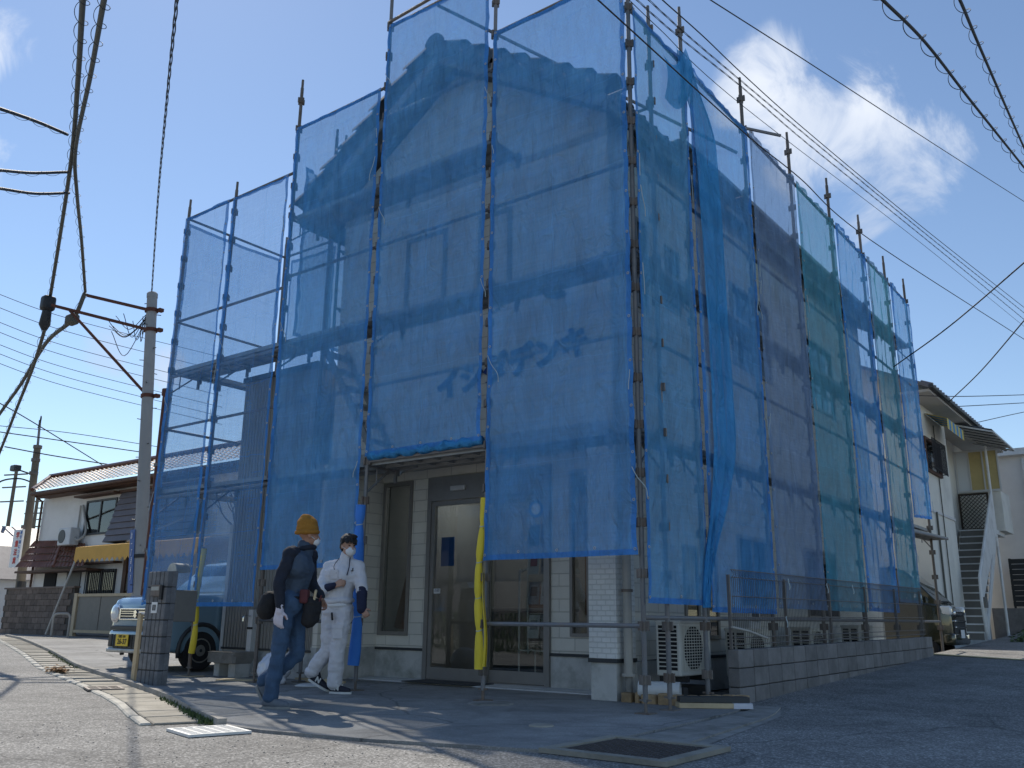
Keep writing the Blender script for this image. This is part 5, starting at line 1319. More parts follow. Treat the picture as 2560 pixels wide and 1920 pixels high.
m.build('loose_wires', 'cable_black', cp)
m = MB(); 
for i in range(26):
    z = .9+i*.25
    c = onp(z); a = i*2.4; m.tube([c, c+Vector((.19*cos(a),.19*sin(a),0))], .009, 5)
m.build('step_bolts', 'black_plastic', cp)
ad = MB(); c0, c1 = onp(1.25), onp(2.45); off = Vector((-.06,-.145,0)); ad.beam(c0+off, c1+off, .16, .012, up=(0,-1,0)); ado = ad.build('address_plate', 'address_blue', cp)
for i, ch in enumerate('台一丁目87'): text_obj('address_letter', ch, .14, 'sign_white', ado, (c1+off+Vector((0,-.012,-.12))).lerp(c0+off+Vector((0,-.012,.12)), i/6.0), (.9,-.3,0), (0,0,1), .002)

lp = thing('street_pole', 'brown utility pole at the far left with a school warning sign', 'utility pole', (-30.05,8.05,.24))
MB().tube([(-30.05,8.05,.2),(-30.2,7.95,7.0)], [.17,.12], 14).build('shaft', 'pole_brown', lp, smooth=True, auto=40); MB().tube([(-30.2,7.95,7.0),(-30.25,7.92,8.0)], .045, 8).build('lightning_rod', 'galvanised_dull', lp)
for z in (6.9,6.4,5.9,3.9): MB().tube([(-30.19,7.95,z),(-30.19,7.95,z+.12)], .155, 12).build('band', 'bare_steel', lp)
m = MB(); m.tube(catmull([(-30.25,7.92,7.9),(-29.95,7.8,8.1),(-29.8,7.75,7.9),(-29.85,7.7,7.6)],6), .02, 5); m.build('hook_wire', 'cable_black', lp)
m = MB(); m.box((-29.95,7.65,3.15),(.72,.06,1.35)); sg = m.build('warning_sign', 'sign_white', lp)
for i, ch in enumerate('学童注意'): text_obj('sign_letter', ch, .25, 'print_red', sg, (-29.95,7.61,3.60-.30*i), (1,0,0), (0,0,1), .004, .006)
for i, ch in enumerate('通学路につき'): text_obj('sign_letter', ch, .14, 'print_blue', sg, (-29.70,7.61,3.70-.17*i), (1,0,0), (0,0,1), .004)
m = MB()
for z in (1.0,1.35): m.tube([(-30.06,8.04,z-.13),(-30.06,8.04,z+.13)], .182, 14)
m.build('yellow_band', 'foam_yellow', lp); MB().tube([(-30.055,8.045,.25),(-30.06,8.04,2.0)], [.178,.168], 14).build('dark_wrap', 'black_plastic', lp)
m = MB(); m.tube(catmull([(-30.15,7.97,5.6),(-30.6,7.6,5.75),(-31.2,7.2,5.6),(-31.4,7.1,5.0)],6), .03, 6); m.tube([(-30.19,7.95,5.9),(-30.95,7.6,6.15)], .03, 6); m.build('lamp_arm', 'cable_black', lp)
MB().bbox((-31.1,7.45,6.05),(-30.70,7.72,6.28),.05,3).build('street_light', 'dark_trim', lp)
for (x, y, z1, lab) in ((-54.7,17.9,10.0,'far utility pole at the left picture edge'),(-58.3,21.1,8.9,'thin far utility pole between the sign pole and the white house'),(-68.4,26.6,10.5,'farthest utility pole with a cross bar beside the white house')):
    t = thing('far_pole', lab, 'utility pole', (x,y,.24)); MB().tube([(x,y,.2),(x,y,z1)], [.15,.10], 10).build('shaft', 'pole_brown', t); m = MB()
    for dz in (.6,1.4,2.3): m.beam((x-.9,y-.3,z1-dz),(x+.9,y+.3,z1-dz),.08,.08)
    m.build('cross_arm', 'bare_steel', t)
bp_ = thing('rusty_pipe', 'rusty brown pipe post standing behind the left end of the nets', 'pipe', (-10.4,1.2,.1))
MB().tube([(-10.32,1.16,.1),(-10.42,1.2,4.75)], .075, 12).build('shaft', 'rust_pipe', bp_, smooth=True, auto=40); MB().tube([(-10.42,1.2,4.72),(-10.42,1.2,4.84)], .095, 12).build('cap', 'rust_pipe', bp_)
for z in (1.9,3.4): MB().tube([(-10.38,1.18,z),(-10.38,1.18,z+.06)], .095, 10).build('clamp', 'bare_steel', bp_)
WIRES = {
'cableA':[(-1.64,-5.05,5.46),(-2.71,-4.59,5.9),(-5.07,-3.51,6.65),(-8.08,-2.13,7.28),(-11.8,-0.49,7.53),(-14.35,0.62,7.33)],
'cableB':[(-1.52,-4.93,5.36),(-2.39,-4.56,5.77),(-4.58,-3.6,6.46),(-7.65,-2.28,7.18),(-9.24,-1.45,7.31),(-11.47,-0.24,7.54),(-13.75,1.05,7.43)],
'cableA2':[(-14.46,0.69,6.86),(-17.08,1.68,6.5),(-20.65,2.96,6.17),(-24.34,4.24,5.61),(-29.67,5.88,4.05)],
'cableB2':[(-13.75,1.05,7.4),(-14.24,1.1,6.93),(-16.75,1.75,7.04),(-20.45,2.89,6.83),(-23.12,3.57,6.5),(-28.58,4.9,5.6)],
'twist':[(-0.71,-4.85,5.02),(-1.58,-4.37,5.51),(-4.3,-2.86,6.46),(-8.48,-0.51,7.39),(-12.5,1.83,7.36)],
'br1':[(-7.33,-2.56,7.19),(-6.49,-3.32,6.72),(-5.81,-3.97,6.31),(-5.43,-4.38,6.07)],
'br2':[(-8.54,-1.95,7.27),(-7.98,-2.66,6.77),(-7.33,-3.31,6.32),(-6.78,-3.81,5.95)],
'br3':[(-9.14,-1.62,7.24),(-8.59,-2.34,6.77),(-7.97,-3.04,6.37),(-7.43,-3.56,6.04)],
'far0':[(-33.47,6.3,13.6),(-34.71,10.52,13.71),(-34.56,18.43,13.8)],
'far1':[(-33.55,6.41,13.08),(-34.8,10.65,13.12),(-34.66,18.58,13.11)],
'far2':[(-33.63,6.53,12.51),(-34.9,10.79,12.48),(-34.77,18.74,12.37)],
'far3':[(-33.69,6.62,12.12),(-34.96,10.88,12.05),(-34.85,18.85,11.88)],
'far4':[(-33.77,6.73,11.63),(-35.04,11.0,11.53),(-34.94,18.97,11.31)],
'far5':[(-33.82,6.81,11.27),(-35.1,11.09,11.13),(-35.01,19.08,10.84)],
'far6':[(-33.88,6.89,10.89),(-35.16,11.17,10.74),(-35.07,19.16,10.45)],
'lowA':[(-27.65,5.2,6.81),(-26.96,7.06,6.73),(-25.65,9.44,6.54)],
'lowB':[(-31.86,6.85,7.82),(-31.5,9.69,7.96),(-30.58,13.05,7.83)],
'diag':[(-27.49,4.97,7.87),(-29.58,7.32,7.76),(-32.44,11.92,6.94)],
'lowC':[(-29.46,6.48,6.66),(-30.07,8.6,6.7),(-30.06,11.23,6.68)],
'w1':[(0.72,-2.13,6.03),(0.55,-1.06,6.34),(0.33,2.49,6.9),(0.33,4.37,7.12),(0.29,8.12,7.51),(1.49,16.8,7.69),(2.02,19.83,7.63)],
'wA':[(0.78,-1.56,6.38),(0.68,-1.03,6.56),(0.54,0.17,6.91),(0.48,2.07,7.31),(0.41,4.73,7.78),(0.72,10.16,8.25),(1.45,17.8,8.49),(1.89,22.03,8.53)],
'wB':[(0.83,-1.52,6.4),(0.77,-0.97,6.56),(0.64,0.13,6.88),(0.49,2.06,7.38),(0.43,4.71,7.88),(0.74,10.14,8.34),(1.47,17.76,8.66),(1.92,21.99,8.75)],
'wC':[(0.96,-1.42,6.38),(0.91,-0.97,6.5),(0.74,0.32,6.93),(0.57,1.87,7.36),(0.49,4.51,7.85),(0.75,10.12,8.42),(1.55,17.18,8.62),(1.95,21.94,8.95)],
'wT':[(0.32,-0.82,7.03),(0.21,0.32,7.27),(0.08,3.07,7.71),(0.46,11.16,8.56),(1.18,20.04,8.97),(1.68,24.35,8.94)],
'wD':[(0.89,-0.4,7.06),(0.86,0.28,7.31),(0.97,3.22,8.12),(1.42,9.59,9.59),(2.09,15.01,10.52),(2.63,17.93,10.82)],
'bundle':[(3.02,-2.54,4.71),(3.03,-1.94,4.89),(3.06,-0.73,5.24),(3.07,1.21,5.71),(3.15,4.2,6.31),(3.29,6.79,6.67)],
'bundle2':[(3.39,-1.73,5.08),(3.37,-1.04,5.3),(3.29,0.57,5.78),(3.14,4.68,6.81),(3.16,6.61,6.92)],
'drop1':[(0.17,9.37,5.45),(1.47,7.73,5.53),(2.87,5.53,5.56),(3.44,4.66,5.6)],
'drop2':[(-0.01,14.94,5.93),(1.04,13.08,6.1),(2.28,10.1,6.14),(3.13,8.13,6.2)],
'h1':[(-0.33,13.43,5.81),(0.27,16.32,6.31),(1.72,22.28,7.42)],
'h2':[(-0.41,15.9,6.04),(0.24,17.6,6.34),(1.69,22.32,7.22)],
'h3':[(-0.2,18.65,6.1),(0.69,21.67,6.88),(1.47,24.64,7.57)],
}
def spiral(pts, r, pitch, cr, n=10):
    P = catmull(pts, 40); out = []; L = 0; prev = None
    for i in range(len(P)-1):
        a, b = P[i], P[i+1]; t = (b-a); l = t.length; t.normalize(); x = t.cross(Vector((0,0,1))).normalized(); y = x.cross(t); k = max(2, int(l/pitch*n))
        for j in range(k):
            ph = 2*pi*(L+l*j/k)/pitch; out.append(a.lerp(b, j/k)+(x*cos(ph)+y*sin(ph))*r-Vector((0,0,r*.4)))
        L += l
    return MB().tube(out, cr, 4, caps=False)
def cable(key, r, label, mat='cable_black', sp=None, twist=False, r1=None):
    pts = [Vector(p) for p in WIRES[key]]; P = catmull(pts, 10); rr = [r+((r1 or r)-r)*i/(len(P)-1) for i in range(len(P))]
    t = thing('cable', label, 'cable', pts[0], 0, 'overhead cables')
    if twist:
        for k in range(3):
            m = MB(); Q = catmull(pts, 60); out = []; L = 0
            for i in range(len(Q)-1):
                d_ = (Q[i+1]-Q[i]); l = d_.length; d_.normalize(); x = d_.cross(Vector((0,0,1))).normalized(); y = x.cross(d_)
                ph = 2*pi*L/1.5+k*2*pi/3; out.append(Q[i]+(x*cos(ph)+y*sin(ph))*r*1.25); L += l
            m.tube(out, r*.62, 4, caps=False); m.build('strand', mat, t)
    else: MB().tube(P, rr, 7).build('line', mat, t, smooth=True)
    if sp: spiral(pts, sp[0], sp[1], sp[2]).build('hanger_coil', 'cable_black', t)
    return t
cable('cableA', .024, 'thick cable with coiled hangers, left of the pair rising out of the top left', 'cable_grey', (.058,.62,.0035), r1=.036)
cable('cableB', .024, 'thick cable with coiled hangers, right of the pair rising out of the top left', 'cable_grey', (.058,.58,.0035), r1=.030)
cable('cableA2', .038, 'coiled cable running down left from the black splice box', 'cable_grey', (.075,.8,.005))
cable('cableB2', .045, 'coiled cable running down left from the beige splice box', 'cable_grey', (.075,.8,.005))
cable('twist', .009, 'twisted service cable running from the top down to the concrete pole', twist=True)
for k, l in (('br1','upper branch cable leaving the picture on the left'),('br2','middle branch cable leaving the picture on the left'),('br3','lower branch cable leaving the picture on the left')): cable(k, .022, l, sp=(.034,.6,.003))
for i, w_ in enumerate(('topmost','second','third','fourth','fifth','sixth','lowest')): cable('far%d' % i, .013, w_+' of the seven parallel far wires behind the concrete pole')
cable('lowA', .018, 'dark low wire crossing above the white house'); cable('lowB', .014, 'thin low wire high above the white house'); cable('diag', .02, 'slanting stay wire from the far left down to the house roof'); cable('lowC', .022, 'wire from the sign pole to the white house roof')
cable('w1', .008, 'single wire running close past the lane side nets')
cable('wA', .0055, 'lowest twisted wire of the three along the lane', twist=True); cable('wB', .0055, 'middle twisted wire of the three along the lane', twist=True); cable('wC', .0065, 'topmost wire of the three along the lane')
cable('wT', .0045, 'thin pale wire just under the three lane wires'); cable('wD', .007, 'single wire crossing the upper right sky')
cable('bundle', .012, 'thick coiled cable bundle at the top right', sp=(.045,.55,.0035)); cable('bundle2', .012, 'coiled cable nearest the top right corner', sp=(.042,.5,.003))
cable('drop1', .011, 'drop wire rising right from the far end of the nets'); cable('drop2', .012, 'drop wire rising right from the neighbour roof')
for k, l in (('h1','upper thin wire above the neighbour roof'),('h2','second thin wire above the neighbour roof'),('h3','lowest thin wire right of the neighbour roof')): cable(k, .010, l)
sb = thing('splice_box', 'black cable splice box hanging left of the cross arms', 'splice box', (-14.3,.55,6.7))
m = MB(); m.bbox((-14.40,.44,6.98),(-14.17,.70,7.30),.06,3); m.build('upper_case', 'black_plastic', sb, smooth=True, auto=45); m = MB(); m.tube([(-14.30,.58,7.0),(-14.32,.58,6.68),(-14.34,.60,6.56)], [.09,.115,.05], 10); m.build('lower_case', 'black_plastic', sb, smooth=True, auto=45)
sb = MB().bbox((-14.30,.95,6.78),(-14.0,1.15,7.0),.05,3); tag(sb.build('splice_box', 'cable_grey', smooth=True, auto=45), 'small beige splice box below the brace of the cross arms', 'splice box')

# ------------------------------------------------------------------ white house on the left
lh = thing('white_house', 'white rendered two-storey house with brown tiled roof across the road', 'house', (-24,7.6,.24))
Yh = 7.6
MB().b2((-28.3,Yh,.2),(-15.5,12,4.90)).build('wall', 'house_white', lh)
def tile_roof(name, parent, a, b, c, d_, mat, pu, pv, amp=.045, step=.04):
    """wavy tiled slope: a,b along the eave, d_,c along the ridge"""
    a, b, c, d_ = map(Vector, (a, b, c, d_)); wu = (b-a).length; wv = (d_-a).length; n = (b-a).cross(d_-a).normalized(); n = -n if n.z < 0 else n
    nu = int(wu/pu)*4; rows = max(1, int(wv/pv)); m = MB()
    for r in range(rows):
        def fn(u, v):
            t = (r+v)/rows; p = a.lerp(b, u).lerp(d_.lerp(c, u), t); ph = u*wu/pu*2*pi
            return p+n*(amp*(.5+.5*cos(ph))+step*(1-v))
        m.grid(fn, nu, 1)
    return m.build(name, mat, parent)
rf_ = tile_roof('roof', lh, (-28.0,7.0,4.98),(-14.8,7.0,4.98),(-16.0,8.5,5.80),(-30.0,8.5,5.80), 'tile_brown', .27, .30)
m = MB(); m.tube([(-28.0,7.0,5.06),(-30.0,8.5,5.90)], .07, 8); m.tube([(-30.0,8.5,5.90),(-16.0,8.5,5.90)], .09, 8); m.build('ridge_tiles', 'tile_brown', rf_)
m = MB(); m.b2((-27.95,7.02,4.84),(-14.8,7.14,4.97)); m.b2((-27.95,7.14,4.80),(-15,Yh+.05,4.86)); m.build('fascia', 'wood_brown', rf_)
m = MB(); m.tube([(-27.95,6.98,4.88),(-14.8,6.98,4.88)], .055, 8); m.tube([(-27.9,7.1,4.84),(-28.2,7.5,4.7),(-28.25,7.54,.4)], .04, 8); m.build('gutter', 'wood_brown', rf_)
ta = MB(); random.seed(4)
def win(parent, x0, x1, z0, z1, mat='dark_trim', pane='dark_glass', mull=1, bars=False):
    w_ = frame4(MB(), x0, x1, z0, z1, Yh-.05, .06, .09).build('window', mat, parent); MB().b2((x0+.06,Yh-.018,z0+.06),(x1-.06,Yh-.010,z1-.06)).build('pane', pane, w_)
    for i in range(mull): x = x0+(x1-x0)*(i+1)/(mull+1); MB().b2((x-.03,Yh-.045,z0+.06),(x+.03,Yh-.02,z1-.06)).build('mullion', mat, w_)
    if bars:
        b_ = MB()
        for i in range(16): x = x0+.05+(x1-x0-.1)*i/15; b_.b2((x-.012,Yh-.12,z0),(x+.012,Yh-.095,z1))
        b_.build('bars', mat, w_)
    return w_
win(lh, -25.2, -23.3, 3.38, 4.52); win(lh, -24.55, -22.85, 1.40, 2.25, bars=True)
m = MB(); m.b2((-25.5,Yh-.35,4.62),(-23.0,Yh,4.68)); m.b2((-24.8,Yh-.3,2.42),(-22.6,Yh,2.48)); m.build('window_hood', 'wood_brown', lh)
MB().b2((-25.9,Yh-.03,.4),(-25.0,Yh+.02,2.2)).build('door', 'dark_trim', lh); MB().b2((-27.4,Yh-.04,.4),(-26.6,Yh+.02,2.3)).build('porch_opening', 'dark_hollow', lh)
MB().b2((-22.35,Yh-.1,.4),(-22.15,Yh,3.0)).build('trim_post', 'wood_brown', lh); MB().bbox((-22.0,Yh-.14,1.55),(-21.6,Yh,2.1),.02).build('meter_box', 'dark_trim', lh)
MB().tube([(-25.55,Yh-.05,4.4),(-25.55,Yh-.05,3.2)], .03, 6).build('conduit', 'pipe_beige', lh)
# low tiled canopy roof
lr1 = tile_roof('canopy_roof', lh, (-25.5,6.9,2.31),(-23.5,6.9,2.28),(-24.9,7.55,3.1),(-26.45,7.55,3.27), 'tile_brown_matt', .24, .26)
tile_roof('canopy_side', lh, (-28.7,7.2,2.40),(-25.5,6.9,2.31),(-26.45,7.55,3.27),(-28.5,7.62,3.34), 'tile_brown_matt', .24, .26)
m = MB(); m.tube([(-25.5,6.9,2.36),(-26.45,7.55,3.33)], .06, 8); m.build('hip_tiles', 'tile_brown_matt', lh)
MB().b2((-28.4,7.0,2.20),(-23.6,7.58,2.27)).build('canopy_soffit', 'wood_brown', lh)
# grey shingled mansard front
m = MB(); m.quad((-22.57,6.9,3.0),(-18.2,6.9,3.0),(-18.2,7.55,4.63),(-23.0,7.55,4.63)); m.quad((-22.57,6.9,3.0),(-23.0,7.55,4.63),(-23.0,7.6,4.63),(-22.57,7.6,3.0)); mf = m.build('mansard_base', 'shingle_grey', lh)
for i in range(8):
    t0, t1 = i/8, (i+1)/8-.004
    def L(t): return Vector((-22.58-.43*t,6.885+.65*t,3.0+1.63*t))
    def R_(t): return Vector((-18.2,6.885+.65*t,3.0+1.63*t))
    o_ = Vector((0,-.035,.012)); m = MB(); m.add([L(t0)+o_, R_(t0)+o_, R_(t1), L(t1), L(t0)+Vector((0,.0,0)), R_(t0)+Vector((0,.0,0))], [(0,1,2,3),(4,5,1,0)]); m.build('shingle_course', 'shingle_grey', mf)
MB().b2((-23.05,7.45,4.63),(-18.2,7.62,4.71)).build('mansard_cap', 'wood_brown', lh)
ta = thing('left_air_conditioner', 'white outdoor air conditioner unit on the low tiled roof of the white house', 'air conditioner', (-25.5,7.2,3.05)); MB().bbox((-25.95,7.12,3.05),(-25.15,7.45,3.62),.03).build('casing', 'pvc_white', ta); MB().lathe((-25.68,7.105,3.34), [(.22,0),(.22,.02)], 20, 'y').build('fan_opening', 'dark_trim', ta); MB().tube(catmull([(-25.15,7.3,3.3),(-24.95,7.3,3.2),(-24.9,7.5,3.5),(-25.4,7.55,4.4)],5), .04, 6).build('hose', 'pipe_beige', ta)
# orange awning
aw = thing('orange_awning', 'orange canvas awning with scalloped edge in front of the white house', 'awning', (-19.5,6.4,2.4))
m = MB(); m.quad((-21.85,5.7,2.74),(-15.5,5.7,2.74),(-16.5,7.4,3.02),(-23.0,7.4,3.02)); m.quad((-21.85,5.7,2.74),(-21.85,5.68,2.40),(-15.5,5.68,2.40),(-15.5,5.7,2.74)); m.quad((-21.85,5.7,2.74),(-23.0,7.4,3.02),(-23.0,7.4,2.6),(-21.85,5.7,2.40)); m.build('canvas', 'awning_orange', aw)
m = MB()
for i in range(24):
    x = -21.85+i*.264; m.add([(x,5.675,2.40),(x+.264,5.675,2.40),(x+.132,5.675,2.28)], [(0,1,2)])
m.build('scallops', 'awning_orange', aw); MB().tube([(-21.8,5.72,2.4),(-21.9,5.2,.3)], .03, 6).build('prop', 'pipe_beige', aw); MB().tube([(-19.2,5.75,2.8),(-18.6,7.0,3.5)], .03, 6).build('stay', 'pipe_beige', aw)
# brick garden wall, gate, hoop
bk = thing('brick_wall', 'brown brick garden wall of the white house', 'wall', (-25,6.2,.24))
MB().b2((-27.0,6.22,.2),(-22.6,6.34,1.62)).build('mortar_core', 'mortar', bk); BK = None
for r in range(8):
    for i in range(12):
        x = -27.0+i*.41+(.2 if r % 2 else 0)
        if x+.40 > -22.55: continue
        if BK is None: BK = MB().bbox((0,0,0),(.398,.05,.170),.006,1).build('brick', 'brick_brown', bk, world=False); ob = BK
        else: ob = link_copy(BK, bk)
        ob.location = (x+25.0, 6.19-6.2, r*.178-.02+random.uniform(-.002,.002))
MB().b2((-27.05,6.16,1.62),(-22.55,6.36,1.67)).build('coping', 'brick_brown', bk)
gt = thing('sliding_gate', 'grey panelled gate with tan frame beside the brick wall', 'gate', (-20.5,6.2,.24))
for i in range(3): MB().b2((-22.25+i*1.25,6.2,.42),(-21.04+i*1.25,6.23,1.36)).build('panel', 'gate_panel', gt)
m = MB(); m.b2((-22.48,6.16,.22),(-22.30,6.27,1.46)); m.b2((-22.30,6.17,1.36),(-18.0,6.26,1.44)); m.b2((-22.30,6.17,.34),(-18.0,6.26,.42)); m.build('gate_frame', 'gate_frame', gt)
hp = MB(); hp.tube(catmull([(-21.74,5.28,.2),(-21.74,5.28,.72),(-21.73,5.29,.80),(-21.67,5.34,.86),(-21.44,5.51,.86),(-21.38,5.55,.80),(-21.37,5.56,.72),(-21.37,5.56,.2)],6), .035, 8)
tag(hp.build('hoop_barrier', 'pipe_beige', smooth=True), 'beige steel hoop barrier by the road', 'barrier')
# building with the lettered sign seen through the left nets
ss = thing('roadside_shop', 'shop with glossy tiled roof and cream lettered sign seen through the left nets', 'building', (-13.5,9.0,.2))
MB().b2((-18.0,9.0,.2),(-9.2,14,3.3)).build('wall', 'far_wall', ss)
tile_roof('roof', ss, (-18.4,8.4,3.35),(-8.9,8.4,3.35),(-9.6,12,4.9),(-17.6,12,4.9), 'tile_brown', .27, .30)
MB().b2((-14.6,8.80,2.35),(-11.9,8.90,3.20)).build('sign_board', 'sign_cream', ss); text_obj('sign_letters', 'AG', .50, 'print_green', ss, (-13.1,8.78,2.62), (1,0,0), (0,0,1), .006, .012)
m = MB()
for i in range(9): m.lathe((-14.4+i*.28,8.78,3.05+.04*sin(i*2)), [(.10,0),(.08,-.02)], 10, 'y')
m.build('sign_flowers', 'print_pink', ss); MB().b2((-16.5,8.93,.4),(-10.2,8.99,2.2)).build('shop_window', 'dark_glass', ss); MB().b2((-17.5,8.85,2.22),(-9.5,8.98,2.3)).build('lintel', 'pvc_white', ss)
an = thing('tv_antenna', 'thin television antenna mast above the shop roof', 'antenna', (-12.6,10,4)); m = MB(); m.tube([(-12.6,10,3.9),(-12.55,10,7.1)], .022, 6); m.build('mast', 'cable_black', an); m = MB(); m.tube([(-13.4,10,6.9),(-11.9,10,6.75)], .012, 5)
for i in range(8): x = -13.3+i*.18; m.tube([(x,9.8,6.89-.015*i),(x,10.2,6.89-.015*i)], .008, 4)
m.build('elements', 'cable_black', an)
# bare tree seen through the left nets
tr = thing('bare_tree', 'bare dark tree seen through the left nets', 'tree', (-13.2,5.5,.14)); m = MB(); random.seed(21)
def branch(p, d_, r, L, dep):
    q = p+d_*L; mid = (p+q)/2+Vector((random.uniform(-.1,.1),random.uniform(-.1,.1),0))*L; m.tube(catmull([p, mid, q],3), [r,r*.95,r*.9,r*.85,r*.8,r*.75,r*.7][:7], 6)
    if dep <= 0: return
    for i in range(random.choice((2,3))):
        e = (d_+Vector((random.uniform(-.8,.8),random.uniform(-.8,.8),random.uniform(-.1,.5)))).normalized(); branch(q, e, r*.62, L*.72, dep-1)
branch(Vector((-13.2,5.5,.1)), Vector((.15,0,1)).normalized(), .09, 1.3, 5); m.build('trunk', 'bark', tr)
# low roofs at the far left edge
for i, (x, y, w, h, c) in enumerate(((-44,12.5,5,3.2,'far_wall'),(-52,14,6,4.4,'house_white'),(-38.5,9.6,3.0,2.3,'far_wall'))):
    t = thing('far_house', ('low far house left of the sign pole','pale far house at the left picture edge','small grey far shed behind the sign pole')[i], 'house', (x,y,.24)); MB().b2((x-w/2,y,.2),(x+w/2,y+6,h)).build('wall', c, t)
    m = MB(); m.prism([(-w/2-.4,h),(w/2+.4,h),(0,h+1.5)], (x,y-.4,0), (1,0,0), (0,0,1), (0,6.8,0)); m.build('roof', 'tile_grey', t); MB().b2((x-.6,y-.02,1.2),(x+.5,y+.0,2.0)).build('window', 'dark_glass', t)

# ------------------------------------------------------------------ neighbour with outside stair on the right
rh = thing('cream_house', 'cream two-storey house with white outside stairs behind the van', 'house', (-.64,14.5,.45))
MB().b2((-7.0,14.5,.2),(-.64,17.3,6.15)).build('wall', 'house_cream', rh)
MB().b2((-7.0,17.3,.2),(-1.10,23.0,6.1)).build('recessed_wall', 'house_cream', rh)
MB().b2((-.64,14.5,3.38),(-.615,17.3,3.44)).build('belt_joint', 'far_wall', rh)
MB().tube([(-.60,15.2,.4),(-.60,15.2,3.4)], .025, 6).build('pipe', 'cable_grey', rh); MB().tube([(-.61,15.9,.4),(-.61,15.9,5.6)], .014, 6).build('pipe', 'cable_grey', rh)
rr_ = MB(); rr_.add([(-.14,13.6,6.10),(-.14,22.9,6.10),(-4.0,22.9,7.9),(-4.0,13.6,7.9),(-.14,13.6,6.02),(-.14,22.9,6.02),(-4.0,22.9,7.8),(-4.0,13.6,7.8)], [(0,1,2,3),(4,7,6,5),(0,4,5,1),(1,5,6,2),(2,6,7,3),(3,7,4,0)]); ro = rr_.build('roof', 'tile_grey', rh)
et_ = None
for i in range(34):
    if et_ is None: et_ = MB().tube([(-.12,0,.05),(.12,0,-.05)], .065, 8).build('eave_tile', 'tile_grey', ro, world=False)
    ob = et_ if i == 0 else link_copy(et_, ro)
    ob.location = (-.20+.64, 13.7+i*.275-14.5, 6.12-.45)
MB().b2((-1.1,13.7,5.95),(-.16,22.9,6.01)).build('soffit', 'soffit', ro); MB().tube([(-.09,13.6,6.05),(-.09,22.9,6.03)], .045, 8).build('gutter', 'dark_trim', ro)
m = MB(); X = -.635
for (y0, y1, z0, z1) in ((14.72,14.79,4.32,5.15),(16.15,16.22,4.32,5.15),(14.79,16.15,4.32,4.39),(14.79,16.15,5.08,5.15)): m.b2((X,y0,z0),(X+.06,y1,z1))
w_ = m.build('window', 'wood_brown', rh); MB().b2((X,14.79,4.39),(X+.012,16.15,5.08)).build('pane', 'dark_glass', w_)
m = MB()
for i in range(14): y = 14.8+i*.104; m.tube([(-.45,y,4.35),(-.45,y,5.12)], .010, 5)
for z in (4.40,5.05): m.tube([(-.62,14.79,z),(-.45,14.79,z),(-.45,16.18,z),(-.62,16.18,z)], .012, 5)
m.build('window_bars', 'cable_black', w_)
sa = thing('striped_awning', 'blue and yellow striped window awning on the cream house', 'awning', (-.5,16,5.4))
for i in range(9):
    y = 15.15+i*.2; m = MB(); m.add([(-.63,y,5.78),(-.63,y+.2,5.78),(-.14,y+.2,5.60),(-.14,y,5.60),(-.14,y+.2,5.34),(-.14,y,5.34)], [(0,1,2,3),(3,2,4,5)]); m.build('stripe', 'awning_blue' if i % 2 else 'awning_yellow', sa)
so = thing('outside_stair', 'white steel outside stair with closed handrail panel beside the cream house', 'stair', (-.65,17.0,.5))
N = 15; run = .19; rise = .192; sx0, sx1 = -1.0, -.22; sy0 = 17.0; sz0 = .50; td = None
for i in range(N):
    if td is None:
        td = MB().b2((sx0+.65,0,-.035),(sx1+.65,run+.03,0)).build('tread', 'stair_white', so, world=False); rd_ = MB().b2((sx0+.66,.02,-rise),(sx1+.64,.026,-.0355)).build('riser', 'gate_panel', so, world=False)
    a = td if i == 0 else link_copy(td, so); b = rd_ if i == 0 else link_copy(rd_, so)
    a.location = (0, i*run, (i+1)*rise); b.location = (0, i*run, (i+1)*rise)
ye, ze = sy0+N*run, sz0+N*rise
for x in (sx0-.035, sx1+.003):
    m = MB(); m.add([(x,sy0-.05,sz0-.05),(x,sy0+.1,sz0-.12),(x,ye+.1,ze-.40),(x,ye+.1,ze+.03),(x+.03,sy0-.05,sz0-.05),(x+.03,sy0+.1,sz0-.12),(x+.03,ye+.1,ze-.40),(x+.03,ye+.1,ze+.03)], [(0,1,2,3),(4,7,6,5),(0,4,5,1),(1,5,6,2),(2,6,7,3),(3,7,4,0)]); m.build('stringer', 'stair_white', so)
x = sx1+.05
m = MB(); m.add([(x,sy0-.15,1.35),(x,sy0+.0,1.95),(x,ye+.1,ze+1.0),(x,ye+.1,ze-.05),(x+.03,sy0-.15,1.35),(x+.03,sy0+.0,1.95),(x+.03,ye+.1,ze+1.0),(x+.03,ye+.1,ze-.05)], [(0,1,2,3),(4,7,6,5),(0,4,5,1),(1,5,6,2),(2,6,7,3),(3,7,4,0)]); m.build('rail_panel', 'stair_white', so)
m = MB(); m.tube([(x,sy0+.05,sz0-.05),(x,sy0-.15,1.4),(x,sy0-.05,1.98),(x,ye+.1,ze+1.03)], .035, 8); m.tube([(x,sy0+.3,sz0),(x,sy0+.02,1.7)], .03, 8); m.tube([(x,ye+.1,.5),(x,ye+.1,ze+2.3)], .035, 8); m.build('handrail', 'stair_white', so)
MB().b2((x+.032,sy0-.1,1.25),(x+.08,sy0+.15,1.50)).build('junction_box', 'gate_panel', so)
MB().b2((-1.08,ye+.1,ze-.12),(-.15,ye+1.4,ze-.005)).build('landing', 'stair_white', so)
lt = thing('lattice_screen', 'dark brown lattice screen at the top of the outside stair', 'screen', (-.66,ye+.4,ze))
m = MB(); x0, x1, z0, z1 = -1.05, -.28, ze+.02, ze+1.05; yy = ye+.35
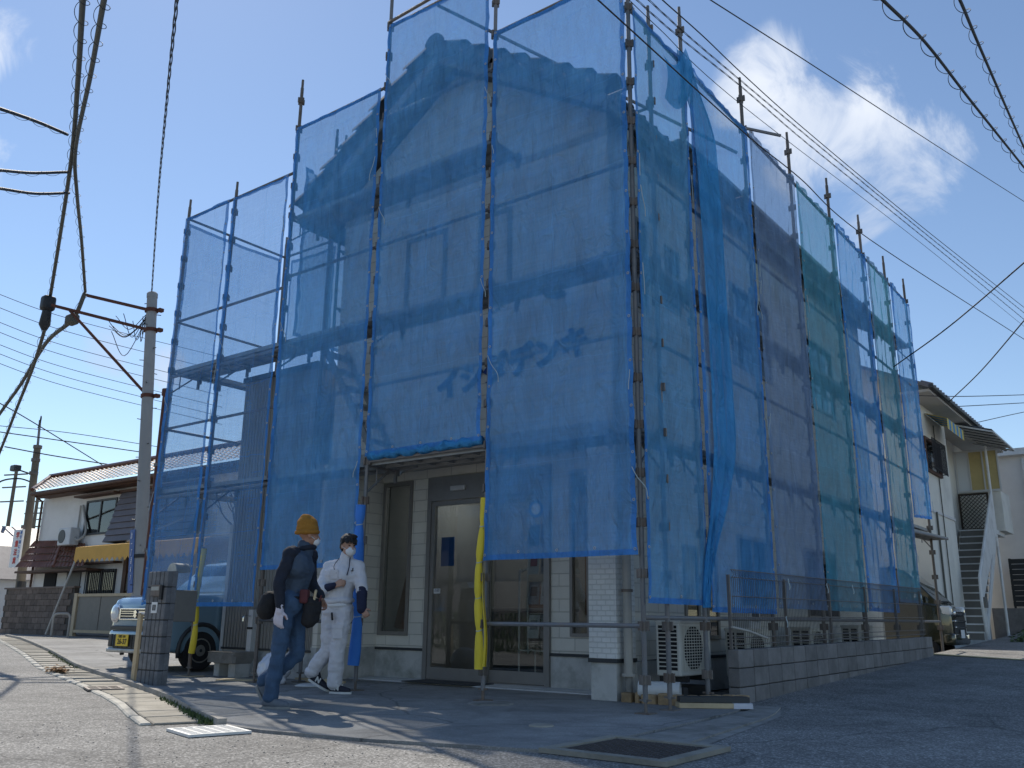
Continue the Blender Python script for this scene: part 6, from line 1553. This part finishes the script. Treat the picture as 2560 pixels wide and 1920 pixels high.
m.b2((x0,yy-.03,z0),(x1,yy+.03,z0+.05)).b2((x0,yy-.03,z1-.05),(x1,yy+.03,z1)).b2((x0,yy-.028,z0+.05),(x0+.05,yy+.028,z1-.05)).b2((x1-.05,yy-.028,z0+.05),(x1,yy+.028,z1-.05)); m.build('frame', 'lattice_brown', lt)
for k in range(-10, 9):
    for s_ in (-1, 1):
        a = x0+k*.105; p = Vector((a,yy+.012*s_,z0+.04 if s_ > 0 else z1-.04)); q = Vector((a+.95,yy+.012*s_,z1-.04 if s_ > 0 else z0+.04))
        t0 = max(0,(x0+.03-p.x)/.95); t1 = min(1,(x1-.03-p.x)/.95)
        if t1-t0 < .05: continue
        MB().beam(p.lerp(q,t0), p.lerp(q,t1), .012, .034, up=(0,1,0)).build('slat', 'lattice_brown', lt)
gpch = thing('glazed_porch', 'amber glazed porch above the lattice screen on the cream house', 'porch', (-.5,ye+.8,ze))
MB().b2((-1.08,ye+.60,ze),(.0,ye+1.9,ze+1.10)).build('base_wall', 'house_cream', gpch)
m = MB()
for xx in (-1.05,-.72,-.36,.02): m.b2((xx-.02,ye+.56,ze+1.15),(xx+.02,ye+.61,ze+2.25))
m.b2((-1.07,ye+.55,ze+1.10),(.04,ye+.62,ze+1.16)); m.b2((-1.07,ye+.55,ze+2.25),(.04,ye+.62,ze+2.30)); m.build('glazing_bars', 'frame_white', gpch)
for a, b in ((-1.03,-.74),(-.70,-.38),(-.34,.0)): MB().b2((a,ye+.58,ze+1.16),(b,ye+.59,ze+2.25)).build('pane', 'glass_amber' if a > -1 else 'lamp_clear', gpch)
cnp = thing('canopy', 'corrugated dark canopy on white bars over the stair landing', 'canopy', (-.5,ye,ze+2.3))
m = MB(); m.grid(lambda u, v: (-.64+v*1.05, 17.6+u*3.2, ze+2.62-.32*v+.018*sin(u*3.2/.07*pi)), 100, 1); m.build('sheet', 'dark_trim', cnp)
m = MB()
for i in range(7): y = 17.6+i*.53; m.beam((-.62,y,ze+2.57),(.40,y,ze+2.25),.03,.04)
m.beam((.42,17.6,ze+2.25),(.42,20.8,ze+2.25),.04,.04); m.build('bars', 'frame_white', cnp)
# farther houses on the right
fh = thing('far_white_house', 'pale house with a narrow window beyond the outside stair', 'house', (3.0,24.0,.7)); MB().b2((-3.2,24.0,.4),(4.6,32,6.0)).build('wall', 'far_wall', fh)
m = MB(); m.b2((-3.4,23.7,6.0),(4.9,32.3,6.2)); m.build('roof', 'pvc_white', fh); frame4(MB(), .75, 1.1, 3.9, 5.3, 23.96, .05, .06).build('window', 'frame_white', fh); MB().b2((.8,23.98,3.95),(1.05,23.995,5.25)).build('pane', 'dark_glass', fh)
MB().b2((1.6,23.4,3.0),(4.4,24.0,3.15)).build('porch_roof', 'frame_white', fh); MB().tube([(.2,23.9,.5),(.2,23.9,5.9)], .04, 8).build('downpipe', 'pvc_white', fh)
db = thing('dark_building', 'dark slate-coloured building at the right picture edge', 'building', (4.5,26,.7)); MB().b2((2.2,25,.5),(9,32,5.9)).build('wall', 'building_dark', db); MB().b2((1.7,24.6,5.9),(9.2,32.2,6.5)).build('roof_band', 'far_wall', db)
bf = thing('black_fence', 'black slatted fence on a block base right of the outside stair', 'fence', (3.2,23.2,.5))
MB().b2((-1.05,23.2,.4),(7.0,23.32,1.35)).build('block_base', 'block_grey', bf)
for i in range(9): MB().b2((-.45,23.18,1.40+i*.155),(7.0,23.22,1.54+i*.155)).build('slat', 'black_plastic', bf)
for x in (-.42,1.2,3.2,5.2,6.9): MB().b2((x-.03,23.225,1.35),(x+.03,23.28,2.8)).build('post', 'black_plastic', bf)
pp = MB(); pp.tube([(1.25,17.6,.5),(1.15,17.6,2.9),(1.02,17.6,2.95)], .04, 8); tag(pp.build('drain_pipe', 'cable_black'), 'dark leaning drain pipe right of the outside stair', 'pipe')
# planting strip at the stair foot
random.seed(8); bs_ = MB()
for i in range(700):
    c = Vector((random.uniform(.55,1.9), random.uniform(15.2,17.5), 0)); c.z = zg(c.x,c.y)+random.uniform(.0,.22)*random.random(); a = random.uniform(0,6.28); e = Vector((cos(a),sin(a),random.uniform(-.4,.4)))*.05; f_ = Vector((-sin(a),cos(a),.5))*.025; bs_.quad(c-e, c+f_, c+e, c-f_)
tag(bs_.build('low_plants', 'leaf_green', origin=(1.2,16.3,.5)), 'low dark plants at the foot of the outside stair', 'plants', kind='stuff')

# house, shrubs across the road behind the camera: they show as reflections in the shop door
oh = thing('opposite_house', 'gabled house across the road, mirrored in the shop door glass', 'house', (-17,-17,.0))
MB().b2((-24,-24,-.1),(-11,-14,4.6)).build('wall', 'shingle_grey', oh); m = MB(); m.prism([(-7.2,4.5),(7.2,4.5),(0,8.2)], (-17.5,-13.5,0), (1,0,0), (0,0,1), (0,-11,0)); m.build('roof', 'tile_grey', oh)
for x in (-22,-18.5,-14.5): frame4(MB(), x, x+1.6, 1.0, 2.3, -13.98, .08, .05).build('window', 'dark_trim', oh)
random.seed(17); m = MB()
for i in range(2600):
    c = Vector((random.gauss(-10.2,1.6), random.gauss(-6.9,.35), random.random()**1.4*.95)); a = random.uniform(0,6.28); L_ = random.uniform(.08,.22); e = Vector((cos(a)*.4,sin(a)*.4,1)).normalized()*L_; f_ = Vector((-sin(a),cos(a),0))*.012; m.quad(c-f_, c+f_, c+e+f_*.2, c+e-f_*.2)
tag(m.build('tall_grass', 'leaf_green', origin=(-10.2,-6.9,0)), 'tall grass across the road, mirrored in the shop door glass', 'grass', kind='stuff')

# ------------------------------------------------------------------ people
def fuse(name, m, mat, parent, voxel=.011, smooth=3, noise_amp=0.0, nscale=6.0, seed=0):
    """melt overlapping shapes into one continuous skin"""
    me = bpy.data.meshes.new('tmp'); me.from_pydata([tuple(v) for v in m.v], [], m.f); o = bpy.data.objects.new('tmp', me); COL.objects.link(o)
    bm = bmesh.new(); bm.from_mesh(me); bmesh.ops.recalc_face_normals(bm, faces=bm.faces[:]); bm.to_mesh(me); bm.free()
    r = o.modifiers.new('r', 'REMESH'); r.mode = 'VOXEL'; r.voxel_size = voxel; r.use_smooth_shade = True
    s_ = o.modifiers.new('s', 'SMOOTH'); s_.factor = .5; s_.iterations = smooth
    dg = bpy.context.evaluated_depsgraph_get(); out = bpy.data.meshes.new_from_object(o.evaluated_get(dg)); bpy.data.objects.remove(o); bpy.data.meshes.remove(me)
    if noise_amp:
        ns = [v.normal.copy() for v in out.vertices]
        for v, n_ in zip(out.vertices, ns):
            p = v.co; w = fbm(p.x*nscale+seed, p.y*nscale, p.z*nscale*1.5+p.x*3)
            w2 = sin((p.z*26+p.x*9+4*fbm(p.x*4,p.y*4,p.z*4+seed)))
            v.co = p+n_*(noise_amp*(w*.9+.35*w2))
    out.materials.clear(); out.materials.append(MATS[mat]); out.name = name
    ob = bpy.data.objects.new(name, out); COL.objects.link(ob); ob.parent = parent
    for p in out.polygons: p.use_smooth = True
    return ob
def V(*a): return Vector(a)
def hand(m, wrist, dirn, palm_n, side, curl=.5, spread=.15, sc=1.0, r=.0085):
    """palm plus five fingers; dirn wrist to knuckles, palm_n out of the palm, side: towards the thumb"""
    d, n_, s_ = dirn.normalized(), palm_n.normalized(), side.normalized()
    k = wrist+d*.085*sc
    for t in (-.028,-.009,.009,.028): m.cap(wrist+s_*t*.7*sc, k+s_*t*sc, .014*sc, .0125*sc, 8)
    for i, (t, L) in enumerate(((.030,.070),(.010,.080),(-.010,.074),(-.028,.058))):
        p = k+s_*t*sc; e = (d+s_*t*spread*10).normalized(); c = curl*(1+.12*i)
        a = (e*cos(c*.6)+n_*sin(c*.6)); b = (e*cos(c*1.5)+n_*sin(c*1.5)); g_ = (e*cos(c*2.1)+n_*sin(c*2.1))
        p1 = p+a*L*.45*sc; p2 = p1+b*L*.32*sc; p3 = p2+g_*L*.26*sc
        m.cap(p, p1, r*1.08*sc, r*sc, 8); m.cap(p1, p2, r*sc, r*.94*sc, 8); m.cap(p2, p3, r*.94*sc, r*.85*sc, 8)
    t0 = wrist+d*.025*sc+s_*.026*sc; t1 = t0+(d*.55+s_*.65+n_*.35).normalized()*.038*sc; t2 = t1+(d*.85+s_*.25+n_*.4).normalized()*.032*sc
    m.cap(t0, t1, .013*sc, .0105*sc, 8); m.cap(t1, t2, .0105*sc, .009*sc, 8)
def head(m, c, fwd, up, sc=1.0):
    """skull, jaw, nose, ears, brow; c at eye level"""
    f, u = fwd.normalized(), up.normalized(); r_ = f.cross(u).normalized(); M = Matrix((r_, f, u)).transposed()
    def P(x, y, z): return c+(M @ Vector((x,y,z)))*sc
    rot = M.to_euler()
    m.ell(P(0,-.012,.035), (.076*sc,.096*sc,.086*sc), rot); m.ell(P(0,.018,-.035), (.062*sc,.075*sc,.080*sc), rot); m.ell(P(0,.040,-.085), (.040*sc,.042*sc,.030*sc), rot)
    m.cap(P(0,.088,.005), P(0,.108,-.038), .009*sc, .015*sc, 8)
    for s_ in (-1, 1):
        m.ell(P(s_*.077,-.012,-.012), (.010*sc,.022*sc,.034*sc), rot, 8, 6); m.cap(P(s_*.014,.088,.022), P(s_*.05,.074,.020), .009*sc, .009*sc, 6); m.ell(P(s_*.045,.060,-.030), (.022*sc,.022*sc,.02*sc), rot, 8, 6)
    m.cap(P(-.02,.084,-.063), P(.02,.084,-.063), .008*sc, .008*sc, 6)
    return P, rot, M
def shoe(name, parent, heel, toe_dir, mat, pitch=0.0, L=.27, mark=False, solemat='sole_white'):
    d = toe_dir.normalized(); s_ = d.cross(V(0,0,1)).normalized(); u = s_.cross(d).normalized(); o_ = heel
    m = MB()
    m.cap(o_+d*.035+u*.055, o_+d*.15+u*.048, .042, .040, 10); m.cap(o_+d*.15+u*.045, o_+d*(L-.045)+u*.035, .042, .032, 10); m.cap(o_+d*.045+u*.06, o_+d*.05+u*.105, .042, .044, 10); m.cap(o_+d*.10+u*.06, o_+d*.07+u*.10, .04, .035, 10)
    sh = fuse(name, m, mat, parent, .009, 2)
    n = 18; P = []
    for k in range(n):
        a = 2*pi*k/n; x = cos(a); y = sin(a); P.append((L/2+x*L/2, y*(.038+.012*(x > 0)*(1-x)+.006)))
    so_ = MB(); so_.prism([(x, y) for x, y in P], o_-u*.002, d, s_, u*.024); so_.build('sole', solemat, sh, world=False)
    if mark:
        for s2 in (-1,1): text_obj('mark', 'N', .075, 'sole_white', sh, o_+d*.115+u*.062+s_*s2*.046, d*s2*-1 if False else (d if s2 > 0 else -d), u, .004, .004, world=False)
    return sh

HEAD_ROT = atan2(.608,.794)      # local x runs to the right of the picture, local y away from the camera
# ---- worker with the mustard beanie
w1 = thing('person', 'walking worker in mustard knit beanie, navy jacket and jeans with tool bags', 'person', (-2.80,-1.93,.022), HEAD_ROT)
hipR, hipL = V(.07,-.09,.90), V(.13,.09,.90); kneeR, ankR = V(.03,-.10,.47), V(-.01,-.10,.085); kneeL, ankL = V(.16,.08,.46), V(-.13,.07,.20)
pel, wst, chest, neck = V(.10,0,.93), V(.11,0,1.06), V(.145,0,1.27), V(.185,0,1.455)
shR, shL = V(.09,-.175,1.375), V(.20,.175,1.375); elR, wrR = V(.02,-.235,1.11), V(.045,-.225,.865); elL, wrL = V(.22,.25,1.12), V(.33,.20,.98)
hc = V(.215,-.01,1.575); hf = V(.86,.50,-.02)
b = MB(); b.cap(pel, wst, .105, .10); b.cap(wst, chest, .10, .12); b.cap(chest+V(0,-.08,0), chest+V(0,.08,0), .12, .12); b.cap(neck-V(.015,0,.06), hc-V(.01,0,.06), .056, .052)
for a in ((shR,elR,wrR),(shL,elL,wrL)): b.cap(chest+V(0,0,.04), a[0]-V(0,0,.02), .06, .045); b.cap(a[0]-V(0,0,.02), a[1], .045, .038); b.cap(a[1], a[2], .038, .027)
for a in ((hipR,kneeR,ankR),(hipL,kneeL,ankL)): b.cap(a[0], a[1], .075, .052); b.cap(a[1], a[2], .050, .036)
P1, r1, M1 = head(b, hc, hf, V(.02,0,1))
hand(b, wrL, V(.5,-.1,-.8), V(-.5,-.5,0), V(.5,-.6,.3), .7)
hand(b, wrR, V(-.10,.0,-1), V(.3,.9,0), V(1,.1,-.1), .45)
fuse('body', b, 'skin_tan', w1, .0085, 2)
v_ = MB(); v_.cap(pel+V(0,0,.03), wst, .136, .126, 14); v_.cap(wst, chest, .126, .146, 14); v_.cap(chest+V(0,-.085,.0), chest+V(0,.085,.0), .130, .130, 12); v_.cap(chest+V(0,0,.05), neck-V(.01,0,.05), .14, .085, 12); v_.cap(chest+V(0,-.10,.06), chest+V(0,.10,.06), .10, .10, 12); v_.cap(neck-V(.012,0,.055), neck+V(.004,0,.0), .085, .082, 14)
fuse('vest', v_, 'vest_navy', w1, .011, 2, .010, 10, 1)
cl = MB(); cl.tube([neck+V(.088*cos(a*pi/10)+.0, .082*sin(a*pi/10), -.015+.02*cos(a*pi/10)) for a in range(20)], .026, 8, closed=True); fuse('collar', cl, 'sleeve_navy', w1, .009, 2)
for nm_, a in (('R',(shR,elR,wrR)),('L',(shL,elL,wrL))):
    s_ = MB(); s_.cap(a[0]+V(.015,.045 if nm_ == 'R' else -.045,.005), a[0], .078, .074, 12); s_.cap(a[0], a[1], .068, .056, 12); s_.cap(a[1], a[2]+V(0,0,.03), .056, .043, 12); fuse('sleeve', s_, 'sleeve_navy', w1, .010, 3, .009, 9, 3)
tr_ = MB()
tr_.cap(pel-V(0,.06,.0), pel+V(0,.06,0), .132, .132, 14); tr_.cap(pel, hipR, .13, .105, 12); tr_.cap(pel, hipL, .13, .105, 12)
tr_.cap(hipR, kneeR, .098, .070, 12); tr_.cap(kneeR, ankR+V(0,0,.02), .070, .070, 12); tr_.cap(hipL, kneeL, .098, .072, 12); tr_.cap(kneeL, ankL+V(0,0,.03), .072, .068, 12)
fuse('jeans', tr_, 'denim', w1, .011, 2, .010, 11, 5)
bn = MB(); c_ = P1(0,-.018,.072); bn.ell(P1(0,-.018,.055), (.094,.110,.085), r1, 20, 12); bn.ell(P1(.0,-.024,.105), (.088,.102,.075), r1, 18, 12); bn.ell(P1(0,-.032,.150), (.060,.070,.045), r1, 14, 10)
cuff = MB(); cuff.tube([P1(.084*cos(a*pi/12), -.016+.100*sin(a*pi/12), .022+.008*sin(a*pi/12)) for a in range(24)], .024, 8, closed=True)
fuse('beanie', bn, 'beanie_wool', w1, .008, 2, .004, 22, 2); fuse('beanie_cuff', cuff, 'beanie_wool', w1, .008, 2, .003, 22, 4)
mk = MB(); mk.ell(P1(0,.062,-.062), (.058,.050,.052), r1, 16, 10); mk.cap(P1(0,.112,-.035), P1(0,.108,-.075), .010, .010, 8); mo = fuse('face_mask', mk, 'mask_white', w1, .007, 2)
sp_ = MB()
for s_ in (-1,1): sp_.tube([P1(s_*.052,.055,-.045), P1(s_*.070,.02,-.03), P1(s_*.080,-.012,-.012)], .003, 5)
sp_.build('ear_loop', 'mask_white', mo, world=False)
gl_ = MB(); hand(gl_, wrR+V(0,0,.01), V(-.10,.0,-1), V(.3,.9,0), V(1,.1,-.1), .45, .15, 1.12, .0105); gl_.cap(wrR+V(0,0,.045), wrR-V(0,0,.01), .040, .036, 12); fuse('glove', gl_, 'glove_white', w1, .0065, 1)
bl = MB(); bl.tube([pel+V(.150*cos(a*pi/12), .158*sin(a*pi/12), .045) for a in range(24)], .022, 8, closed=True); fuse('tool_belt', bl, 'bag_black', w1, .010, 1)
pu = MB(); pu.bbox((.20,-.17,.93),(.28,-.06,1.06),.02); pu.build('red_pouch', 'belt_red', w1, world=False, smooth=True, auto=45)
bg_ = MB(); bg_.cap(V(-.10,-.05,.96), V(-.12,-.05,.87), .085, .095, 14); bg_.cap(V(-.09,.02,.97), V(-.10,.03,.88), .07, .08, 12); bg_.cap(V(-.15,-.02,.98),V(-.05,-.04,1.0),.05,.05); fuse('rear_tool_bag', bg_, 'bag_black', w1, .011, 3, .008, 9, 7)
bg_ = MB(); bg_.cap(V(.30,-.10,.94), V(.29,-.10,.78), .060, .072, 14); bg_.cap(V(.345,-.07,.93), V(.335,-.07,.80), .05, .055, 12); fb_ = fuse('front_tool_bag', bg_, 'bag_black', w1, .010, 2, .008, 10, 8)
tl_ = MB(); tl_.cap(V(.325,-.12,.92), V(.345,-.13,1.045), .011, .013, 8); tl_.build('tool_handle', 'board_tan', fb_, world=False, smooth=True); MB().cap(V(.365,-.09,.92), V(.39,-.09,1.0), .009, .009, 8).build('tool_handle', 'belt_red', fb_, world=False, smooth=True)
shoe('shoe', w1, ankR-V(.075,.0,.085), V(1,-.12,0), 'shoe_grey', solemat='sole_grey'); shoe('shoe', w1, ankL+V(-.075,0,-.02), V(.52,.0,-.85), 'shoe_grey', L=.25, solemat='sole_grey')

# ---- worker in white
w2 = thing('person', 'walking worker in pale grey work suit with white face mask and dark arm covers', 'person', (-3.66,-.42,.022), HEAD_ROT)
hipR, hipL = V(-.10,.02,.88), V(.06,-.02,.88); kneeL, ankL = V(.015,-.07,.47), V(.0,-.04,.085); kneeR, ankR = V(-.11,.03,.46), V(-.30,.10,.185)
pel, wst, chest, neck = V(-.025,0,.90), V(-.015,0,1.04), V(.02,0,1.27), V(.045,-.01,1.475)
shR, shL = V(-.155,.03,1.385), V(.20,-.04,1.395); elR, wrR = V(-.215,-.11,1.105), V(-.04,-.20,1.155); elL, wrL = V(.255,-.11,1.13), V(.285,-.20,.905)
hc = V(.065,-.035,1.605); hf = V(.62,-.78,-.03)
b = MB(); b.cap(pel, wst, .105, .10); b.cap(wst, chest, .10, .12); b.cap(chest+V(-.08,0,0), chest+V(.08,0,0), .12, .12); b.cap(neck-V(.01,0,.06), hc-V(.01,-.01,.06), .056, .052)
for a in ((shR,elR,wrR),(shL,elL,wrL)): b.cap(chest+V(0,0,.04), a[0]-V(0,0,.02), .06, .045); b.cap(a[0]-V(0,0,.02), a[1], .045, .038); b.cap(a[1], a[2], .038, .027)
for a in ((hipR,kneeR,ankR),(hipL,kneeL,ankL)): b.cap(a[0], a[1], .075, .052); b.cap(a[1], a[2], .050, .036)
P2, r2_, M2 = head(b, hc, hf, V(.02,0,1))
hand(b, wrR, V(1,-.15,.35), V(.1,.8,-.5), V(.0,.2,1), .75); hand(b, wrL, V(.5,-.35,-.55), V(-.3,.9,-.1), V(.6,-.1,.5), .75)
fuse('body', b, 'skin', w2, .0085, 2)
ey = MB()
for s_ in (-1,1): ey.ell(P2(s_*.031,.080,.002), (.013,.006,.006), r2_, 8, 6)
ey.build('eyes', 'hair', w2, world=False, smooth=True)
eb_ = MB()
for s_ in (-1,1): eb_.cap(P2(s_*.018,.091,.026), P2(s_*.050,.079,.027), .0045, .004, 6)
eb_.build('eyebrows', 'hair', w2, world=False, smooth=True)
hr = MB(); hr.ell(P2(0,-.022,.062), (.086,.102,.082), r2_, 18, 12); hr.ell(P2(0,-.06,.0), (.080,.062,.075), r2_, 16, 10)
random.seed(2)
for i in range(46):
    a = random.uniform(-1.7,1.7); z_ = random.uniform(.045,.085); rr = .080; p = P2(rr*sin(a), -.02+.098*cos(a), z_); q = P2((rr+.014)*sin(a), -.01+.112*cos(a), z_-random.uniform(.015,.045)); hr.cap(p, q, .013, .007, 6)
hr.ell(P2(-.02,.060,.105), (.055,.040,.030), r2_, 12, 8); fuse('hair', hr, 'hair', w2, .006, 1, .003, 30, 3)
mk = MB(); mk.ell(P2(0,.060,-.060), (.062,.052,.055), r2_, 16, 10); mk.cap(P2(0,.110,-.03), P2(0,.108,-.075), .010, .010, 8); mo = fuse('face_mask', mk, 'mask_white', w2, .007, 2)
sp_ = MB()
for s_ in (-1,1): sp_.tube([P2(s_*.055,.050,-.040), P2(s_*.072,.02,-.025), P2(s_*.081,-.012,-.012)], .003, 5)
sp_.build('ear_loop', 'mask_white', mo, world=False)
j = MB(); j.cap(pel+V(0,0,.06), wst, .150, .150, 14); j.cap(wst, chest, .150, .165, 14); j.cap(chest+V(-.09,0,.0), chest+V(.09,0,0), .145, .145, 12); j.cap(chest+V(-.11,0,.04), chest+V(.11,-.01,.04), .10, .10, 12); j.cap(chest+V(0,0,.06), neck-V(0,0,.04), .13, .085, 12); j.cap(neck-V(.0,0,.05), neck+V(.005,0,.015), .078, .074, 14)
for a in ((shR,elR),(shL,elL)): j.cap(neck-V(0,0,.055), a[0]-V(0,0,.015), .062, .070, 12); j.cap(a[0]-V(0,0,.02), a[1], .072, .070, 12)
j.cap(elR, elR.lerp(wrR,.28), .072, .066, 12); j.cap(elL, elL.lerp(wrL,.12), .072, .068, 12); j.tube([pel+V(.158*cos(a*pi/12), .150*sin(a*pi/12), .09) for a in range(24)], .030, 8, closed=True)
jk = fuse('jacket', j, 'workwear', w2, .0105, 2, .009, 11, 11)
zp = MB(); zp.tube([neck+V(.055,-.075,.0), chest+V(.085,-.145,.09), chest+V(.07,-.165,.0)], .006, 6); zp.build('zip', 'arm_cover', jk, world=False); ln2 = MB(); ln2.tube(catmull([neck+V(-.075,-.04,-.01), chest+V(-.09,-.13,.10), chest+V(-.05,-.165,.02)],6), .004, 5); ln2.build('lanyard', 'print_black', jk, world=False)
em = MB(); em.box(chest+V(.125,-.125,.045), (.012,.008,.075), (0,0,.5)); em.box(chest+V(.127,-.127,.05), (.045,.008,.012), (0,0,.5)); em.box(chest+V(.127,-.127,.025), (.03,.008,.010), (0,0,.5)); em.build('embroidery', 'print_black', jk, world=False)
pk = MB(); pk.box(chest+V(-.075,-.155,.01), (.085,.012,.10), (.08,0,-.15)); pk.build('pocket_flap', 'workwear', jk, world=False)
for (a, b_, r0) in ((elR.lerp(wrR,.22),wrR+V(0,0,0),.054),(elL.lerp(wrL,.05),wrL,.066)):
    s_ = MB(); s_.cap(a, b_, r0, r0*.66 if r0 < .06 else r0*.86, 12); fuse('arm_cover', s_, 'arm_cover', w2, .009, 2, .005, 10, 5)
hm = MB(); hm.tube([pel+V(.140*cos(a*pi/12), .132*sin(a*pi/12), .045) for a in range(24)], .028, 8, closed=True); fuse('undershirt_hem', hm, 'mask_white', w2, .010, 2)
t_ = MB(); t_.cap(pel-V(.05,0,0), pel+V(.05,0,0), .128, .128, 14); t_.cap(pel, hipR, .12, .108, 12); t_.cap(pel, hipL, .12, .108, 12); t_.cap(hipL, kneeL, .108, .086, 12); t_.cap(kneeL, ankL+V(0,0,.015), .086, .082, 12); t_.cap(hipR, kneeR, .108, .084, 12); t_.cap(kneeR, ankR+V(.01,0,.03), .084, .078, 12)
to = fuse('trousers', t_, 'workwear', w2, .011, 2, .010, 11, 13)
cpk = MB(); cpk.box(V(.02,-.155,.66), (.11,.03,.15), (.05,0,.1)); cpk.box(V(.02,-.172,.715), (.12,.012,.04), (.05,0,.1)); cpk.build('cargo_pocket', 'workwear', to, world=False, smooth=False); MB().tube([V(-.06,-.135,.86), V(-.05,-.155,.81), V(-.045,-.15,.78)], .012, 6).build('key_ring', 'print_black', to, world=False)
shoe('shoe', w2, ankL-V(.06,-.02,.085), V(1,-.35,0), 'shoe_navy', mark=True, L=.28); shoe('shoe', w2, ankR+V(-.03,0.02,-.055), V(.80,-.1,-.42), 'shoe_navy', mark=True, L=.28)
